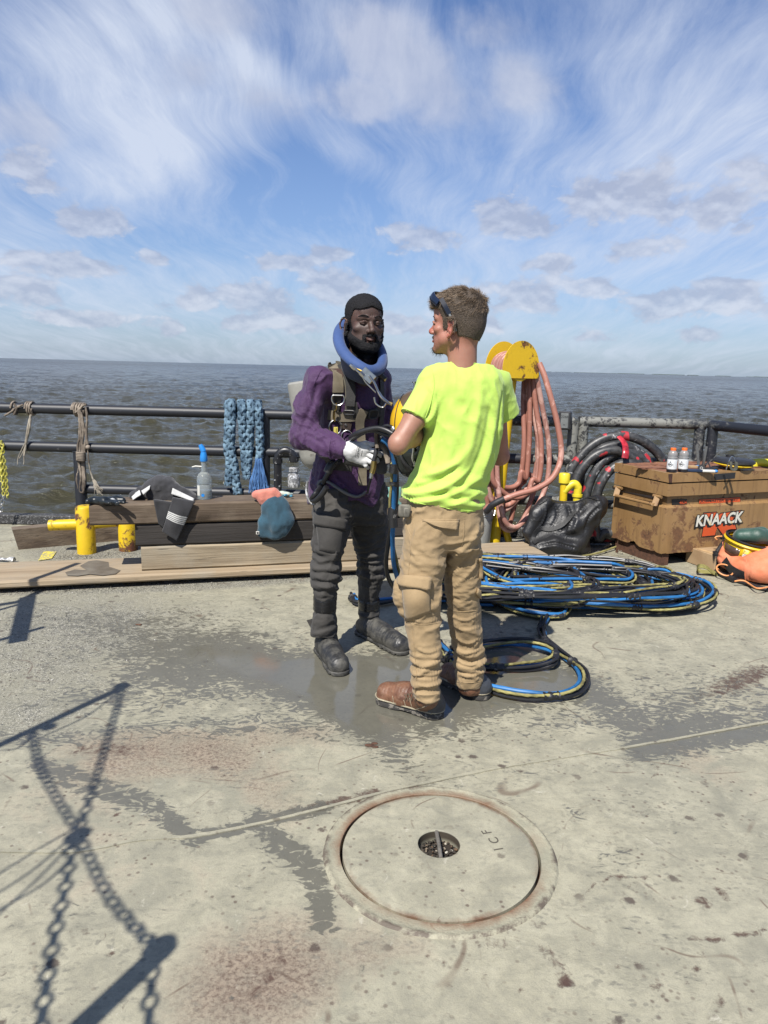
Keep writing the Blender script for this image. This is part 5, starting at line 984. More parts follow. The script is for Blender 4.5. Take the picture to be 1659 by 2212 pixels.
# bottles
ZC = .7385
m = Mat('frosted_bottle'); M_frost = m.done((.55, .55, .55), .22, Transmission_Weight=.6, IOR=1.3, spec=.4); M_liq = plain('dark_drink', (.012, .010, .016), .15, .1); M_oc = plain('orange_cap', (.85, .16, .02), .4, .08, 30); m = Mat('bottle_label'); M_lab = m.done((.72, .74, .76), .4)
bot0 = None
for k, (px, py, lb_) in enumerate(((1450, 1020, 'left of two orange-capped drink bottles standing on the tool chest'), (1474, 1019.6, 'right of two orange-capped drink bottles, next to the dark box cutter case'))):
    p = G(px, py-1, ZC)
    if bot0 is None:
        b_ = bot0 = thing('drink_bottle', lb_, 'bottle', p, 'orange-capped drink bottles on the chest')
        B = MB(); B.lathe([(0, 0), (.034, 0), (.0365, .006), (.0365, .02), (.036, .022), (.0365, .024), (.0365, .098), (.035, .101), (.0365, .105), (.037, .113), (.0345, .118), (.036, .123), (.036, .135), (.031, .15), (.021, .163), (.019, .166)], p, seg=28); B.obj('bottle_body', M_frost, b_)
        B = MB(); B.lathe([(0, .001), (.0372, .001), (.0374, .02), (0, .02)], p, seg=28); B.obj('drink', M_liq, b_); B = MB(); B.lathe([(.0372, .024), (.0375, .026), (.0375, .095), (.0372, .097)], p, seg=36, cap=False); lab = B.obj('label', M_lab, b_)
        B = MB(); B.lathe([(0, .164), (.0205, .164), (.021, .168), (.021, .180), (.0195, .184), (0, .184)], p, seg=24); B.obj('cap', M_oc, b_)
        d = nrm((C0-p)*[1, 1, 0]); a_ = np.array([-d[1], d[0], 0]); a_ = -a_ if a_[0] < 0 else a_
        def wrap(v): an = v[:, 0]/.038; return np.array([p+(a_*sin(t)+d*cos(t))*.0382+np.array([0, 0, z_]) for t, z_ in zip(an, v[:, 1])])
        tv, tf = text_mesh('ZERO', .016, off=.0006); tv = tv+[-.012, .058, 0]; mesh('brand_text', wrap(tv), tf, M_pk, lab, False)
        rg_ = [( -.012+.0125*cos(t), .058+.0165*sin(t)) for t in np.linspace(.3, 2*pi-.3+0, 20)]; B = MB()
        ii = [(x*1., y) for x, y in rg_]; oo = [(-.012+(x+.012)*.82, .058+(y-.058)*.86) for x, y in rg_]; N = len(ii); B.addm(wrap(np.array(ii+oo)), [(i, i+1, N+i+1, N+i) for i in range(N-1)]); B.obj('round_logo', M_pk, lab, False)
        tv, tf = text_mesh('G', .012, off=.0006); tv = tv+[-.012, .078, 0]; mesh('brand_letter', wrap(tv), tf, M_pk, lab, False)
        B = MB()
        for r_ in range(8): B.addm(wrap(np.array([(.010, .040+r_*.006), (.026, .040+r_*.006), (.026, .0415+r_*.006), (.010, .0415+r_*.006)])), [(0, 1, 2, 3)])
        B.obj('fine_print', plain('grey_print', (.35, .36, .38), .5), lab, False)
    else: copy_thing(bot0, Matrix.Translation(Vector(p-G(1450, 1019, ZC))), lb_)
# small tools on the chest
def onlid(x, y, dz=0): return G(*c5(x, y), ZC+dz)
kn = thing('notebook', 'blue and white folded case with a bright blue end lying beside the bottles', 'case', onlid(1040, 505)); B = MB(); a, b = onlid(945, 500, .01), onlid(1170, 508, .01); u = nrm(b-a); axk = np.array([u, np.cross(zax, u), zax])
B.box(a+u*.03, (.14, .05, .02), axk, .004); B.obj('dark_half', plain('navy_plastic', (.015, .03, .07), .4), kn, False); B = MB(); B.box(a+u*.14, (.11, .045, .018), axk, .004); B.obj('white_half', M_white, kn, False); B = MB(); B.sphere(a+u*.203, (.016, .02, .013), 12); B.obj('blue_end', M_bl, kn)
tk = thing('tape_roll', 'black electrical tape roll with a white logo on the chest behind the case', 'tape', onlid(1055, 470)); pq = onlid(1060, 480, .026); nn_ = nrm(C0-pq); B = MB(); B.lathe([(.011, -.012), (.027, -.012), (.028, -.01), (.028, .01), (.027, .012), (.011, .012)], pq, nn_, 24); B.obj('roll', M_black, tk); B = MB(); B.lathe([(0, .0), (.012, .0), (.012, .0125), (0, .0126)], pq, nn_, 20); B.obj('core', plain('core_dark', (.04, .04, .045), .4), tk)
B = MB(); B.lathe([(.008, .013), (.0105, .0132)], pq, nn_, 16, cap=False); B.obj('logo_mark', M_white, tk)
for k, (x1, y1, x2, y2, r, lb_, sq) in enumerate(((1035, 440, 1018, 272, .009, 'flat grey steel bar standing upright behind the bottles', 1), (1075, 430, 1105, 285, .008, 'dark grey flat bar leaning right behind the tape roll', 1), (1070, 440, 1078, 330, .004, 'short dark rod standing between the two flat bars', 0), (1095, 440, 1232, 328, .0028, 'thin bright rod slanting up to the right over the chest', 0))):
    p = onlid(x1, y1+25); q = PY(*c5(x2, y2), p[1]+.02); nme = 'flat_bar' if sq else 'rod'; B = MB()
    if sq: ax = basis(q-p); B.box((p+q)/2, (.022, .006, np.linalg.norm(q-p)), np.array([nrm(np.cross(nrm(q-p), (0, 1, 0))), nrm(np.cross(nrm(q-p), nrm(np.cross(nrm(q-p), (0, 1, 0))))), nrm(q-p)]), .001)
    else: B.tube([p, q], r, 8)
    tag(B.obj(nme, plain('bar_grey', (.16, .16, .15), .5, .2, 30, .6) if k != 2 else M_black, None, not sq), lb_, 'bar' if sq else 'rod')
cb = thing('cable', 'thin black cable looped loosely on the chest behind the bottles', 'cable', onlid(1130, 480)); B = MB(); B.tube(cr([onlid(1090, 480, .01), onlid(1100, 450, .05), onlid(1120, 430, .06), onlid(1140, 470, .03), onlid(1170, 490, .01), onlid(1185, 475, .02), onlid(1150, 480, .02), onlid(1110, 485, .01)], 8), .005, 8); B.sphere(onlid(1175, 485, .018), (.035, .03, .018), 10); B.sphere(onlid(1130, 490, .015), (.04, .02, .014), 10); B.obj('loops', M_black, cb)
tb_ = thing('sanding_block', 'tan and blue striped stick lying behind the drink bottles', 'tool', onlid(965, 470)); B = MB(); a, b = onlid(930, 470, .012), onlid(1010, 466, .012); B.box((a+b)/2, (np.linalg.norm(b-a), .03, .02), axk, .003); B.obj('handle', plain('tan_plastic', (.4, .28, .15), .5), tb_, False); B = MB(); B.box(b+u*.03, (.06, .03, .02), axk, .003); B.obj('blue_end', M_bl, tb_, False)
ds = thing('float_pad', 'round black pad on a yellow dish with a bent wire clip, lying on the chest', 'pad', onlid(1330, 490)); cdp = onlid(1335, 492, .0); cdp = G(*c5(1335, 485), ZC)
B = MB(); B.lathe([(0, 0), (.05, .003), (.13, .028), (.152, .038), (.15, .043), (0, .043)], cdp, nrm((.05, -.05, 1)), 36); B.obj('yellow_dish', M_yelc, ds); B = MB(); B.lathe([(0, .045), (.15, .045), (.162, .055), (.16, .068), (.145, .076), (0, .078)], cdp+(.012, .01, 0), nrm((.0, -.03, 1)), 36); B.obj('black_pad', M_black, ds)
B = MB(); w0 = G(*c5(1285, 470), ZC+.04); B.tube(cr([w0+(-.03, -.06, -.02), w0+(-.026, -.08, .04), w0+(-.01, -.08, .085), w0+(.008, -.08, .085), w0+(.026, -.08, .04), w0+(.03, -.06, -.02)], 6), .004, 8); B.obj('wire_clip', M_steel, ds)
B = MB(); B.ribbon(cr([w0+(-.03, -.03, .03), w0+(-.02, -.10, .05), w0+(-.018, -.12, .0), w0+(.018, -.12, -.0), w0+(.022, -.10, .05), w0+(.02, -.03, .03)], 5), np.tile([0, -.8, .6], (26, 1)), .02, .004); B.obj('loop_strap', plain('olive_web', (.05, .05, .035), .8), ds)
B = MB(); q = G(*c5(1325, 400), ZC+.06); tag(MB().lathe([(.03, 0), (.034, 0), (.034, .09), (.03, .09), (.028, .02)], (q[0], q[1]+.02, ZC+.002), seg=20).obj('pipe_cap', M_black), 'short open black tube standing behind the round pad', 'tube')
q1, q2, q3 = PY(1627, 1012, 6.15), PY(1634, 1002, 6.15), PY(1665, 1001, 6.15); tag(MB().tube(cr([q1-(0, 0, .3), q1, q2+(0, 0, .008), q3+(0, 0, 0), q3+(.3, 0, 0)], 6), .036, 18).obj('vent_pipe', m and rustmat('yellow_speckled', (.76, .66, .03), (.05, .05, .02), .40, 30, .4)), 'yellow speckled pipe elbow behind the chest at the right edge', 'pipe')
# ------------------------------------------------------------------ cardboard box
def c10(x, y): return (1459.9+.12*x, 1094.9+.12*y)
bx = thing('cardboard_box', 'flat brown cardboard box lying on the deck in front of the chest', 'box', G(1480, 1213)); q0, q1 = G(*c10(165, 985)), G(*c10(690, 1175)); h = .125; e1 = nrm(q1-q0); e2 = np.array([-e1[1], e1[0], 0]); e2 = -e2 if e2[0] < 0 else e2; e2 = nrm(e2+.0*e1); Lb = np.linalg.norm(q1-q0)
m = Mat('cardboard'); P = m.coord('Object'); n = m.noise(P, 6, 5, .6); M_card = m.done(m.mix(m.mr(n, .35, .65), (.33, .215, .115), (.43, .30, .17)), .8, normal=m.bump(m.noise(P, 90, 3), .15, .002)); M_tape = plain('packing_tape', (.55, .38, .2), .3)
B = MB(); B.box(q0+e1*Lb/2+e2*.17+zax*(h/2+.002), (Lb, .34, h), np.array([e1, np.cross(zax, e1), zax]) if np.cross(zax, e1)@e2 > 0 else np.array([-e1, np.cross(zax, -e1), zax]), .004); B.obj('carton', M_card, bx, False)
B = MB(); s0 = q0+e2*.0+zax*(h+.0035); V = [s0+e1*.02+e2*.01, s0+e1*(Lb-.01)+e2*.01, s0+e1*(Lb-.03)+e2*.06, s0+e1*.02+e2*.045]; B.addm(V, [(0, 1, 2, 3)]); B.obj('tape_strip', M_tape, bx, False)
B = MB(); V = [s0+e1*Lb*.45+e2*.34, s0+e1*Lb*.52+e2*.34, s0+e1*Lb*.52+e2*.0, s0+e1*Lb*.45+e2*.0]; 
B = MB(); c_ = s0+e1*.33+e2*.16; B.addm([c_, c_+e1*.06+e2*.12, c_+e1*.12+e2*.10, c_+e1*.05], [(0, 1, 2, 3)]); B.obj('torn_flap_shade', plain('card_shadow', (.12, .08, .05), .9), bx, False)  # flat dark quad: shade at a torn flap painted as colour
# ------------------------------------------------------------------ orange weight bag with the second helmet
ob = G(1600, 1255); obt = thing('cushion_bag', 'faded orange canvas bag with a black band holding up the yellow helmet', 'bag', ob)
def po(x, y, d=0.): return PY(*c10(x, y), ob[1]+d)
S = Vol(ob-np.array([.4, .3, .02]), ob+np.array([.6, .7, .45]), .008)
S.path([po(900, 900, .22), po(900, 700, .30)], [.055, .035], .03).path([po(1180, 1080, .05), po(950, 960, .18)], [.075, .065], .05).path([po(1230, 1190, .04), po(1500, 1120, -.03), po(1750, 1090, -.0), po(2100, 1080, .05)], [.09, .115, .15, .16], .05).path([po(1380, 1250, .03), po(1700, 1280, .02)], [.06, .07], .04); S.plane((0, 0, .02), (0, 0, -1)); S = surf(S, 1)
w = fbm(S.V, 7, 3, 4); S.disp(.012*w-.006*np.exp(-(vnoise(S.V*[1, 1, .5], 9, 3)/.12)**2)); m = Mat('orange_canvas'); P = m.coord('Object'); M_oc2 = m.done(m.mix(m.mr(m.noise(P, 6, 5, .6), .35, .7), (.62, .16, .065), (.72, .27, .15)), .8, normal=m.bump(m.noise(P, 12, 5, .6), .6, .012)); S.obj('canvas', M_oc2, obt); S.bvh()
P_, N_ = S.line([c10(880, 960), c10(980, 1100), c10(1100, 1180), c10(1245, 1230)], 4, .003); B = MB(); B.ribbon(P_, N_, .06, .005); B.obj('black_band', M_black, obt)
P_, N_ = S.line([c10(1280, 960), c10(1250, 1080), c10(1245, 1200), c10(1255, 1310)], 4, .002); B = MB(); B.tube(P_, .004, 6); B.obj('seam', M_oc2, obt)
h2c = po(1290, 760, .19); hl = thing('dive_helmet', 'yellow and brown diving helmet shell lying upturned in the orange bag with a green cloth', 'helmet', h2c)
tiltv = nrm((.12, -.16, 1)); B = MB(); B.lathe([(.06, -.14), (.11, -.12), (.145, -.08), (.165, -.02), (.17, .03), (.165, .055)], h2c, tiltv, 40, cap=False); B.obj('shell', M_yelc, hl)
B = MB(); B.lathe([(.163, .050), (.18, .052), (.186, .062), (.18, .072), (.163, .074)], h2c, tiltv, 40, cap=False); B.obj('rim_clamp', M_yelc, hl); B = MB(); B.lathe([(.160, .078), (.178, .080), (.180, .088), (.170, .092)], h2c, tiltv, 40, cap=False); B.obj('seal', M_black, hl)
a_, b_, t_ = basis(tiltv); M_brn = plain('brown_panel', (.075, .045, .032), .25, .3, 12)
def arcpan(a0, a1, z0, z1, rr, th, name, mat, parent, n=14):
    V = []; F_ = []
    for k in range(n+1):
        t = a0+(a1-a0)*k/n; e = min(1, 4*min(k, n-k)/n+.35)
        for (z, r_) in ((z0+(1-e)*.02, rr(z0)), (z1-(1-e)*.01, rr(z1)), (z1-(1-e)*.01, rr(z1)+th*e), (z0+(1-e)*.02, rr(z0)+th*e)): V.append(h2c+tiltv*z+(a_*cos(t)+b_*sin(t))*r_)
    for k in range(n):
        for j in range(4): l = (j+1) % 4; F_.append((4*k+j, 4*k+l, 4*k+4+l, 4*k+4+j))
    F_ += [(0, 1, 2, 3), tuple(4*n+j for j in (3, 2, 1, 0))]; return mesh(name, V, F_, mat, parent)
rfun = lambda z: np.interp(z, [-.12, -.08, -.02, .03, .055], [.11, .145, .165, .17, .165]); dcam = (C0-h2c); an0 = atan2(dcam@b_, dcam@a_)
arcpan(an0-.25+.0, an0-1.15, -.045, .03, rfun, .012, 'brown_panel', M_brn, hl); arcpan(an0+.22, an0+1.3, -.045, .03, rfun, .012, 'brown_panel', M_brn, hl); arcpan(an0-.19, an0+.17, -.07, .045, rfun, .016, 'yellow_boss', M_yelc, hl)
for s in (-1, 1):
    pass
B = MB(); cc_ = h2c+tiltv*(-.005)+(a_*cos(an0)+b_*sin(an0))*.186; B.lathe([(0, .004), (.018, .004), (.021, 0), (.0, -.01)], cc_, nrm(a_*cos(an0)+b_*sin(an0)), 20); B.obj('steel_badge', M_gal, hl)
S = Vol(h2c+np.array([-.2, -.22, .05]), h2c+np.array([.4, .25, .3]), .007); S.path([h2c+tiltv*.11+(-.10, -.02, 0), h2c+tiltv*.125+(.0, -.06, .0), h2c+tiltv*.11+(.12, -.05, 0), h2c+tiltv*.10+(.26, -.02, 0)], [.048, .055, .055, .05], .02).path([h2c+tiltv*.10+(-.05, .06, 0), h2c+tiltv*.12+(.1, .06, 0)], [.05, .05], .02); S = surf(S, 1); S.disp(.006*fbm(S.V*[.5, 1, 1], 12, 3, 4)); S.obj('green_cloth', clothmat('dark_green_nylon', (.025, .07, .05), rough=.5, nap=60), hl)
wh = thing('whip_hose', 'black taped hose whip with orange bands curling in front of the cardboard box', 'hose', G(*c10(730, 1180)))
def wq(pts, r, name, mat, lay=0, st=.012, dep=.15):
    q, _ = resample(cr([PY(*c10(x, y), yy) if z is None else G(*c10(x, y), z) for x, y, yy, z in pts], 7), st); B = MB(); B.tube(q, r, 12, lay=lay, dep=dep); return B.obj(name, mat, wh)
Yw = G(*c10(730, 1180))[1]+.03
wq([(1110, 490, Yw+.3, None), (1000, 540, Yw+.2, None), (890, 600, Yw+.12, None), (830, 680, Yw+.05, None), (775, 760, Yw+.02, None), (735, 820, Yw, None)], .0165, 'hose', M_black); wq([(1080, 510, Yw+.26, None), (960, 530, Yw+.2, None), (820, 545, Yw+.15, None)], .02, 'fitting', M_black)
B = MB(); q = np.array([PY(*c10(730, y), Yw) for y in np.linspace(800, 1150, 160)]); B.tube(q, .024*(1+.16*np.sin(np.arange(160)*2*pi/10.5)), 16); B.obj('spring_guard', M_black, wh)
wq([(720, 1140, Yw, None), (780, 1190, 0, .02), (870, 1240, 0, .02), (980, 1285, 0, .02), (1120, 1330, 0, .018), (1300, 1385, 0, .018), (1480, 1450, 0, .018), (1700, 1490, 0, .018), (2100, 1500, 0, .018)], .017, 'hose', M_black); wq([(960, 1270, 0, .025), (1060, 1315, 0, .025)], .023, 'taped_end', M_black)
M_orc = plain('orange_cord', (.72, .30, .11), .5, .1, 20); B = MB(); c_ = G(*c10(870, 1230), .03); t = np.linspace(0, 2*pi, 30, endpoint=False); B.tube(np.stack([c_[0]+.058*np.cos(t), c_[1]+.05*np.sin(t)*1., c_[2]+.04+.03*np.sin(t)], 1), .0055, 8, caps=False, closed=True); B.obj('orange_ring', M_orc, wh)
wq([(745, 1110, Yw-.03, None), (790, 1140, Yw-.03, None), (830, 1190, Yw-.03, None)], .006, 'orange_cord', M_orc); wq([(1060, 1340, 0, .04), (1150, 1325, 0, .045), (1240, 1335, 0, .045), (1320, 1385, 0, .03), (1440, 1460, 0, .04), (1550, 1465, 0, .045), (1700, 1435, 0, .04)], .006, 'orange_cord', M_orc)
wq([(960, 620, Yw+.12, None), (990, 680, Yw+.12, None), (970, 770, Yw+.1, None), (900, 830, Yw+.08, None), (800, 860, Yw+.03, None)], .006, 'orange_cord', M_orc); wq([(830, 530, Yw+.13, None), (740, 535, Yw+.13, None), (705, 560, Yw+.13, None), (740, 590, Yw+.13, None)], .006, 'orange_cord', M_orc)
st_ = thing('webbing_strap', 'folded olive yellow webbing strap lying at the foot of the cardboard box', 'strap', G(*c10(500, 1130))); q = cr([G(*c10(760, 1215), .01), G(*c10(600, 1180), .012), G(*c10(430, 1150), .012), G(*c10(385, 1110), .04), G(*c10(430, 1075), .075), G(*c10(540, 1090), .07), G(*c10(660, 1180), .03), G(*c10(720, 1200), .02)], 8); t = np.gradient(q, axis=0); N_ = np.array([nrm(np.cross(nrm(x), nrm((.3, .8, .35)))) for x in t]); B = MB(); B.ribbon(q, N_, .045, .004); B.obj('webbing', plain('olive_webbing', (.22, .20, .06), .8, .3, 40, bump=.5, bs=250), st_)
# ------------------------------------------------------------------ umbilical: one long taped bundle in a heap, then leading off to the diver
um = thing('dive_umbilical', 'diver umbilical of blue, yellow and black hoses taped together, heaped on the deck', 'umbilical', G(1300, 1260)); r_ = np.random.default_rng(21)
lob = {'L': ((.72, 5.02), (.62, .50)), 'R': ((1.58, 5.12), (.56, .36)), 'W': ((1.15, 5.08), (.98, .46)), 'M': ((1.05, 5.15), (.7, .42))}
seq = 'WLRWLWRMWLRWRLWMRLWLRWLMRWLW'; ctl = []; nper = 14
par = []
for s_ in seq: (cx, cy), (a_, b_) = lob[s_]; par.append([cx+r_.normal(0, .07), cy+r_.normal(0, .07), a_*r_.uniform(.72, 1.08), b_*r_.uniform(.6, 1.1), r_.normal(-.08, .10)])
par = np.array(par)
for i in range(len(seq)*nper):
    t = i/nper; k = int(t); f = t-k; f = f*f*(3-2*f); p = par[k]*(1-f)+par[min(k+1, len(par)-1)]*f; an = -2*pi*t+.6; e = 2.5; c_, s_ = cos(an), sin(an); x = p[2]*np.sign(c_)*abs(c_)**(2/e); y = p[3]*np.sign(s_)*abs(s_)**(2/e)
    x += .035*sin(an*3+k); y += .03*cos(an*2.3+k*1.7); ca, sa = cos(p[4]), sin(p[4]); z = .03+.0036*t+.035*abs(sin(an*1.5+k*2.1))*min(1, t/8); ctl.append((p[0]+x*ca-y*sa, p[1]-.27+x*sa+y*ca, z))
lead = [G(1335, 1285, .09), G(1320, 1302, .04), G(1275, 1308, .03), G(1225, 1310, .03), G(1188, 1322, .03), G(1172, 1345, .03), G(1172, 1372, .03), G(1190, 1395, .035), G(1225, 1420, .03), G(1255, 1445, .03), G(1262, 1470, .03), G(1245, 1492, .03), G(1200, 1503, .03), G(1140, 1503, .03), G(1080, 1493, .03), G(1035, 1478, .03), G(1000, 1455, .035), G(975, 1425, .04), G(950, 1392, .04), G(925, 1365, .04)]
lead2 = [G(925, 1365, .04), G(900, 1340, .04), G(890, 1318, .04), G(880, 1308, .07)]
loopb = [G(975, 1405, .03), G(1050, 1390, .03), G(1110, 1385, .03), G(1165, 1391, .05), G(1197, 1405, .05), G(1195, 1425, .05), G(1165, 1436, .03), G(1110, 1441, .03), G(1050, 1440, .03), G(985, 1430, .03), G(955, 1415, .03)]
M_ublue = plain('blue_hose', (.018, .14, .36), .5, .45, 7); M_uyel = ropemat('yellow_rope', (.24, .21, .07), (.46, .42, .16), .8); M_ublk = plain('black_hose', (.014, .014, .016), .42, .5, 9); M_utape = wear('scuffed_black_tape', (.016, .016, .017), (.22, .21, .2), .60, 34, .5, bump=.9)
mains = []
def bundle(ctl, n=4, step=.028, rad=.020, twist=1.1, ph=0., spread=1., tapes=.42, tseed=1, zmin=.012):
    q, s_ = resample(cr(np.array(ctl), n), step); A_, B_, t_ = frames(q); a_side = np.cross(t_, zax); a_side /= np.maximum(1e-6, np.linalg.norm(a_side, axis=1))[:, None]; bb_ = np.cross(a_side, t_)
    rr = np.random.default_rng(tseed)
    w1 = .6*np.interp(s_, np.arange(0, s_[-1]+1, .5), rr.normal(0, 1, len(np.arange(0, s_[-1]+1, .5)))); tp = np.arange(.15, s_[-1]-.1, tapes)+rr.uniform(-.1, .1, len(np.arange(.15, s_[-1]-.1, tapes)))
    near = np.clip(np.min(np.abs(s_[:, None]-tp[None]), axis=1)/.12, 0, 1); sp = (.75+.55*near*spread)
    for nm, r, k, mat, lay, dep in (('black_hose', .0105, 0, M_ublk, 0, 0), ('blue_hose', .0100, 1, M_ublue, 0, 0), ('yellow_rope', .0074, 2, M_uyel, .03, .2), ('black_hose', .0075, 3, M_ublk, 0, 0)):
        an = ph+k*pi/2+s_*twist+w1; off = a_side*(np.cos(an)*sp)[:, None]*rad*.8+bb_*(np.sin(an)*sp)[:, None]*rad*.62; p = q+off; p[:, 2] = np.maximum(p[:, 2], r*1.02)
        st = .008 if lay else step
        if lay: p, _ = resample(p, .013)
        B = MB(); B.tube(p, r, 8 if lay else 8, lay=lay, dep=dep, strands=3); mains.append(B.obj(nm, mat, um))
    for k, tt in enumerate(tp):
        Lt = rr.uniform(.035, .085); i0 = np.searchsorted(s_, tt); idx = np.arange(max(0, i0-1), min(len(q), i0+max(2, int(Lt/step))+1)); 
        if len(idx) < 3: continue
        p = q[idx].copy(); p, _ = resample(p, .009); p[:, 2] = np.maximum(p[:, 2], .02); rads = .0225*(1+.14*rr.standard_normal(len(p))); B = MB(); B.tube(p, rads, 10, flat=.85); o = B.obj('tape_band', M_utape, um)
bundle(ctl, 4, .03, .021, 1.5, 0, 1., .36, 4)
bundle(lead, 6, .025, .020, 2.0, 1., 1, .33, 9); bundle(loopb, 6, .025, .020, 2.0, 2., 1.3, .5, 12); bundle([G(760, 1285, .03), G(770, 1300, .03), G(820, 1300, .03), G(900, 1285, .03), G(960, 1270, .03)], 6, .025, .019, 2, 0, 1, .3, 3)
# ------------------------------------------------------------------ loose grit, debris
B = MB(); r_ = np.random.default_rng(5); tet = [(0, 1, 2), (0, 3, 1), (1, 3, 2), (2, 3, 0)]
def grits(poly, n, smin, smax, wd):
    p = np.array([G(x, y) for x, y in poly]); q, _ = resample(p, .01)
    for _ in range(n):
        c = q[r_.integers(len(q))]+np.array([r_.normal(0, wd), r_.normal(0, wd), 0]); s = smin+(smax-smin)*r_.random()**3; v = r_.normal(0, 1, (4, 3)); v /= np.linalg.norm(v, axis=1)[:, None]; v = v*s*[1, 1, .6]; v[:, 2] += s*.35; B.addm(c+v, tet)
grits([(0, 1278), (250, 1268), (500, 1252), (700, 1240), (850, 1225)], 2600, .002, .009, .05); grits([(30, 1330), (120, 1400), (60, 1480)], 2600, .0015, .006, .22); grits([(130, 1205), (300, 1195)], 1500, .002, .008, .06); grits([(1060, 1175), (1300, 1185), (1420, 1215)], 900, .002, .012, .08)
m = Mat('grit_grains'); gi = m.n('ShaderNodeNewGeometry').outputs['Random Per Island']; tag(B.obj('grit', m.done(m.ramp(gi, [(0, (.03, .03, .028)), (.6, (.12, .11, .09)), (.9, (.3, .28, .24)), (1, (.6, .58, .54))]), .8), None, False), kind='stuff')
B = MB()
for k in range(22):
    c = G(1325+r_.uniform(-22, 28), 1177+r_.uniform(-8, 10)); a_ = r_.random()*pi; d_ = np.array([cos(a_)*.06, sin(a_)*.03, r_.uniform(-.01, .02)]); B.tube(cr([c-d_+(0, 0, .02), c+(r_.normal(0, .01), r_.normal(0, .01), .03), c+d_+(0, 0, .02)], 4), .005, 5)
tag(B.obj('rope_scraps', M_rope, None), kind='stuff'); 
tag(MB().tube(cr([G(1235, 1205, .02), G(1290, 1195, .02), G(1340, 1178, .03), G(1390, 1165, .03)], 6), .008, 8, lay=.03).obj('rope', M_uyel), 'loose yellow rope end on the deck right of the black bag', 'rope')
for k, (px, py, s, lb_) in enumerate(((802, 1612, .012, 'small dark flake of debris on the deck in front of the brown boots'), (300, 1262+88, .008, 'tiny dark clump of dirt on the deck left of the diver'))):
    S = Vol(G(px, py)-np.array([.04, .04, .01]), G(px, py)+np.array([.04, .04, .03]), .0025); 
    for j in range(4): S.ell(G(px, py)+np.array([r_.normal(0, s), r_.normal(0, s*.6), .003]), (s*1.2, s*.7, .004), .004)
    tag(surf(S, 1).obj('debris', M_rustdark), lb_, 'debris')
# ------------------------------------------------------------------ lifting gear hanging outside the frame, seen only by its shadows
def lift(px, py, z): g = G(px, py); z = z*.68; return g+SUN*(z/SUN[2])
lg = thing('lifting_gear', 'overhead crane hook block with sling chains whose shadows fall on the left of the deck', 'lifting gear', lift(160, 1800, 2.5)); M_ge = plain('gear_steel', (.05, .05, .05), .5, .3, 20, .5)
zg = 2.55
def bar2(pts, w, name, z=zg):
    P_ = [lift(*p, z) for p in pts]; 
    for a, b in zip(P_[:-1], P_[1:]):
        u = nrm(b-a); ax = basis(u, tuple(SUN)); L = np.linalg.norm(b-a); B = MB(); B.box((a+b)/2, (w, w, L), np.array([ax[0], ax[1], ax[2]]), w*.1); B.obj(name, M_ge, lg, False)
bar2([(-120, 1665), (275, 1480)], .040, 'spreader_arm'); bar2([(350, 2052), (120, 2270)], .058, 'lower_arm', 1.9)
B = MB(); B.sphere(lift(262, 1482, zg), .035, 10); B.sphere(lift(105, 1570, zg), .03, 10); B.sphere(lift(345, 2050, 1.9), (.04, .04, .05), 10); B.sphere(lift(168, 1805, 2.3), (.035, .03, .05), 10); B.obj('shackle', M_ge, lg)
for pts in ([(68, 1575, 2.5), (85, 1650, 2.45), (120, 1720, 2.4), (165, 1790, 2.3)], [(265, 1485, 2.5), (235, 1590, 2.45), (205, 1690, 2.4), (172, 1790, 2.3)], [(172, 1805, 2.3), (225, 1920, 2.2), (280, 1990, 2.1), (335, 2045, 1.95)], [(160, 1815, 2.3), (140, 1920, 2.1), (110, 2060, 1.9), (85, 2240, 1.7)], [(330, 2060, 1.9), (325, 2150, 1.8), (318, 2250, 1.7)]):
    B = MB(); chain(B, [lift(*p) for p in pts], .050, .0058, .0155, 12, 6); B.obj('chain', M_ge, lg)
for a, b, c in (((160, 1790), (90, 1830), (-30, 1905)), ((165, 1800), (70, 1880), (-30, 1945)), ((170, 1805), (90, 1890), (-20, 1990)), ((175, 1830), (100, 1905), (-20, 1975)), ((270, 1483), (190, 1545), (90, 1592)), ((75, 1580), (40, 1615), (0, 1620))):
    B = MB(); B.tube(cr([lift(*a, 2.35), lift(*b, 2.35), lift(*c, 2.35)], 8), .0042, 6); B.obj('tag_line', M_ge, lg)
bar2([(-100, 1322), (40, 1300), (90, 1275), (185, 1238)], .05, 'upper_arm', 2.2); bar2([(60, 1290), (38, 1385)], .085, 'upright', 2.2); bar2([(-60, 1400), (92, 1355)], .035, 'foot', 2.2); bar2([(-80, 1340), (60, 1300)], .03, 'strut', 2.2)
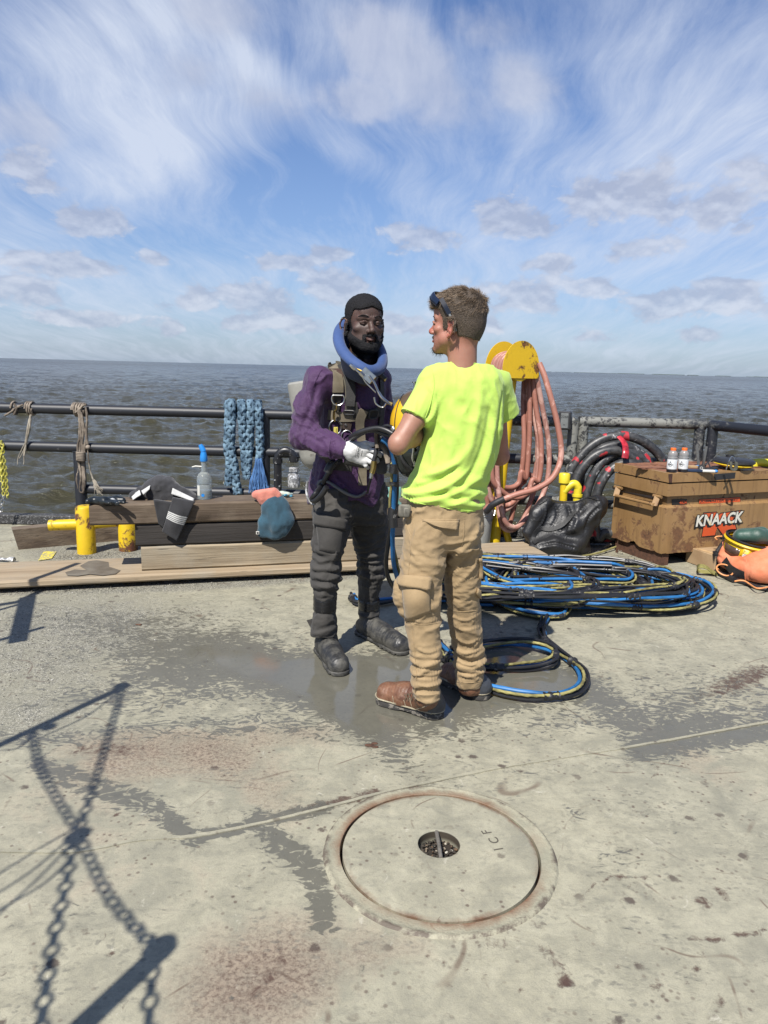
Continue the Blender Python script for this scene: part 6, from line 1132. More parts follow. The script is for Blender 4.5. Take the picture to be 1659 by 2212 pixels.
# ------------------------------------------------------------------ people: helpers
def rows_(L):
    out = []
    for (y, xl, xr, Y, ry) in L:
        a, b = PY(xl, y, Y), PY(xr, y, Y); c = (a+b)/2; out.append((c[2], c[0], c[1], abs(b[0]-a[0])/2, ry))
    return out
def densify(rows, n=5):
    r = np.array(sorted(rows)); q = cr(r, n); q[:, 0] = np.maximum.accumulate(q[:, 0]+np.arange(len(q))*1e-6); return [tuple(x) for x in q]
def bundle_arrays(parts):
    "join several surfaces into one mesh (quads kept)"
    V = []; Q = []; n = 0
    for S in parts:
        V.append(S.V); Q.append(S.q+n)
        n += len(S.V)
    return Surf(np.concatenate(V), np.concatenate(Q))
def head_vol(style):
    S = Vol((-.115, -.135, -.30), (.115, .15, .15), .0023)
    S.ell((0, -.012, .036), (.0765, .098, .082), 0).ell((0, -.048, -.005), (.062, .062, .062), .02)
    S.ell((0, .034, -.028), (.060, .060, .083), .02)
    S.ell((0, .040, -.076), (.046, .048, .040), .02)
    for s in (-1, 1):
        S.cone((s*.054, .002, -.055), (s*.022, .070, -.100), .017, .015, .02); S.ell((s*.046, .056, -.024), (.022, .020, .017), .015); S.cone((s*.046, .066, .019), (s*.010, .0885, .014), .010, .0095, .010)
        S.cone((s*.030, .05, -.07), (s*.045, .03, -.06), .02, .022, .02)
    S.ell((0, .080, -.102), (.021, .017, .016), .014); S.ell((0, .078, .045), (.045, .016, .03), .02)
    for s in (-1, 1): S.ell((s*.0315, .094, -.002), (.0185, .014, .0115), .010, 's')
    S.path([(0, .084, .010), (0, .097, -.012), (0, .110, -.031)], [.0075, .0085, .0118], .008).ell((0, .112, -.035), (.0125, .0105, .010), .006)
    for s in (-1, 1): S.ell((s*.0135, .101, -.038), (.0085, .0105, .0085), .005); S.ell((s*.0075, .108, -.0475), (.0042, .006, .004), .003, 's')
    S.cone((0, .09, -.045), (0, .094, -.056), .008, .008, .008)
    for s in (-1, 1): S.cone((0, .0985, -.0600), (s*.021, .087, -.0635), .0062, .0030, .004); S.cone((0, .0975, -.0718), (s*.019, .087, -.0670), .0075, .0032, .004)
    for s in (-1, 1): S.cone((0, .104, -.0655), (s*.022, .0905, -.0655), .0014, .0012, .002, 's')
    S.cone((0, .094, -.086), (0, .090, -.086), .006, .004, .012, 's')
    # lids
    for s in (-1, 1):
        S.cone((s*.018, .0855, .0015), (s*.0315, .0893, .0036), .0038, .0046, .003); S.cone((s*.0315, .0893, .0036), (s*.045, .080, .0005), .0046, .0035, .003)
        S.cone((s*.018, .0845, -.0035), (s*.0315, .0870, -.0062), .003, .0038, .003); S.cone((s*.0315, .0870, -.0062), (s*.045, .079, -.0025), .0034, .003, .003)
    # ears
    for s in (-1, 1):
        ax = np.array([(1, 0, 0), (0, .92, .38), (0, -.38, .92)]); fl = nrm((s*.92, -.38, 0)); b = np.array([s*.077, -.010, -.014])
        pts = [b+np.array([s*x*1.35, y*1.12, z*1.12]) for x, y, z in ((.000, .008, -.022), (.005, .004, -.032), (.010, -.006, -.026), (.015, -.018, -.008), (.017, -.022, .010), (.013, -.016, .026), (.007, -.002, .031), (.002, .008, .022), (.0, .010, .008))]
        S.path(pts, [.005, .006, .005, .0042, .0042, .0042, .0042, .004, .0035], .003); S.ell(b+np.array([s*.004, -.006, .0]), (.0055, .015, .026), .004); S.ell(b+np.array([s*.010, -.003, -.002]), (.006, .008, .012), .004, 's'); S.cone(b+np.array([s*.004, .008, -.004]), b+np.array([s*.003, .009, -.012]), .004, .004, .003)
    return S
def head_surf(S, it=1): return surf(S, it)
def hair_shell(S, region, thick, k=.004):
    "copy of the head volume, inflated by thick(g) and kept only where region(g)<0"
    H = Vol(S.lo, S.lo+S.h*(S.n-1), S.h); H.n = S.n; H.a = S.a.copy(); ax = [S.lo[i]+S.h*np.arange(S.n[i]) for i in range(3)]; g = np.stack(np.meshgrid(*ax, indexing='ij'), -1)
    d = S.a-thick(g); r = region(g); H.a = np.where(True, np.maximum(d, r), 0).astype(np.float32); return H
def xf(O, f, s, pitch=0., roll=0.):
    f = nrm(f); l = nrm(np.cross((0, 0, 1), f)); u = np.cross(f, l); cp, sp = cos(pitch), sin(pitch); f2 = f*cp+u*sp; u2 = u*cp-f*sp; cr_, sr = cos(roll), sin(roll); l2 = l*cr_+u2*sr; u3 = u2*cr_-l*sr
    R = np.array([l2, f2, u3]); return (lambda v: np.asarray(O)+np.asarray(v)@R*s), R
def blades(P_, N_, D_, L, wd, bend=.3, seed=0, segs=3):
    "hair blades: roots P_, normals, directions, lengths"
    r = np.random.default_rng(seed); n = len(P_); sd = np.cross(D_, r.normal(0, 1, (n, 3))); sd /= np.maximum(1e-9, np.linalg.norm(sd, axis=1))[:, None]; V = []; 
    for k in range(segs+1):
        t = k/segs; c = P_+D_*(L*t)[:, None]-N_*(L*bend*t*t*.4)[:, None]; w = wd*(1-t*.92); V.append(c-sd*w); V.append(c+sd*w)
    V = np.stack(V, 1); m_ = 2*(segs+1); b = (np.arange(n)*m_)[:, None]; Q = np.concatenate([b+np.array([[2*k, 2*k+1, 2*k+3, 2*k+2]]) for k in range(segs)]); return V.reshape(-1, 3), Q
def sample_surf(S, n, seed=0, keep=None):
    v = S.V[S.tri]; a = np.linalg.norm(np.cross(v[:, 1]-v[:, 0], v[:, 2]-v[:, 0]), axis=1)
    if keep is not None: a = a*keep(v.mean(1))
    r = np.random.default_rng(seed); i = r.choice(len(a), n, p=a/a.sum()); u = r.random((n, 2)); sw = u.sum(1) > 1; u[sw] = 1-u[sw]; P_ = v[i, 0]+(v[i, 1]-v[i, 0])*u[:, :1]+(v[i, 2]-v[i, 0])*u[:, 1:]
    N_ = S.normals()[S.tri[i, 0]]; return P_, N_
def cloth_wr(S, amp, f=9, seed=1, aniso=(1, 1, 1), ridge=True, mask=None):
    q = S.V*np.array(aniso); n = fbm(q+.25*np.stack([fbm(q, 3, 2, seed+k) for k in range(3)], 1), f, 3, seed)
    w = (1-np.abs(n)*3.2).clip(0, 1)**1.5 if ridge else n; w = w-w.mean(); w = w if mask is None else w*mask; S.disp(amp*w); return S
def fabric(name, c, c2=None, rough=.85, weave=900, fold=.5, stain=None, sheen=.1, stc=(.3, .3, .3), sthr=.68, folds=14):
    m = Mat(name); P = m.coord('Object'); n = m.noise(P, 5, 5, .6, .3); col = m.mix(m.mr(n, .35, .68), c, c2 or tuple(x*.8 for x in c)); col = m.mix(m.mul(m.mr(m.noise(P, 55, 5, .7), .4, .7), .14), col, tuple(x*.6 for x in c))
    if stain is not None: s = m.noise(P, stain, 7, .72, .6); col = m.mix(m.mul(m.mr(s, sthr, sthr+.05), .6), col, stc)
    b = m.add(m.mul(m.noise(P, weave, 2, .5), .12), m.add(m.noise(m.map(P, sc=(1, 1, .8)), folds, 5, .6, .8), m.mul(m.noise(P, folds*4, 4, .6, .5), .25)))
    return m.done(col, rough, normal=m.bump(b, fold, .012), Sheen_Weight=sheen)
def skin(name, c, c2, red, rough=.45, bs=.3):
    m = Mat(name); P = m.coord('Object'); n = m.noise(P, 18, 5, .6); col = m.mix(m.mr(n, .35, .7), c, c2); col = m.mix(m.mul(m.mr(m.noise(P, 4, 3), .45, .65), .35), col, red); col = m.mix(m.attr('lip'), col, m.mix(1, red, (1.0, .8, .8), 'MULTIPLY'))
    return m.done(col, rough, normal=m.bump(m.add(m.noise(P, 450, 3), m.mul(m.noise(P, 60, 3), .6)), bs, .0015), Subsurface_Weight=.08, Subsurface_Radius=(.01, .004, .002), Subsurface_Scale=.6)
def set_attr(o, name, ar): a = o.data.attributes.new(name, 'FLOAT', 'POINT'); a.data.foreach_set('value', np.asarray(ar, np.float32))
def boot(root, heel, toe, shaft, mat, solemat, w=.046, toer=.045, tread=0, soleh=.026, name='boot', shaft_r=None, fat=1.):
    "heel/toe ground points, shaft = [(P, r)...] upwards"
    heel = np.array(heel, float); toe = np.array(toe, float); u = nrm((toe-heel)*[1, 1, 0]); sd = np.array([-u[1], u[0], 0]); L = np.linalg.norm((toe-heel)[:2]); lo = np.minimum(np.minimum(heel, toe), shaft[-1][0])-.12; hi = np.maximum(np.maximum(heel, toe), shaft[-1][0])+.12; lo[2] = -.01
    S = Vol(lo, hi, .004); h0 = heel+u*w*.9; t0 = toe-u*toer*1.0
    pts = [h0+(0, 0, .055), h0+u*L*.18+(0, 0, .065), h0+u*L*.42+(0, 0, .055), t0+(0, 0, .043)]
    S.path(pts, [w*.96, w*1.0, w*1.05*fat, toer], .03).ell(t0+(0, 0, .042), (toer*1.02, toer*1.02, toer*.95*fat), .01)
    S.cone(shaft[0][0], h0+u*L*.16+(0, 0, .06), shaft[0][1], w*1.0, .03).cone(h0+u*L*.15+(0, 0, .10), t0-u*.05+(0, 0, .06), w*.8, toer*.7, .03)
    for (a, ra), (b, rb) in zip(shaft[:-1], shaft[1:]): S.cone(a, b, ra, rb, .015)
    S.plane((0, 0, soleh*.8), (0, 0, -1)); S.plane(shaft[-1][0], nrm(shaft[-1][0]-shaft[-2][0])); B_ = surf(S, 1); q = B_.V; B_.disp(.0025*fbm(q, 30, 3, 3)-.0014*np.exp(-((np.abs(np.sin((q@u)*190)))/.35)**2)*((q[:, 2] > .07) & (q[:, 2] < .14))); bo = B_.obj(name, mat, root)
    S = Vol(lo, hi, .0035)
    for a, b, ra, rb in ((h0, h0+u*L*.3, w*1.06, w*.98), (h0+u*L*.3, h0+u*L*.55, w*.98, w*1.14), (h0+u*L*.55, t0, w*1.14, toer*1.12)): S.cone(a+(0, 0, .012), b+(0, 0, .012), ra, rb, .01)
    S.plane((0, 0, soleh), (0, 0, 1)).plane((0, 0, .002), (0, 0, -1)); mid = h0+u*L*.34
    S.box(mid+(0, 0, .0), (.03, .1, .008), .002, .003, 's', np.array([u, sd, (0, 0, 1)]))
    if tread:
        for k in range(tread): S.box(heel+u*(.01+k*L/tread)+(0, 0, .0), (.0045, .2, .011), .001, .0, 's', np.array([u, sd, (0, 0, 1)]))
    so_ = surf(S, 1).obj('sole', solemat, bo); return bo, B_, (u, sd, h0, t0, L)
def finger(S, pts, r0, r1, k=.003):
    n = len(pts)-1
    for i in range(n): S.cone(pts[i], pts[i+1], r0+(r1-r0)*i/n, r0+(r1-r0)*(i+1)/n, k)
# ================================================================== man 1: the diver
d1 = thing('person', 'bearded man in a purple shirt, blue neck ring, dark trousers and black rubber boots', 'man', G(765, 1405))
Fd = np.array([sin(radians(42)), -cos(radians(42)), 0]); Rd = np.array([-Fd[1]*-1, Fd[0]*-1, 0]); Rd = np.array([Fd[1], -Fd[0], 0])   # Rd = his right
M_sk1 = skin('dark_skin', (.054, .032, .024), (.076, .045, .034), (.085, .036, .028), .58, .3)
# head
hd = head_vol('d'); T1, R1 = xf(PY(787, 700, 3.60), (sin(radians(20)), -cos(radians(20)), -.0), 1.09, radians(1), radians(-1)); nk = T1((0, -.055, -.26))
hd.cone((0, -.028, -.05), (0, -.045, -.29), .052, .064, .03).ell((0, .035, -.15), (.012, .012, .015), .012)
for s in (-1, 1): hd.cone((s*.02, .093, .0245), (s*.044, .076, .0235), .0045, .003, .004)
hd.cone((.0045, .094, .020), (.004, .095, .034), .0013, .001, .002, 's').cone((-.006, .094, .020), (-.004, .095, .032), .0012, .001, .002, 's')
Sh = head_surf(hd); loc = Sh.V.copy(); lip = ((np.abs(loc[:, 0]) < .021) & (loc[:, 1] > .086) & (loc[:, 2] < -.055) & (loc[:, 2] > -.081)).astype(float)*.6
def hairline(g, zt_=.060, side=.025):
    x, y, z = g[..., 0], g[..., 1], g[..., 2]
    # inside when behind/above the hairline
    front = zt_+.006*np.cos(x*70)-z; yy = y-(.055-2.2*x*x*10*.3)
    side_ = np.maximum(y-.040, (-.012-z)) ; nape = (-.062-z)
    a = np.maximum(np.maximum(y-.098, front), 0*x-1)            # frontal cap: z above hairline
    b = np.maximum(y-.018-.55*np.maximum(0, z-.0)-.0, -.020-z+.5*np.maximum(0, y+.0))   # temples and sides behind the face
    c = np.maximum(y+.028, -.078-z)
    return np.minimum(np.minimum(a, b), c)
nz = lambda g, f, s: vnoise(g, f, s)
Hh = hair_shell(hd, lambda g: np.maximum(hairline(g), np.where((g[..., 2] < .022) & (g[..., 1] > -.045), np.abs(g[..., 0])-.0775, -1))+.0012*nz(g, 300, 3), lambda g: .0025+.0085*np.clip((g[..., 2]-.03)/.06, 0, 1)-.0015*np.clip((-.0-g[..., 2])/.04, 0, 1)); Shh = surf(Hh, 1); Shh.disp(.0012*vnoise(Shh.V, 320, 5)+.0012*vnoise(Shh.V, 160, 6))
def beard(g):
    x, y, z = g[..., 0], g[..., 1], g[..., 2]; ax_ = np.abs(x)
    jaw = np.maximum(np.maximum(z-(-.030-.62*np.clip(y-.01, 0, .1)), -.005-y), -.145-z)
    lo = np.maximum(z+.079, -y); mouth = .030-np.hypot(ax_, (z+.066)*1.5)
    must = np.maximum(np.maximum(np.abs(z+.0535)-.0045-.0*ax_, ax_-.031), .05-y); gtee = np.maximum(np.maximum(np.abs(ax_-.0285)-.0055, np.abs(z+.068)-.018), .05-y)
    jl = np.maximum(jaw, mouth); chin = np.maximum(np.maximum(z+.0835, ax_-.04), .03-y); r = np.minimum(np.minimum(jl, must), np.minimum(gtee, chin)); side = np.maximum(np.maximum(np.maximum(z-.0, -.05-z), y-.022), -.004-y); return np.maximum(np.minimum(r, side), -.150-z)
Hb = hair_shell(hd, lambda g: beard(g)+.0015*nz(g, 260, 9), lambda g: .0015+.0055*np.clip((-.035-g[..., 2])/.03, 0, 1)*np.clip((g[..., 1]+.0)/.03+.4, 0, 1)+.001*nz(g, 200, 8)); Sb = surf(Hb, 0); Sb.disp(.0012*vnoise(Sb.V, 300, 5))
parts_ = []
Sh.V = T1(Sh.V)
for q in (Shh, Sb): q.loc = q.V.copy(); q.V = T1(q.V)
# gloved-hand arm skeletons
shR, elR, wrR = PY(690, 819, 3.56), PY(656, 940, 3.50), PY(748, 972, 3.38); shL, elL, wrL = PY(812, 822, 3.86), PY(838, 955, 3.86), PY(822, 990, 3.66)
bodyv = Vol((-.85, 3.1, 0), (.45, 4.2, 1.6), .008)
bodyv.path([nk+(0, 0, .04), PY(762, 900, 3.72), PY(755, 1060, 3.74)], [.06, .10, .11], .05).path([shR, elR, wrR], [.05, .04, .03], .03).path([shL, elL, wrL], [.05, .04, .03], .03).path([nk+(0, 0, .02), shR], [.06, .05], .03).path([nk+(0, 0, .02), shL], [.06, .05], .03)
bodyv.path([PY(720, 1080, 3.68), PY(705, 1240, 3.58), PY(705, 1400, 3.62)], [.08, .05, .035], .03).path([PY(795, 1080, 3.86), PY(800, 1240, 3.9), PY(798, 1380, 3.9)], [.08, .05, .035], .03)
Sbod = surf(bodyv, 2); nb = len(Sh.V); J = bundle_arrays([Sh, Sbod]); o = J.obj('body', M_sk1, d1); la = np.zeros(len(J.V)); la[:nb] = lip; set_attr(o, 'lip', la)
m = Mat('short_black_hair'); P = m.coord('Object'); M_hair1 = m.done(m.mix(m.noise(P, 300, 3), (.006, .006, .008), (.018, .017, .018)), .75, normal=m.bump(m.noise(P, 500, 4, .7), 1., .004), spec=.25)
ho = Shh.obj('hair', M_hair1, d1); be = Sb.obj('beard', M_hair1, d1)
for S_, par, n_, L_h, sd_ in ((Shh, ho, 9000, .006, 1), (Sb, be, 5000, .007, 2)):
    P_, N_ = sample_surf(S_, n_, sd_); r = np.random.default_rng(sd_); D_ = N_+r.normal(0, .7, N_.shape); D_ /= np.linalg.norm(D_, axis=1)[:, None]; V, Q = blades(P_-N_*.001, N_, D_, L_h*r.uniform(.4, 1.1, n_), .00035, .2, sd_, 2); o = mesh('curls', V, Q, M_hair1, par, False); tag(o, kind='stuff')
M_eye = plain('eye_white', (.11, .10, .09), .25, .05); M_iris = plain('dark_iris', (.008, .005, .004), .08, .05)
for s in (-1, 1):
    B = MB(); B.sphere(T1((s*.0315, .0755, -.0015)), .0115, 16); e = B.obj('eye', M_eye, d1); B = MB(); c_ = T1((s*.0315-.001, .0765, -.0025)); B.sphere(T1((s*.0315-.002, .0830, -.0018)), .0050, 12); B.obj('iris', M_iris, e)
    B = MB(); q = [T1(p) for p in ((s*.012, .0965, .0215), (s*.026, .0985, .0275), (s*.040, .089, .0285), (s*.052, .070, .022))]; B.tube(cr(q, 4), [.0028]*3+[.0035]*5+[.002]*5 if False else .0032, 8, flat=.7); B.obj('eyebrow', M_hair1, d1)
# shirt
tr = densify(rows_([(795, 722, 800, 3.70, .075), (808, 700, 822, 3.70, .10), (830, 690, 829, 3.70, .115), (880, 690, 830, 3.70, .13), (930, 690, 828, 3.71, .13), (975, 686, 826, 3.72, .13), (1015, 676, 826, 3.73, .135), (1050, 668, 827, 3.74, .142), (1098, 664, 822, 3.75, .15)]))
sv = Vol((-.60, 3.15, .72), (.25, 4.15, 1.62), .0052); sv.stack(tr, 0, e=2.2)
sv.cone(nk+(0, 0, -.02), nk+(0, 0, -.09), .075, .095, .06)
for a, b in ((shR, -.01), (shL, -.01)): sv.cone(nk+(0, 0, -.08), a+(0, 0, .0), .07, .062, .05)
slv = sv.like(); slv.path([shR, shR*.45+elR*.55+(-.012, 0, 0), elR, elR*.45+wrR*.55+(0, 0, -.006), wrR*1.+elR*0], [.062, .064, .063, .054, .042], .03)
slv.plane(wrR+nrm(wrR-elR)*.012, nrm(wrR-elR), 0, (wrR-.12, wrR+.12)); slv.path([shL, elL, wrL], [.075, .062, .045], .03); sv.join(slv, .03); hz = PY(780, 1093, 3.55)[2]; sv.plane((0, 3.7, hz), nrm((.0, .12, -1)), 0)
# lift the hem at the sides of the hips
Ss = surf(sv, 1)
q = Ss.V; armR = np.linalg.norm(np.cross(q-shR, nrm(elR-shR)), axis=1) < .1
dE = np.linalg.norm(q-elR, axis=1); dS = np.linalg.norm(q-shR, axis=1); dW = np.linalg.norm(q-wrR, axis=1)
cloth_wr(Ss, .012, 7, 3, (1, 1, .9)); cloth_wr(Ss, .0020, 17, 13, (1, 1, .7)); ax_ = nrm(wrR-elR+(shR-elR)*.0); ph = (q-elR)@ax_
rgs = np.sin(((q-elR)@nrm(wrR-elR))*2*pi/.038+4*fbm(q, 7, 2, 4)+2.5*(q-elR)[:, 2]/.08); mk = np.exp(-((ph-.06)/.10)**2)*np.exp(-(np.linalg.norm(np.cross(q-elR, ax_), axis=1)/.10)**2); Ss.disp(.005*rgs*mk)
Ss.smooth(1, .35); Ss.bvh()
for pts, w_, a_ in (([(672, 800), (662, 850), (640, 905)], .016, .010), ([(690, 815), (676, 870), (655, 920)], .012, -.009), ([(628, 925), (650, 955), (690, 975)], .010, .009), ([(640, 915), (665, 940), (705, 962)], .010, -.009), ([(655, 905), (680, 930), (715, 950)], .009, .008), ([(665, 960), (700, 985), (735, 990)], .010, .009), ([(640, 945), (660, 970), (675, 985)], .009, -.008), ([(700, 955), (712, 970), (712, 992)], .007, .008),
                    ([(715, 948), (724, 965), (722, 990)], .005, .008), ([(650, 830), (635, 880), (626, 920)], .014, .008), ([(700, 1000), (690, 1040), (680, 1070)], .014, .012), ([(720, 1020), (735, 1055), (760, 1085)], .012, .012), ([(670, 1000), (668, 1040), (672, 1070)], .010, -.01), ([(745, 1040), (775, 1070), (795, 1080)], .012, -.012), ([(800, 990), (812, 1030), (806, 1075)], .012, .012), ([(760, 1000), (765, 1040), (790, 1060)], .010, .010)):
    Ss.stroke(pts, w_, a_)
q = Ss.V; hemv = q[:, 2] < hz+.05; Ss.V[hemv, 2] += (.018*np.sin(q[hemv, 0]*38+1)+.012*np.sin(q[hemv, 1]*30))*(1-(q[hemv, 2]-hz)/.05).clip(0, 1)
Ss.smooth(1, .3)
M_purp = fabric('purple_twill', (.056, .013, .078), (.040, .010, .056), .7, 700, .8, 16, .12, (.35, .25, .4), .70, 17); Ss.obj('shirt', M_purp, d1); Ss.bvh()
# cuff band seams
for xx in (712, 744):
    P_, N_ = Ss.line([(xx+3, 948), (xx-1, 970), (xx+2, 993)], 3, .001, True); B = MB(); B.tube(P_, .0028, 6); B.obj('cuff_seam', M_purp, d1)
P_, N_ = Ss.line([(712, 790), (694, 800), (678, 830), (676, 850)][:3], 4, .001); B = MB(); B.tube(P_, .0025, 6); B.obj('shoulder_seam', M_purp, d1)
# trousers
tv = Vol((-.62, 3.2, .08), (.25, 4.2, 1.0), .0052)
legR = densify(rows_([(1050, 682, 768, 3.68, .10), (1100, 677, 764, 3.66, .115), (1158, 674, 751, 3.63, .11), (1206, 674, 741, 3.61, .100), (1235, 672, 738, 3.60, .094), (1258, 675, 735, 3.59, .086), (1280, 679, 727, 3.59, .070), (1300, 680, 724, 3.59, .066), (1318, 679, 724, 3.595, .068), (1340, 675, 726, 3.60, .078), (1368, 672, 728, 3.605, .082)]), 4)
legL = densify(rows_([(1050, 745, 838, 3.84, .11), (1100, 750, 838, 3.86, .115), (1158, 760, 836, 3.87, .11), (1200, 771, 834, 3.89, .1), (1241, 772, 831, 3.90, .092), (1275, 773, 824, 3.91, .08), (1295, 776, 818, 3.91, .068), (1312, 777, 817, 3.91, .066), (1326, 775, 820, 3.91, .074)]), 4)
tv.stack(legR, .02, e=2.1).stack(legL, .03, e=2.1).stack(rows_([(1040, 680, 832, 3.76, .13), (1100, 680, 834, 3.76, .13), (1130, 690, 830, 3.76, .10)]), .03)
St = surf(tv, 1); q = St.V; zk = q[:, 2]; zt1 = PY(700, 1285, 3.6)[2]; left = q[:, 1] < 3.75
stack_m = np.clip((zt1+.30-zk)/.12, 0, 1)*np.clip((zk-zt1+.01)/.04, 0, 1)
St.disp(.006*np.sin(zk*2*pi/.048+9*fbm(q, 6, 2, 2)+1.5*np.sin(np.arctan2(q[:, 1]-np.where(left, 3.6, 3.9), q[:, 0]-np.where(left, -.32, -.08))*2))*stack_m); cloth_wr(St, .012, 7, 5, (.8, .8, 1.2)); cloth_wr(St, .005, 16, 15, (.7, .7, 1.2)); St.smooth(1, .4); St.bvh()
for pts, w_, a_ in (([(684, 1110), (676, 1180), (680, 1230)], .01, .006), ([(735, 1150), (720, 1210), (700, 1240)], .012, .010), ([(690, 1225), (715, 1232), (735, 1226)], .009, .012), ([(680, 1245), (705, 1252), (732, 1246)], .009, .012), ([(678, 1262), (705, 1270), (728, 1262)], .008, .010), ([(775, 1215), (800, 1225), (828, 1218)], .009, .012), ([(776, 1240), (802, 1250), (826, 1243)], .008, .012), ([(778, 1262), (800, 1270), (822, 1262)], .008, .01), ([(757, 1110), (765, 1150), (785, 1190)], .012, .01)): St.stroke(pts, w_, a_)
St.smooth(1, .3); M_chr = fabric('charcoal_canvas', (.052, .048, .043), (.032, .030, .028), .85, 600, .4, 22, .05, (.25, .25, .24), .70, 15); St.obj('trousers', M_chr, d1); St.bvh()
def draped(S, pts, nu, nv, off, th, mat, name, parent, bulge=0., sag=0.):
    "cloth piece whose four pixel corners (TL,TR,BR,BL) are cast on the surface"
    a, b, c, d = [np.array(p, float) for p in pts]; P_ = []; Nn = []
    for j in range(nv+1):
        for i in range(nu+1):
            u, v = i/nu, j/nv; p = (a*(1-u)+b*u)*(1-v)+(d*(1-u)+c*u)*v; h, n = S.cast(*p); P_.append(h); Nn.append(n+off*0)
    P_ = np.array(P_); Nn = np.array(Nn); w = nu+1
    G_ = P_.reshape(nv+1, w, 3).copy(); H_ = Nn.reshape(nv+1, w, 3).copy()
    for _ in range(3):
        for A in (G_, H_): A[1:-1] = (A[:-2]+2*A[1:-1]+A[2:])/4; A[:, 1:-1] = (A[:, :-2]+2*A[:, 1:-1]+A[:, 2:])/4
    P_ = G_.reshape(-1, 3); Nn = H_.reshape(-1, 3); Nn /= np.linalg.norm(Nn, axis=1)[:, None]
    uu = np.tile(np.arange(w)/nu, nv+1); vv = np.repeat(np.arange(nv+1)/nv, w); bl = bulge*np.sin(pi*uu)*np.sin(pi*vv)+sag*vv+.0015*fbm(P_, 40, 2, 3); P_ = P_+Nn*(off+bl)[:, None]; N = len(P_); V = np.vstack([P_+Nn*th/2, P_-Nn*(th/2+off+.004)]); F_ = []
    for j in range(nv):
        for i in range(nu): q4 = (j*w+i, j*w+i+1, (j+1)*w+i+1, (j+1)*w+i); F_.append(q4[::-1]); F_.append(tuple(k+N for k in q4))
    bd = [i for i in range(nu)]+[nu+j*w for j in range(nv)]+[nv*w+i for i in range(nu, 0, -1)]+[j*w for j in range(nv, 0, -1)]
    for k in range(len(bd)): p, q2 = bd[k], bd[(k+1) % len(bd)]; F_.append((p, q2, q2+N, p+N))
    return mesh(name, V, F_, mat, parent)
po_ = draped(St, [(683, 1120), (743, 1140), (737, 1200), (690, 1188)], 8, 8, .003, .006, M_chr, 'cargo_pocket', d1, .012); draped(St, [(682, 1108), (747, 1122), (745, 1146), (681, 1132)], 8, 4, .010, .005, M_chr, 'pocket_flap', po_, .002, .006)
m = Mat('gloss_tape'); P = m.coord('Object'); M_tape1 = m.done((.012, .012, .013), .22, normal=m.bump(m.noise(m.map(P, sc=(1, 1, 5)), 25, 4, .6), .5, .006))
for rows, y0, y1, Yc, nm in ((legR, 1282, 1318, 3.6, 'a'), (legL, 1290, 1312, 3.91, 'b')):
    r = np.array(sorted(rows)); z0 = PY(705, y1, Yc)[2]; z1 = PY(705, y0, Yc)[2]; B = MB(); prof = []; V = []; F_ = []; ns = 36; zz_ = np.linspace(z0, z1, 8)
    for zi, z in enumerate(zz_):
        c = [np.interp(z, r[:, 0], r[:, i]) for i in range(1, 5)]; ex = .007+.0015*(zi % 2)+(-.006 if zi in (0, 7) else 0)
        for k in range(ns): t = 2*pi*k/ns; V.append((c[0]+(c[2]+ex)*cos(t), c[1]+(c[3]+ex)*sin(t), z))
    for a in range(7):
        for k in range(ns): l = (k+1) % ns; F_.append((a*ns+k, a*ns+l, (a+1)*ns+l, (a+1)*ns+k))
    mesh('tape_wrap', V, F_, M_tape1, d1)
B = MB(); q = PY(668, 1345, 3.6); B.addm([q, q+(.03, -.01, .03), q+(.035, -.01, -.015), q+(.004, .0, -.022), q+(-.014, .0, .012)], [(0, 1, 2), (0, 2, 3), (4, 1, 0), (4, 0, 3)]); B.obj('torn_cuff', M_chr, d1)
# boots
M_rub = Mat('muddy_rubber'); P = M_rub.coord('Object'); nn = M_rub.noise(P, 16, 7, .7, .4); M_rub = M_rub.done(M_rub.mix(M_rub.mr(nn, .42, .68), (.024, .024, .024), (.11, .105, .09)), M_rub.mr(nn, .4, .7, .42, .8), normal=M_rub.bump(M_rub.add(nn, M_rub.noise(P, 120, 3)), .4, .003))
boot(d1, G(693, 1402), G(737, 1462), [(PY(707, 1392, 3.62), .052), (PY(703, 1340, 3.605), .056), (PY(702, 1325, 3.60), .056)], M_rub, M_rub, .047, .050, 11, .024, fat=1.05)
boot(d1, G(775, 1366), G(876, 1416), [(PY(797, 1352, 3.91), .052), (PY(797, 1320, 3.91), .056), (PY(797, 1305, 3.91), .056)], M_rub, M_rub, .047, .052, 12, .024, fat=1.08)
# glove (his right hand)
Yh = 3.38; M_glw = Mat('white_knit'); P = M_glw.coord('Object'); M_glw = M_glw.done(M_glw.mix(M_glw.mr(M_glw.noise(P, 22, 6, .7), .55, .72), (.60, .60, .60), (.30, .30, .30)), .85, normal=M_glw.bump(M_glw.noise(P, 700, 2), .4, .001)); M_glb = plain('black_latex', (.012, .012, .012), .4, .3, 60, bump=.4)
def ph(x, y, d=0.): return PY(x, y, Yh+d)
hv = Vol(ph(740, 1015)-np.array([.0, .10, .02]), ph(830, 945)+np.array([.02, .10, .02]), .002)
hv.cone(ph(748, 972), ph(762, 974, -.006), .036, .040, .01).path([ph(760, 966), ph(792, 970, -.01)], [.030, .026], .012).path([ph(760, 984), ph(788, 996, -.008)], [.030, .022], .012).ell(ph(775, 977, -.006), (.042, .030, .040), .01)
finger(hv, [ph(792, 969, -.016), ph(807, 974, -.028), ph(819, 981, -.012), ph(822, 986, .006)], .0115, .0095); finger(hv, [ph(793, 981, -.016), ph(806, 988, -.028), ph(814, 993, -.012), ph(816, 997, .006)], .0115, .0093)
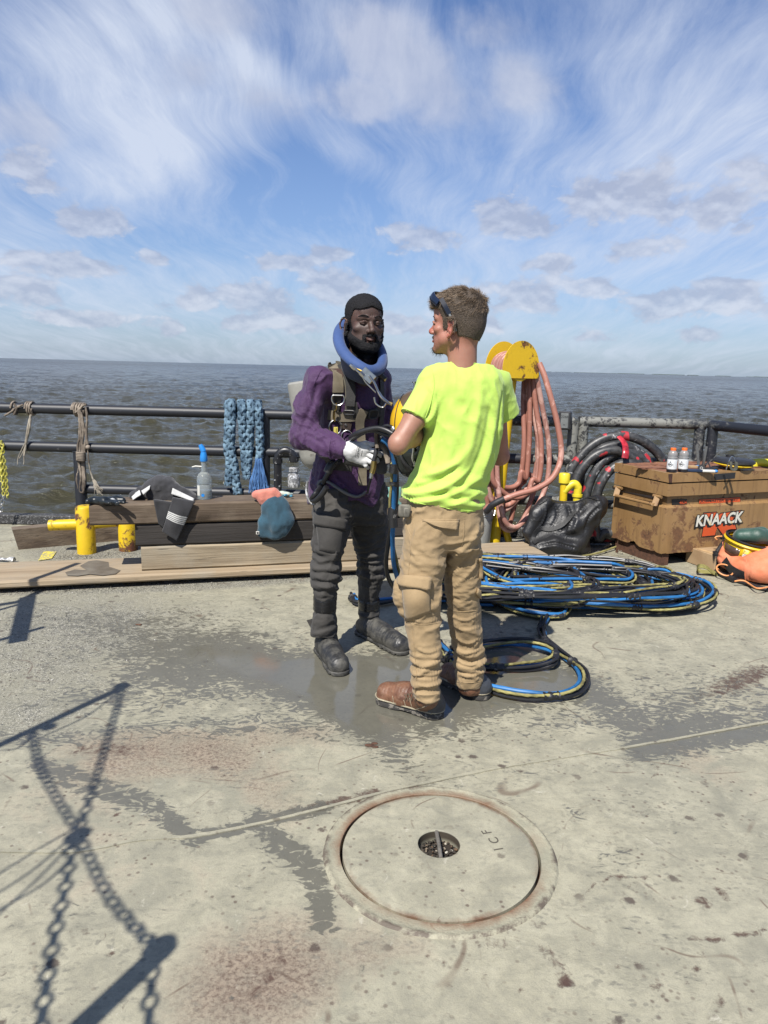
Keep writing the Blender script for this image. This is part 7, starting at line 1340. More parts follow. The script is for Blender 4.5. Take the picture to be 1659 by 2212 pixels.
finger(hv, [ph(790, 991, -.014), ph(800, 998, -.025), ph(806, 1002, -.010), ph(807, 1005, .008)], .0105, .009); finger(hv, [ph(783, 999, -.010), ph(790, 1006, -.018), ph(794, 1009, -.006), ph(795, 1011, .010)], .0095, .008)
finger(hv, [ph(772, 962, .0), ph(790, 958, -.012), ph(806, 961, -.012)], .014, .0115)
Sg = surf(hv, 1); Sg.disp(.001*fbm(Sg.V, 60, 2, 3)); go = Sg.obj('glove', M_glw, d1); Sg.bvh()
hb = Vol(ph(740, 1030)-np.array([.02, .10, .02]), ph(830, 945)+np.array([.03, .12, .02]), .002)
hb.path([ph(758, 982, .016), ph(786, 990, .012)], [.034, .028], .01).path([ph(752, 996, .01), ph(784, 1006, .006)], [.020, .012], .01); finger(hb, [ph(800, 961, -.012), ph(812, 962, -.008), ph(820, 965, .0)], .0118, .0098); hb.path([ph(788, 962, -.002), ph(803, 965, -.004)], [.0118, .0115], .004)
for a in ([ph(797, 976, -.012), ph(812, 983, -.004), ph(824, 988, .008)], [ph(796, 986, -.012), ph(808, 993, -.006), ph(818, 998, .010)], [ph(792, 996, -.010), ph(800, 1003, -.004), ph(808, 1006, .012)], [ph(818, 979, -.006), ph(825, 985, .006)]): finger(hb, a, .010, .009)
surf(hb, 1).obj('palm_coating', M_glb, go)
def drape_mesh(S, v, f, o, ux, uy, mat, name, parent, off=.0012):
    "2-D mesh laid on a surface, given pixel origin and pixel axes"
    W_ = []
    for x, y, *_ in v: h, n = S.cast(o[0]+ux[0]*x+uy[0]*y, o[1]+ux[1]*x+uy[1]*y); W_.append(h+n*off)
    return mesh(name, W_, f, mat, parent, False)
tv_, tf_ = text_mesh('TOUGH', 6.0, off=.12); drape_mesh(Sg, tv_, tf_, (773.5, 976), (.22, -.97), (.97, .22), M_pk, 'print', go)
tv_, tf_ = text_mesh('GRIP ZX', 3.4, off=.08); drape_mesh(Sg, tv_, tf_, (781, 979), (.22, -.97), (.97, .22), M_pk, 'print', go)
ol = [(13.2*np.sign(cos(t))*abs(cos(t))**.35, 4.3*np.sign(sin(t))*abs(sin(t))**.35) for t in np.linspace(0, 2*pi, 40, endpoint=False)]; N = 40; drape_mesh(Sg, [(x, y) for x, y in ol]+[(x*.96, y*.88) for x, y in ol], [(i, (i+1) % N, N+(i+1) % N, N+i) for i in range(N)], (773.5, 976), (.22, -.97), (.97, .22), M_pk, 'print', go)
# left hand, black glove
Yl = 3.62; pl = lambda x, y, d=0.: PY(x, y, Yl+d); lv = Vol(pl(800, 1030)-np.array([.0, .1, .02]), pl(850, 965)+np.array([.02, .1, .02]), .0028)
lv.path([pl(826, 982), pl(822, 998)], [.032, .034], .01)
for k in range(4): finger(lv, [pl(818, 990+k*7, -.02), pl(808, 992+k*7, -.028), pl(806, 994+k*7, -.01)], .0105, .009)
finger(lv, [pl(826, 984, -.02), pl(815, 980, -.035)], .012, .010); surf(lv, 1).obj('glove', M_glb, d1)
# neck ring
M_blu = fabric('blue_neoprene', (.026, .065, .20), (.032, .078, .23), .75, 500, .35, folds=30); M_blud = fabric('shaded_neoprene', (.010, .025, .07), None, .7, 500, .3)  # neck dam cloth is the ring's blue, darkened in colour as shade
ring = [(739, 702, 3.70), (730, 716, 3.62), (728, 735, 3.53), (736, 758, 3.45), (752, 777, 3.39), (775, 794, 3.35), (797, 805, 3.35), (815, 805, 3.40), (828, 796, 3.48), (832, 780, 3.57), (829, 762, 3.66), (820, 745, 3.74), (800, 728, 3.80), (768, 706, 3.80), (750, 697, 3.77)]
q = cr([PY(*p) for p in ring], 8, True); q = q.mean(0)+(q-q.mean(0))*[.92, .92, .95]+(-.002, 0, .004); nq = len(q); rad = .021+.003*np.sin(np.arange(nq)/nq*2*pi*1)
A_, B_, t_ = frames(q)
B = MB(); B.tube(q, .027, 16, caps=False, closed=True, flat=.8); nro = B.obj('neck_ring', M_blu, d1)
cen = q.mean(0); low = cen+np.array([-.01, .03, -.06]); V = []; F_ = []; K = 6
for j in range(K+1):
    t = j/K; 
    for i in range(nq): tgt = nk+np.array([0, 0, .03])+nrm((q[i]-cen)*[1, 1, 0])*.068; V.append(q[i]*(1-t)+tgt*t+np.array([0, 0, -.045*sin(pi*t)]))
for j in range(K):
    for i in range(nq): l = (i+1) % nq; F_.append((j*nq+i, j*nq+l, (j+1)*nq+l, (j+1)*nq+i))
mesh('neck_dam', V, F_, M_blud, nro)
out_ = lambda k, o=.024, dz=0: np.array([q[i]+nrm((q[i]-cen)*[1, 1, .3])*o+(0, 0, dz) for i in k])
B = MB(); B.tube(out_(range(4, 44), .022, -.012), .0042, 8); B.obj('yellow_piping', M_yelc, nro)
B = MB()
for i in range(22, 62):
    c = q[i]+nrm((q[i]-cen)*[1, 1, .2])*.018+(0, 0, -.014); B.sphere(c, (.0035, .0035, .0075), 6)
tag(B.obj('stitching', M_blu, nro), kind='stuff')
# latch and metalwork
Yk = 3.31; pk_ = lambda x, y, d=0.: PY(x, y, Yk+d)
B = MB(); B.tube([pk_(756, 788), pk_(764, 794)], .008, 8); B.tube([pk_(760, 791), pk_(768, 797)], .010, 6); B.tube([pk_(768, 798), pk_(779, 808)], .004, 8); B.tube([pk_(778, 804), pk_(786, 813)], .010, 6); B.obj('latch_link', M_steel, nro)
B = MB(); a = pk_(782, 800); b = pk_(806, 822); u = nrm(b-a); s_ = nrm(np.cross(u, C0-a)); B.box((a+b)/2, (.045, .006, np.linalg.norm(b-a)), np.array([s_, nrm(np.cross(u, s_)), u]), .002); B.obj('latch_plate', M_steel, nro, False)
B = MB(); B.tube(cr([pk_(798, 812, -.01), pk_(808, 826, -.015), pk_(817, 846, -.02), pk_(826, 860, -.03), pk_(843, 873, -.03)], 6), [.008]*13+[.011]*12, 10, flat=.6); B.obj('latch_arm', M_steel, nro); B = MB(); B.tube([pk_(838, 870, -.03), pk_(847, 873, -.03)], .009, 8); B.obj('brass_tip', M_brass, nro)
B = MB(); B.tube(cr([pk_(808, 858), pk_(812, 872), pk_(826, 880), pk_(834, 872)], 5), .0035, 8); B.tube(cr([pk_(782, 812), pk_(790, 826), pk_(802, 838), pk_(812, 848)], 5), .003, 8); B.obj('wire_loop', M_steel, nro)
B = MB(); B.tube([PY(817, 805, 3.5), PY(828, 816, 3.5), PY(833, 820, 3.5)], [.014, .013, .012], 12); B.obj('valve_stub', M_black, nro); B = MB(); B.tube([PY(831, 819, 3.5), PY(834, 821, 3.5)], .0125, 12); B.obj('brass_cap', M_brass, nro)
# harness
M_web = Mat('tan_webbing'); P = M_web.coord('Object'); M_web = M_web.done(M_web.mix(M_web.mr(M_web.noise(P, 16, 5, .6), .35, .7), (.15, .125, .085), (.24, .205, .145)), .85, normal=M_web.bump(M_web.noise(P, 420, 2), .6, .0015)); M_webd = plain('black_webbing2', (.022, .021, .02), .75, .3, 40, bump=.6, bs=300); M_olive = plain('olive_pad', (.095, .085, .062), .8, .2, 20, bump=.5, bs=300)
hn = thing('harness', 'tan and black webbing dive harness with steel D-rings worn over the purple shirt', 'harness', PY(750, 900, 3.5))
def strap(pts, wd, mat, name='strap', off=.004, th=.004, par=hn, S=Ss): P_, N_ = S.line(pts, 4, off); B = MB(); B.ribbon(P_, N_, wd, th); return B.obj(name, mat, par, True, 30)
strap([(694, 772), (708, 778), (720, 795), (727, 820), (729, 846)], .052, M_web, off=.012); strap([(722, 757), (733, 775), (744, 797), (753, 825), (757, 860), (757, 886)], .050, M_olive, off=.007); strap([(741, 796), (752, 815), (757, 850), (758, 874)], .044, M_webd, 'pad', off=.016, th=.008)
strap([(729, 844), (727, 870), (727, 900)], .045, M_webd); strap([(712, 895), (735, 899), (765, 898), (785, 890)], .048, M_web, off=.009); strap([(785, 893), (800, 893), (818, 888), (826, 886)], .048, M_webd, off=.008)
strap([(786, 884), (778, 900), (777, 918), (779, 955), (781, 1000), (781, 1050)], .042, M_web, 'loose_strap', off=.016); strap([(820, 800), (822, 840), (822, 885), (820, 940), (824, 1000)], .04, M_webd, off=.006); strap([(765, 870), (768, 885), (770, 900)], .03, M_webd, off=.012)
strap([(700, 985), (720, 1003), (760, 1008)], .045, M_webd, 'waist_belt', off=.006)
def ringm(c, rx, ry, r, mat, name, par=hn, tilt=0., dshape=False):
    t = np.linspace(0, 2*pi, 28, endpoint=False); v = nrm(C0-c); rgt = nrm(np.cross(v, (0, 0, 1))); rgt = -rgt if rgt[0] < 0 else rgt; u_ = np.cross(rgt, v); u_ = u_ if u_[2] > 0 else -u_
    y = np.sin(t)*ry; 
    if dshape: y = np.minimum(y, ry*.55)
    B = MB(); B.tube(c+np.outer(np.cos(t)*rx, rgt)+np.outer(y, u_), r, 8, caps=False, closed=True); return B.obj(name, mat, par)
def onS(x, y, off): h, n = Ss.cast(x, y); return h+n*off
ringm(onS(731, 858, .02), .030, .030, .0035, M_steel, 'd_ring', dshape=True); ringm(onS(728, 921, .022), .029, .034, .0035, M_steel, 'd_ring'); ringm(onS(750, 942, .022), .026, .03, .003, M_steel, 'd_ring')
B = MB(); B.tube(cr([onS(731, 868, .03), onS(733, 878, .034), onS(729, 884, .034), onS(728, 896, .034), onS(729, 906, .034)], 5), [.004]*8+[.006]*13, 8); B.obj('snap_hook', M_brass, hn)
for c in ((738, 915), (748, 917)): B = MB(); p, n = Ss.cast(*c); B.lathe([(.0, .016), (.006, .015), (.008, .012), (.008, .0)], p, n, 12); B.obj('rivet', M_steel, hn)
strap([(736, 917), (750, 919), (759, 921)], .034, plain('leather_tab', (.05, .035, .028), .6), 'leather_tab', off=.008)
B = MB(); p = onS(730, 933, .034); v_ = nrm(C0-p); B.box(p, (.020, .003, .056), np.array([nrm(np.cross((0, 0, 1), v_)), v_, (0, 0, 1)]), .001); B.obj('yellow_tag', plain('tag_yellow', (.60, .52, .10), .5, .1), hn, False); B = MB(); p2 = p+v_*.002
for k in range(9): B.box(p2+(.003, 0, -.02+k*.005), (.006, .001, .0012), np.array([nrm(np.cross((0, 0, 1), v_)), v_, (0, 0, 1)]))
B.obj('tag_ticks', M_pk, hn, False); 
for c, w_, h_ in (((802, 893), .05, .042), ((756, 889), .052, .02)):
    p, n = Ss.cast(*c); p = p+n*.018; rgt = nrm(np.cross((0, 0, 1), n)); u_ = np.cross(n, rgt); t = np.linspace(0, 2*pi, 24, endpoint=False); B = MB(); f_ = .5; B.tube(p+np.outer(np.sign(np.cos(t))*np.abs(np.cos(t))**f_*w_/2, rgt)+np.outer(np.sign(np.sin(t))*np.abs(np.sin(t))**f_*h_/2, u_), .004, 8, caps=False, closed=True); B.obj('buckle', M_black, hn)
# hoses on the diver, tools, bail-out bottle
def ptube(pts, r, mat, name, par, lay=0, dep=.15, seg=10, st=.01, flat=1.): q, _ = resample(cr([PY(*p) for p in pts], 7), st); B = MB(); B.tube(q, r, seg, lay=lay, dep=dep, flat=flat); return B.obj(name, mat, par)
bo_ = thing('bailout_bottle', 'scuffed off-white air cylinder worn upside down on the diver\'s back', 'cylinder', PY(675, 1000, 3.92)); ta, tb2 = PY(656, 822, 3.93), PY(688, 1012, 3.93); u = nrm(tb2-ta); B = MB(); L = np.linalg.norm(tb2-ta); B.lathe([(0, 0), (.074, .0), (.086, .010), (.088, .03), (.088, L-.08), (.08, L-.04), (.05, L-.008), (.025, L)], ta, u, 32); B.obj('tank', wear('scuffed_white', (.34, .335, .30), (.16, .15, .13), .60, 12, .55), bo_); B = MB(); B.lathe([(.089, .20), (.094, .2), (.094, .25), (.089, .25)], ta, u, 32, cap=False); B.obj('band', M_webd, bo_)
um2 = thing('umbilical_pigtail', 'black and blue taped hoses hanging from the diver\'s chest down past his knee', 'hoses', G(862, 1295))
ptube([(757, 946, 3.36), (770, 937, 3.31), (789, 930, 3.29), (815, 925, 3.27), (835, 930, 3.25), (848, 937, 3.24)], .0125, M_ublk, 'black_hose', um2); ptube([(760, 950, 3.37), (780, 937, 3.33), (800, 930, 3.31), (822, 934, 3.29), (838, 940, 3.27), (850, 942, 3.26)], .0105, M_ublk, 'black_hose', um2); ptube([(820, 930, 3.3), (830, 921, 3.27), (840, 920, 3.26), (850, 926, 3.24), (854, 938, 3.24)], .008, M_ublk, 'black_hose', um2)
ptube([(848, 924, 3.245), (853, 929, 3.24)], .0125, M_steel, 'steel_fitting', um2)
ptube([(812, 934, 3.33), (813, 950, 3.33), (815, 968, 3.32)], .009, M_rope, 'braided_cord', um2, .02); ptube([(818, 955, 3.36), (830, 968, 3.35), (836, 985, 3.35), (838, 1000, 3.35)], .012, M_rope, 'braided_cord', um2, .025, .25)
ptube([(824, 949, 3.30), (834, 955, 3.30), (844, 968, 3.31), (850, 988, 3.33), (853, 1013, 3.35), (852, 1050, 3.38), (851, 1085, 3.42), (849, 1130, 3.46), (848, 1170, 3.52), (850, 1215, 3.6), (857, 1245, 3.7), (866, 1272, 3.85)], .0115, M_ublue, 'blue_hose', um2)
ptube([(822, 945, 3.34), (836, 958, 3.33), (845, 975, 3.34), (853, 1000, 3.36), (857, 1040, 3.39), (855, 1085, 3.43), (846, 1130, 3.48), (838, 1180, 3.55), (834, 1215, 3.62), (838, 1245, 3.7), (850, 1268, 3.8), (866, 1280, 3.95)], .0115, M_ublk, 'black_hose', um2); ptube([(846, 1000, 3.35), (847, 1040, 3.37), (843, 1085, 3.43), (845, 1130, 3.47), (846, 1150, 3.50), (850, 1185, 3.55), (857, 1215, 3.62), (864, 1245, 3.75), (872, 1270, 3.9)], .0085, M_uyel, 'yellow_rope', um2, .03, .2)
for y0, y1, Y in ((1002, 1022, 3.345), (1088, 1138, 3.45), (1040, 1048, 3.38)): ptube([(851, y0, Y), (851-(y1 > 1100)*3, (y0+y1)/2, Y), (849, y1, Y)], .026 if y1 != 1138 else .030, M_utape, 'tape_band', um2, seg=12, flat=.8)
ptube([(813, 968, 3.335), (811, 982, 3.33), (806, 1000, 3.33)], .010, M_black, 'tool_grip', um2); ptube([(808, 996, 3.33), (806, 1012, 3.33), (803, 1022, 3.33)], .0135, M_brass, 'brass_valve', um2); ptube([(803, 1020, 3.33), (801, 1033, 3.33)], .0095, M_steel, 'steel_nipple', um2); ptube([(802, 1031, 3.34), (797, 1050, 3.40), (794, 1065, 3.5)], .006, M_ublk, 'thin_hose', um2)
sg = Vol(PY(800, 1040, 3.42)-np.array([.02, .1, .02]), PY(845, 965, 3.42)+np.array([.02, .12, .02]), .004); sg.box(PY(824, 1002, 3.43), (.028, .025, .048), .018, .01); surf(sg, 1).obj('grey_pouch', plain('pouch_grey', (.055, .055, .058), .7, .3, 20), um2)
wl = thing('hip_hose', 'grey and black hose tangle looped round the diver\'s hip over the purple shirt', 'hose', PY(690, 1040, 3.4)); P1_ = [(x, y, Ss.cast(x, y)[0][1]-.02) for x, y in ((725, 1002), (712, 1018), (704, 1032), (694, 1050))]
ptube([(735, 995, 3.46)]+P1_+[(682, 1066, 3.5), (674, 1078, 3.52), (680, 1082, 3.5), (694, 1070, 3.46), (706, 1052, 3.44)], .0135, M_ublk, 'black_hose', wl); ptube([(x, y, Ss.cast(x, y)[0][1]-.014) for x, y in ((691, 1066), (688, 1045), (697, 1038), (712, 1043), (732, 1056), (750, 1067), (770, 1073), (784, 1068), (790, 1062))], .008, plain('grey_hose', (.13, .13, .13), .6), 'grey_hose', wl)
ptube([(720, 1000, 3.45), (712, 1010, 3.44), (708, 1020, 3.44)], .021, M_utape, 'taped_joint', wl); ptube([(664, 1040, 3.56), (662, 1062, 3.56), (668, 1082, 3.55), (678, 1090, 3.54), (682, 1080, 3.54)], .006, M_gal, 'wire_cable', wl, .02)
# ================================================================== man 2: the tender, seen from behind
d2 = thing('person', 'man seen from behind in a yellow-green T-shirt, khaki cargo trousers and brown work boots', 'man', G(965, 1530))
M_sk2 = skin('sunburnt_skin', (.34, .165, .112), (.40, .21, .145), (.35, .10, .07), .5, .3)
hd2 = head_vol('t'); th_ = radians(31); T2, R2 = xf(PY(988, 700, 2.97), (-cos(th_), sin(th_), 0), .99, radians(3), radians(-2))
hd2.cone((0, -.030, -.045), (0, -.036, -.22), .054, .060, .03)
Sh2 = head_surf(hd2)
Sh2.V += 0
def hairline2(g):
    x, y, z = g[..., 0], g[..., 1], g[..., 2]
    a = np.maximum(y-.12, .056-z); b = np.maximum(y-.022-.7*np.maximum(0, z-.01), -.002-z); c = np.maximum(y+.020, -.020-z); side = np.maximum(np.maximum(y-.030, -.022-z), .004-y); d = np.maximum(y+.030+.25*np.maximum(0, -z-.03), -.056-z+.30*np.maximum(0, np.abs(x)-.02)); return np.minimum(np.minimum(np.minimum(a, b), c), np.minimum(d, side))
H2 = hair_shell(hd2, lambda g: np.maximum(hairline2(g), np.where((g[..., 2] < .016) & (g[..., 1] > -.036) & (g[..., 1] < .022), np.abs(g[..., 0])-.0775, -1))+.002*vnoise(g, 160, 3), lambda g: .003+.014*np.clip((g[..., 2]-.03)/.07, 0, 1)+.003*np.clip((g[..., 2]+.03)/.06, 0, 1)+.004*vnoise(g, 40, 5)*np.clip((g[..., 2]-.0)/.07, 0, 1)); Sh22 = surf(H2, 2); l2 = Sh22.V.copy()
m = Mat('brown_hair'); P = m.coord('Object'); gi = m.n('ShaderNodeNewGeometry').outputs['Random Per Island']; M_hair2 = m.done(m.mix(gi, (.075, .052, .034), (.30, .22, .15)), .5, normal=m.bump(m.noise(P, 200, 4), .4, .003), spec=.35); M_hair2b = plain('brown_hair_base', (.07, .05, .034), .7, .4, 120, bump=1., bs=260)
P_, N_ = sample_surf(Sh22, 24000, 5); r = np.random.default_rng(9); crown = np.array([-.012, -.075, .085]); tv_ = P_-crown; D_ = tv_-N_*(tv_*N_).sum(1)[:, None]; D_ /= np.maximum(.02, np.linalg.norm(D_, axis=1))[:, None]
topness = np.clip((P_[:, 2]-.03)/.07, 0, 1); front = np.clip((P_[:, 1]-.03)/.06, 0, 1)*topness; low_ = np.clip(-(P_[:, 2])/.05, 0, 1)
clump = np.stack([vnoise(P_, 75, 20+k) for k in range(3)], 1)
D_ = D_*(.9)+N_*(.22+.5*topness*.7)[:, None]+clump*.38*(.4+topness)[:, None]+r.normal(0, .14, D_.shape)+np.array([0, .55, .10])*front[:, None]+np.array([0, 0, -.7])*low_[:, None]; D_ /= np.linalg.norm(D_, axis=1)[:, None]
L = (.013+.017*topness+.012*front)*r.uniform(.6, 1.15, len(P_)); P_in = P_-N_*.004; V, Q = blades(P_in, N_, D_, L, .00075, .45, 9, 3)
Sh2.V = T2(Sh2.V); Sh22.V = T2(Sh22.V); V = T2(V)
h2_ = Sh22.obj('hair', M_hair2b, d2); o = mesh('strands', V, Q, M_hair2, h2_, False); tag(o, kind='stuff')
# moustache, goatee
Hg = hair_shell(hd2, lambda g: np.minimum(np.maximum(np.maximum(np.abs(g[..., 2]+.054)-.005, np.abs(g[..., 0])-.028), .06-g[..., 1]), np.maximum(np.maximum(g[..., 2]+.093, np.abs(g[..., 0])-.024), .05-g[..., 1])), lambda g: .002+0*g[..., 0]); Sgt = surf(Hg, 0)
P_, N_ = sample_surf(Sgt, 260, 4); lowb = P_[:, 2] < -.08; D_ = N_*.5+r.normal(0, .5, N_.shape)+np.where(lowb[:, None], np.array([0, .35, -.8]), np.array([0, .3, -.7])); D_ /= np.linalg.norm(D_, axis=1)[:, None]; V, Q = blades(P_, N_, D_, np.where(lowb, .018, .011)*r.uniform(.5, 1.2, len(P_)), .0006, -.2, 4, 3); Sgt.V = T2(Sgt.V); bo = Sgt.obj('beard', M_hair2b, d2); tag(mesh('strands', T2(V), Q, M_hair2b, bo, False), kind='stuff')
for s in (-1, 1):
    B = MB(); B.sphere(T2((s*.0315, .0755, -.0015)), .0110, 14); e = B.obj('eye', M_eye, d2); B = MB(); B.sphere(T2((s*.0315, .0828, -.002)), .0042, 10); B.obj('iris', plain('blue_iris', (.03, .05, .08), .1), e); B = MB(); B.tube(cr([T2(p) for p in ((s*.012, .0935, .020), (s*.028, .0935, .0245), (s*.049, .075, .021))], 4), .0022, 6); B.obj('eyebrow', M_hair2b, d2)
# arms and hands
nk2 = T2((0, -.036, -.22)); shL2, elL2, wrL2 = PY(948, 824, 2.97), PY(862, 957, 2.86), PY(925, 925, 3.10); shR2, elR2, wrR2 = PY(1064, 828, 3.08), PY(1080, 985, 3.18), PY(990, 985, 3.32)
b2v = Vol((-.05, 2.6, 0), (.75, 3.55, 1.6), .006)
b2v.path([nk2+(0, 0, .04), PY(1005, 900, 2.99), PY(965, 1060, 3.0)], [.06, .10, .08], .05).path([shL2, shL2*.4+elL2*.6, elL2, elL2*.6+wrL2*.4, wrL2], [.05, .043, .037, .041, .028], .02).path([shR2, elR2, elR2*.6+wrR2*.4, wrR2], [.05, .038, .038, .027], .02).ell(elL2+(-.004, -.004, -.008), (.032, .030, .036), .02)
b2v.path([nk2, shL2], .05, .04).path([nk2, shR2], .05, .04).path([PY(925, 1120, 3.0), PY(915, 1330, 2.93), PY(920, 1510, 2.92)], [.055, .045, .035], .03).path([PY(1000, 1120, 3.02), PY(1002, 1320, 3.1), PY(1015, 1480, 3.14)], [.08, .05, .035], .03)
hh = Vol((-.02, 2.95, .80), (.45, 3.6, 1.5), .003)
Hc = PY(903, 925, 3.30)                                           # helmet centre
def hand(V_, wr, kn, fw_, upv, r=.0095, curl=.5, thumb=1):
    wr = np.asarray(wr); kn = np.asarray(kn); ax_ = nrm(kn-wr); side = nrm(np.cross(ax_, upv)); nn_ = np.cross(side, ax_); V_.cone(wr, wr*.4+kn*.6, .027, .032, .01, flat=nn_, fr=.6); V_.box((wr*.35+kn*.65), (.042, .014, .045), .012, .01, ax=np.array([side, nn_, ax_]))
    for k in range(4):
        b = kn+side*(-.032+.0215*k); l = (.040, .046, .043, .034)[k]; d = nrm(ax_*.8+fw_*curl*.6); e = b+d*l; d2_ = nrm(ax_*.4+fw_*curl*1.3); f_ = e+d2_*l*.6; g_ = f_+nrm(fw_)*l*.4; finger(V_, [b, e, f_, g_], r, r*.8)
    tb_ = wr+ax_*.02+side*(-.04*thumb); finger(V_, [tb_-side*(-.01*thumb), tb_+ax_*.03+fw_*.01, tb_+ax_*.055+fw_*.03], .012, .009)
hand(hh, wrL2, wrL2+nrm(Hc+np.array([.03, .05, .06])-wrL2)*.085, nrm((-.3, .6, -.5)), (0, 0, 1)); hw = PY(915, 1012, 3.28); hand(hh, hw+(.06, .02, .03), hw, nrm((-.5, .1, .8)), (0, 0, 1), thumb=-1)
b2v.path([wrR2, hw+(.06, .02, .03)], [.027, .026], .02)
Sb2 = surf(b2v, 2); Shd = surf(hh, 1); J = bundle_arrays([Sh2, Sb2, Shd]); o = J.obj('body', M_sk2, d2); la = np.zeros(len(J.V)); l3 = (Sh2.V-T2((0, 0, 0)))@R2.T/.99; la[:len(l3)] = ((np.abs(l3[:, 0]) < .02) & (l3[:, 1] > .087) & (l3[:, 2] < -.055) & (l3[:, 2] > -.08))*.5+.6*np.exp(-(((l3[:, 1]-.112)/.012)**2))+.6*((np.abs(l3[:, 0]) > .082) & (l3[:, 2] > -.06)); set_attr(o, 'lip', la.clip(0, 1))
# T-shirt
tr = densify(rows_([(768, 976, 1042, 3.00, .062), (777, 966, 1050, 3.00, .070), (786, 950, 1064, 3.0, .084), (802, 934, 1080, 3.0, .102), (830, 926, 1088, 3.0, .118), (870, 920, 1089, 3.0, .124), (920, 914, 1086, 3.0, .128), (965, 908, 1078, 3.0, .128), (1000, 901, 1067, 3.0, .128), (1030, 888, 1058, 3.0, .130), (1060, 870, 1050, 3.0, .134), (1090, 864, 1044, 3.0, .138), (1125, 866, 1040, 3.0, .140)]), 4)
s2 = Vol((.02, 2.72, .82), (.72, 3.4, 1.58), .0045); s2.stack(tr, 0, e=2.25, yaw=radians(12)); ex = PY(893, 903, 2.90); er = PY(1095, 900, 3.13); sL_ = s2.like(); sR_ = s2.like(); sL_.cone(shL2+(.01, .01, -.005), ex, .080, .062, .04); sR_.cone(shR2, er, .080, .060, .04); s2.cone(nk2+(0, 0, -.035), shL2+(0, 0, .008), .06, .066, .05).cone(nk2+(0, 0, -.035), shR2+(0, 0, .005), .06, .066, .05)
sL_.plane(ex, nrm((ex-shL2)*[1, 1, 1.3]), 0, (ex-.15, ex+.15)); sR_.plane(er, nrm(er-shR2), 0, (er-.15, er+.15)); s2.join(sL_, .03).join(sR_, .03)
s2.plane(PY(1008, 777, 2.90), nrm((-.05, .30, 1)), .006)
hA, hB = PY(868, 1082, 2.88), PY(1040, 1113, 2.88); hn_ = nrm(np.cross(hB-hA, (0, 1, 0))); hn_ = hn_ if hn_[2] < 0 else -hn_; s2.plane(hA, hn_, 0)
Sx = surf(s2, 1); q = Sx.V
cloth_wr(Sx, .0075, 5, 8, (1, 1, .55)); cloth_wr(Sx, .0025, 15, 18, (1, 1, .5)); q = Sx.V; lowm = np.clip((1.12-q[:, 2])/.18, 0, 1); Sx.disp(.006*np.sin(q[:, 2]*2*pi/.055+q[:, 0]*16+4*fbm(q, 5, 2, 3))*lowm); Sx.smooth(1, .5); Sx.bvh()
for pts, w_, a_ in (([(1040, 830), (1030, 900), (1010, 980), (985, 1040)], .020, .014), ([(1060, 870), (1050, 940), (1030, 1000), (990, 1060)], .014, -.010), ([(1070, 900), (1058, 970), (1040, 1030)], .014, .010), ([(960, 860), (985, 900), (1000, 960)], .02, .006), ([(905, 1030), (940, 1022), (985, 1000), (1020, 960)], .013, .013), ([(870, 1058), (910, 1050), (960, 1030), (1000, 1000)], .010, -.012), ([(866, 1066), (915, 1064), (965, 1050), (1020, 1010)], .012, .013), ([(880, 1085), (930, 1082), (985, 1065), (1040, 1030)], .012, .010), ([(872, 1075), (925, 1075), (975, 1060)], .008, -.009), ([(960, 1095), (1000, 1085), (1040, 1060)], .010, .009),
                    ([(925, 830), (940, 860), (935, 900), (915, 915)], .012, .009), ([(945, 850), (930, 890), (915, 910)], .010, -.009), ([(900, 860), (895, 885), (905, 910)], .010, .006), ([(1085, 850), (1080, 900), (1072, 960)], .010, -.009), ([(985, 930), (1000, 970), (985, 1020)], .015, .008), ([(930, 960), (935, 1000), (920, 1025)], .012, .008), ([(960, 880), (955, 950), (945, 1010)], .012, -.005)): Sx.stroke(pts, w_, a_)
Sx.smooth(1, .4); m = Mat('hi_vis_jersey'); P = m.coord('Object'); nb_ = m.add(m.noise(m.map(P, sc=(1, 1, .5)), 22, 5, .6, .8), m.mul(m.noise(P, 110, 4, .6), .25)); col = m.mix(m.mr(m.noise(P, 3, 3), .4, .7), (.50, .72, .12), (.485, .70, .113)); col = m.mix(m.mul(m.mr(m.noise(P, 34, 3, .5), .80, .83), .6), col, (.2, .25, .03)); M_hv = m.done(col, .8, normal=m.bump(nb_, .22, .010), Sheen_Weight=.15)
shirt2 = Sx.obj('shirt', M_hv, d2); Sx.bvh()
P_, N_ = Sx.line([(974, 783), (995, 781), (1015, 786), (1040, 783), (1051, 779)], 3, .001); B = MB(); B.tube(P_, .0028, 6); B.obj('collar_seam', M_hv, shirt2)
P_, N_ = Sx.line([(878, 885), (895, 898), (911, 911)], 3, .0015); B = MB(); B.tube(P_, .0022, 6); B.obj('sleeve_hem', M_hv, shirt2); P_, N_ = Sx.line([(872, 1078), (917, 1089), (980, 1100), (1036, 1105)], 4, .001); B = MB(); B.tube(P_, .0018, 6); B.obj('hem_seam', M_hv, shirt2); P_, N_ = Sx.line([(934, 798), (938, 830), (930, 870), (915, 910)], 4, .001); B = MB(); B.tube(P_, .002, 6); B.obj('armhole_seam', M_hv, shirt2)
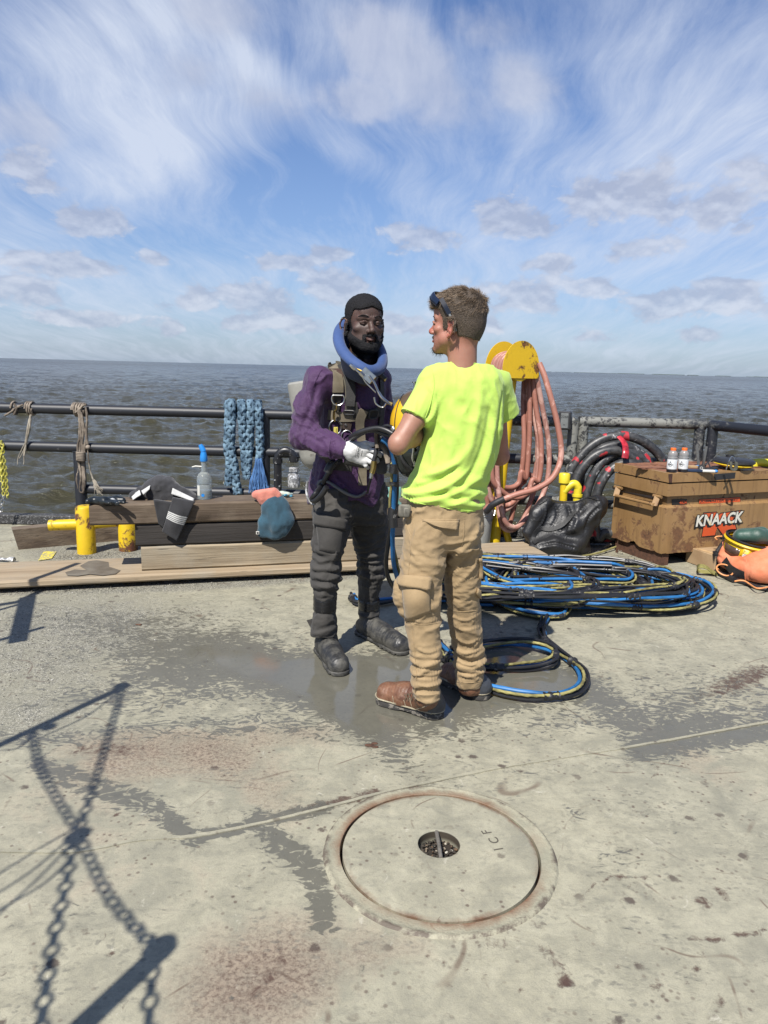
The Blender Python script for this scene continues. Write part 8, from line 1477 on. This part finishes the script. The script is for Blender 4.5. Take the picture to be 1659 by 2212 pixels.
# trousers
t2 = Vol((.0, 2.72, .06), (.62, 3.4, 1.02), .0048)
lL = densify(rows_([(1075, 884, 975, 2.99, .11), (1110, 878, 968, 2.98, .115), (1150, 872, 966, 2.96, .112), (1200, 866, 962, 2.95, .108), (1250, 863, 956, 2.94, .103), (1300, 866, 953, 2.93, .093), (1340, 876, 952, 2.93, .080), (1390, 883, 953, 2.92, .072), (1440, 888, 954, 2.915, .068), (1480, 890, 952, 2.91, .066), (1506, 890, 949, 2.91, .065)]), 4)
lR = densify(rows_([(1075, 950, 1036, 3.02, .11), (1150, 955, 1038, 3.03, .112), (1200, 956, 1039, 3.05, .108), (1250, 958, 1039, 3.07, .10), (1300, 964, 1037, 3.09, .09), (1350, 972, 1038, 3.11, .08), (1400, 979, 1044, 3.13, .072), (1440, 983, 1048, 3.14, .068), (1462, 985, 1045, 3.145, .066), (1479, 986, 1042, 3.15, .064)]), 4)
t2.stack(lL, .02, e=2.1).stack(lR, .025, e=2.1).stack(rows_([(1070, 884, 1034, 3.0, .125), (1130, 878, 1038, 3.0, .13), (1180, 890, 1030, 3.0, .10)]), .03); t2.cone(PY(865, 1290, 2.93), PY(872, 1320, 2.93), .022, .02, .02); t2.cone(PY(862, 1255, 2.93), PY(866, 1300, 2.93), .018, .028, .02)
Sk = surf(t2, 1); q = Sk.V; z = q[:, 2]; isL = (q[:, 0] < PY(956, 1300, 3.0)[0]) & (q[:, 1] < 3.06+0*z); zA = PY(920, 1505, 2.91)[2]; msk = np.clip((zA+.24-z)/.10, 0, 1)*np.clip((z-zA+.015)/.05, 0, 1); cxx = np.where(q[:, 1] < 3.02, .165, .37); ang = np.arctan2(q[:, 1]-3.0, q[:, 0]-cxx)
Sk.disp(.0055*np.sin(z*2*pi/.050+9*fbm(q, 6, 2, 2)+1.4*np.sin(ang*2+1))*msk); cloth_wr(Sk, .011, 7, 5, (.8, .8, 1.1)); cloth_wr(Sk, .004, 17, 15, (.7, .7, 1.2)); Sk.smooth(1, .4); Sk.bvh()
for pts, w_, a_ in (([(892, 1430), (915, 1440), (950, 1428)], .007, .013), ([(890, 1447), (920, 1457), (952, 1450)], .006, -.009), ([(890, 1460), (918, 1470), (953, 1462)], .007, .012), ([(893, 1478), (925, 1483), (950, 1476)], .006, .009), ([(900, 1400), (925, 1410), (951, 1400)], .007, .008), ([(984, 1400), (1005, 1412), (1043, 1400)], .007, .011), ([(986, 1420), (1012, 1432), (1048, 1418)], .007, -.010), ([(985, 1436), (1015, 1446), (1050, 1430)], .008, .013), ([(988, 1455), (1015, 1462), (1044, 1452)], .006, .01), ([(1034, 1130), (1025, 1160), (985, 1200), (955, 1225)], .014, .012), ([(1037, 1170), (1015, 1200), (965, 1250)], .010, -.010), ([(1036, 1190), (1020, 1230), (975, 1275)], .010, .009), ([(900, 1150), (915, 1190), (950, 1215)], .014, .007), ([(880, 1330), (915, 1345), (948, 1335)], .008, .007), ([(975, 1330), (1005, 1340), (1036, 1325)], .008, .009), ([(978, 1350), (1005, 1362), (1038, 1352)], .007, .008), ([(982, 1375), (1010, 1390), (1040, 1375)], .007, .009), ([(955, 1240), (952, 1280), (950, 1330)], .008, .006)): Sk.stroke(pts, w_, a_)
Sk.smooth(1, .3); M_kh = fabric('khaki_canvas', (.36, .255, .135), (.30, .21, .11), .85, 800, .4, 20, .1, (.12, .08, .05), .72, 16); tro = Sk.obj('trousers', M_kh, d2); Sk.bvh()
cp_ = draped(Sk, [(868, 1255), (926, 1256), (930, 1322), (878, 1342)], 10, 10, .004, .006, M_kh, 'cargo_pocket', d2, .024); draped(Sk, [(862, 1240), (930, 1246), (924, 1274), (865, 1262)], 10, 5, .014, .005, M_kh, 'pocket_flap', cp_, .002, .012)
bp = draped(Sk, [(912, 1122), (992, 1121), (990, 1128), (914, 1128)], 10, 3, .002, .003, M_kh, 'pocket_welt', d2); draped(Sk, [(916, 1126), (990, 1124), (985, 1144), (950, 1139)], 10, 5, .005, .004, M_kh, 'pocket_flap', bp, .002, .008); draped(Sk, [(1034, 1206), (1042, 1206), (1042, 1252), (1035, 1250)], 3, 6, .010, .012, M_kh, 'side_pocket', d2, .004); draped(Sk, [(1033, 1275), (1040, 1272), (1042, 1290), (1034, 1292)], 3, 5, .008, .012, M_kh, 'side_tab', d2, .004)
for pts in ([(892, 1100), (889, 1150), (886, 1200), (882, 1240)], [(880, 1345), (915, 1349), (950, 1345)], [(968, 1318), (1000, 1321), (1036, 1318)], [(1003, 1120), (1002, 1150), (998, 1180)], [(890, 1360), (897, 1420), (900, 1470)], [(890, 1499), (920, 1502), (949, 1499)], [(987, 1472), (1015, 1475), (1042, 1471)], [(876, 1110), (880, 1140), (889, 1162)]): P_, N_ = Sk.line(pts, 4, .0005); B = MB(); B.tube(P_, .0020, 6); B.obj('seam', M_kh, tro)
B = MB(); p = PY(874, 1104, 2.90); v_ = nrm(C0-p); B.box(p, (.05, .02, .055), np.array([nrm(np.cross((0, 0, 1), v_)), v_, (0, 0, 1)]), .008); B.box(p+(.008, -.012, -.004), (.026, .012, .04), np.array([nrm(np.cross((0, 0, 1), v_)), v_, (0, 0, 1)]), .006); B.obj('belt_clip', plain('grey_clip', (.17, .16, .13), .8, .4, 30), d2)
# work boots
m = Mat('worn_brown_leather'); P = m.coord('Object'); n = m.noise(P, 13, 6, .65, .5); col = m.mix(m.mr(n, .35, .65), (.085, .035, .020), (.23, .11, .06)); col = m.mix(m.mul(m.mr(m.noise(P, 45, 5, .7), .5, .7), .5), col, (.30, .20, .13)); M_lea = m.done(col, m.mr(n, .3, .7, .35, .6), normal=m.bump(m.add(n, m.mul(m.noise(P, 80, 4), .4)), .5, .004)); M_sol = wear('worn_grey_sole', (.045, .042, .038), (.20, .18, .15), .52, 24, .8); M_hc = plain('grey_heel_leather', (.05, .055, .065), .5, .25, 40, bump=.5); M_wlt = plain('pale_welt', (.34, .30, .21), .7, .4, 60)
def workboot(heel, toe, shaft, toer=.052, **k):
    bo, S_, (u, sd, h0, t0, L) = boot(d2, heel, toe, shaft, M_lea, M_sol, .047, toer, 0, .036, fat=1.12); S_.bvh()
    # welt
    t = []; 
    for a in np.linspace(pi/2, 3*pi/2, 10): t.append(h0+(u*cos(a)+sd*sin(a))*.050)
    for a in np.linspace(-pi/2, pi/2, 12): t.append(t0+(u*cos(a)+sd*sin(a))*(toer*1.12))
    B = MB(); B.tube(cr([p+np.array([0, 0, .036]) for p in t], 4, True), .0034, 8, lay=.009, strands=2, dep=.3, caps=False, closed=True); B.obj('welt', M_wlt, bo)
    hv_ = Vol(h0-np.array([.09, .09, .03]), h0+np.array([.09, .09, .2]), .0035); a_sh, b_sh = shaft[0][0], shaft[-1][0]; hv_.cone(h0+(0, 0, .055), h0-u*.003+(0, 0, .055), .0485, .0485, .01).cone(h0+(0, 0, .055)-u*.001, b_sh-u*.002, .0485, shaft[-1][1]+.0015, .02); hv_.plane((0, 0, .034), (0, 0, -1)); hv_.plane(h0+u*.002+(0, 0, .05), nrm(u+np.array([0, 0, -.35])), .004); hv_.plane(b_sh, nrm(b_sh-a_sh), 0); surf(hv_, 1).obj('heel_counter', M_hc, bo)
    return bo, S_, u, sd, h0, t0, L
bo, S_, u, sd, h0, t0, L = workboot(G(953, 1552), G(818, 1512), [(PY(922, 1505, 2.915), .050), (PY(920, 1480, 2.91), .050)])
m_l = plain('boot_lace', (.10, .07, .045), .8, .3, 60)
for k in range(4):
    B = MB(); xk = 874+k*7.5; P_, N_ = S_.line([(xk, 1500-k*2.2), (xk+5, 1505-k*1.2), (xk+9, 1514-k*1.)], 2, .003); B.tube(P_, .0022, 6); P2, N2 = S_.line([(xk+7, 1499-k*2.4), (xk+4, 1506-k*1), (xk+2, 1513)], 2, .003); B.tube(P2, .0022, 6); B.obj('lace', m_l, bo)
for pts in ([(848, 1503), (850, 1515), (846, 1528)], [(885, 1506), (888, 1520), (893, 1535)], [(893, 1534), (915, 1527), (936, 1517)], [(872, 1512), (880, 1530), (900, 1536)]): P_, N_ = S_.line(pts, 3, .0012); B = MB(); B.tube(P_, .0013, 5); B.obj('stitch_line', M_wlt, bo)
workboot(G(1050, 1513), G(955, 1466), [(PY(1014, 1482, 3.15), .050), (PY(1013, 1455, 3.15), .050)], toer=.050)
# sunglasses pushed up on the head
sgl = thing('sunglasses', 'dark wraparound sunglasses with grey arms pushed up on the brown-haired man\'s head', 'sunglasses', PY(965, 650, 2.85)); Sh22.bvh(); M_gl = plain('dark_lens', (.012, .02, .045), .08, .1, 5); M_gf = plain('black_frame', (.01, .012, .018), .2, .1, 5)
def hs_(x, y, off): 
    h, n = Sh22.cast(x, y); return h+n*off
arm = [hs_(959, 648, .016), hs_(966, 662, .012), hs_(973, 677, .009)]; arm2 = [hs_(973, 677, .009), hs_(980, 696, .009), hs_(987, 715, .006)]
P_ = cr(arm, 6); B = MB(); B.ribbon(P_, np.tile(nrm(C0-P_[0]), (len(P_), 1)), .017, .004); B.obj('temple_front', M_gf, sgl); P_ = cr(arm2, 6); B = MB(); B.ribbon(P_, np.tile(nrm(C0-P_[0]), (len(P_), 1)), .008, .003); B.obj('temple_tip', plain('grey_arm', (.16, .17, .17), .4), sgl)
a0_ = np.array([T2(p) for p in ((.074, .052, .060), (.066, .080, .078), (.045, .098, .092), (.018, .106, .098), (-.018, .106, .098), (-.045, .098, .092), (-.066, .080, .078), (-.074, .052, .060))]); a1_ = np.array([T2(p) for p in ((.070, .030, .098), (.062, .055, .115), (.043, .070, .127), (.018, .078, .128), (-.018, .078, .128), (-.043, .070, .127), (-.062, .055, .115), (-.070, .030, .098))])
a1_ = a0_*.42+a1_*.58; aa_ = cr(a0_, 4); bb_ = cr(a1_, 4); mid_ = (aa_+bb_)/2; outw = mid_-T2((0, 0, .03)); outw /= np.linalg.norm(outw, axis=1)[:, None]; n = len(aa_); V = np.vstack([aa_+outw*.008, (aa_*.7+bb_*.3)+outw*.011, (aa_*.3+bb_*.7)+outw*.011, bb_+outw*.008]); V = np.vstack([V, V-np.tile(outw, (4, 1))*.003]); F_ = []
for j in range(3):
    for i in range(n-1): q4 = (j*n+i, j*n+i+1, (j+1)*n+i+1, (j+1)*n+i); F_.append(q4); F_.append(tuple(k+4*n for k in q4[::-1]))
for i in range(n-1): F_.append((i, i+4*n, i+1+4*n, i+1)); F_.append((3*n+i, 3*n+i+1, 7*n+i+1, 7*n+i))
mesh('lens', V, F_, M_gl, sgl)
B = MB(); B.tube(np.vstack([aa_+outw*.008]), .0025, 6); B.obj('frame_edge', M_gf, sgl)
# ------------------------------------------------------------------ the helmet he holds
hl1 = thing('dive_helmet', 'yellow and brown diving helmet held at the belly by the man in the yellow-green shirt', 'helmet', Hc)
hx = Vol(Hc-np.array([.17, .18, .22]), Hc+np.array([.2, .2, .2]), .005); hx.ell(Hc+(.01, .0, .02), (.135, .14, .155), 0).ell(Hc+(.02, .0, -.04), (.12, .125, .10), .03); Sq = surf(hx, 1)
m = Mat('helmet_shell'); P = m.coord('Object'); x, y, z = m.sep(P); nn = m.noise(P, 9, 3, .5); uu = m.add(m.add(m.sub(x, Hc[0]), m.mul(m.sub(z, Hc[2]), .55)), m.mul(m.sub(nn, .5), .02)); f3 = m.mul(m.mr(uu, -.022, -.019), m.mr(m.sub(z, Hc[2]), .012, .016))
col = m.mix(f3, (.72, .42, .012), (.105, .072, .042)); M_hs = m.done(col, .28, normal=m.bump(m.noise(P, 40, 5), .15, .003)); Sq.obj('shell', M_hs, hl1); Sq.bvh()
P_, N_ = Sq.line([(899, 842), (893, 860), (889, 880), (888, 905)], 3, .003); B = MB(); B.tube(P_, .004, 8); B.obj('chrome_strip', M_steel, hl1); P_, N_ = Sq.line([(872, 850), (860, 875), (854, 905), (853, 935)], 3, .002); B = MB(); B.tube(P_, .0022, 6); B.obj('seam', M_black, hl1)
B = MB(); B.tube([PY(897, 838, 3.27), PY(896, 826, 3.27)], .006, 8); B.tube([PY(896, 827, 3.27), PY(896, 824, 3.27)], .012, 8); B.obj('top_bolt', M_steel, hl1)
fx = Vol(Hc+np.array([-.16, -.2, -.28]), Hc+np.array([.2, .15, .0]), .005); fx.path([PY(880, 975, 3.26), PY(890, 1000, 3.26), PY(905, 1010, 3.26)], [.065, .06, .05], .03).ell(PY(900, 975, 3.24), (.08, .08, .06), .03); surf(fx, 1).obj('faceport', plain('glossy_black', (.012, .016, .014), .12, .2), hl1)
tb3 = lambda pts, r, mat, nm: ptube(pts, r, mat, nm, hl1)
tb3([(888, 952, 3.17), (896, 950, 3.165), (904, 946, 3.16)], .012, M_steel, 'chrome_valve'); tb3([(892, 955, 3.16), (893, 972, 3.16), (891, 990, 3.165), (896, 1003, 3.17)], .006, M_steel, 'bent_tube'); tb3([(893, 958, 3.155), (893, 966, 3.155)], .011, M_steel, 'nut'); tb3([(894, 1002, 3.17), (903, 1006, 3.17)], .012, M_steel, 'knob'); tb3([(870, 965, 3.2), (866, 985, 3.19), (876, 1003, 3.19), (890, 1015, 3.2)], .008, M_black, 'rim')
print('people done', time.time()-T0)
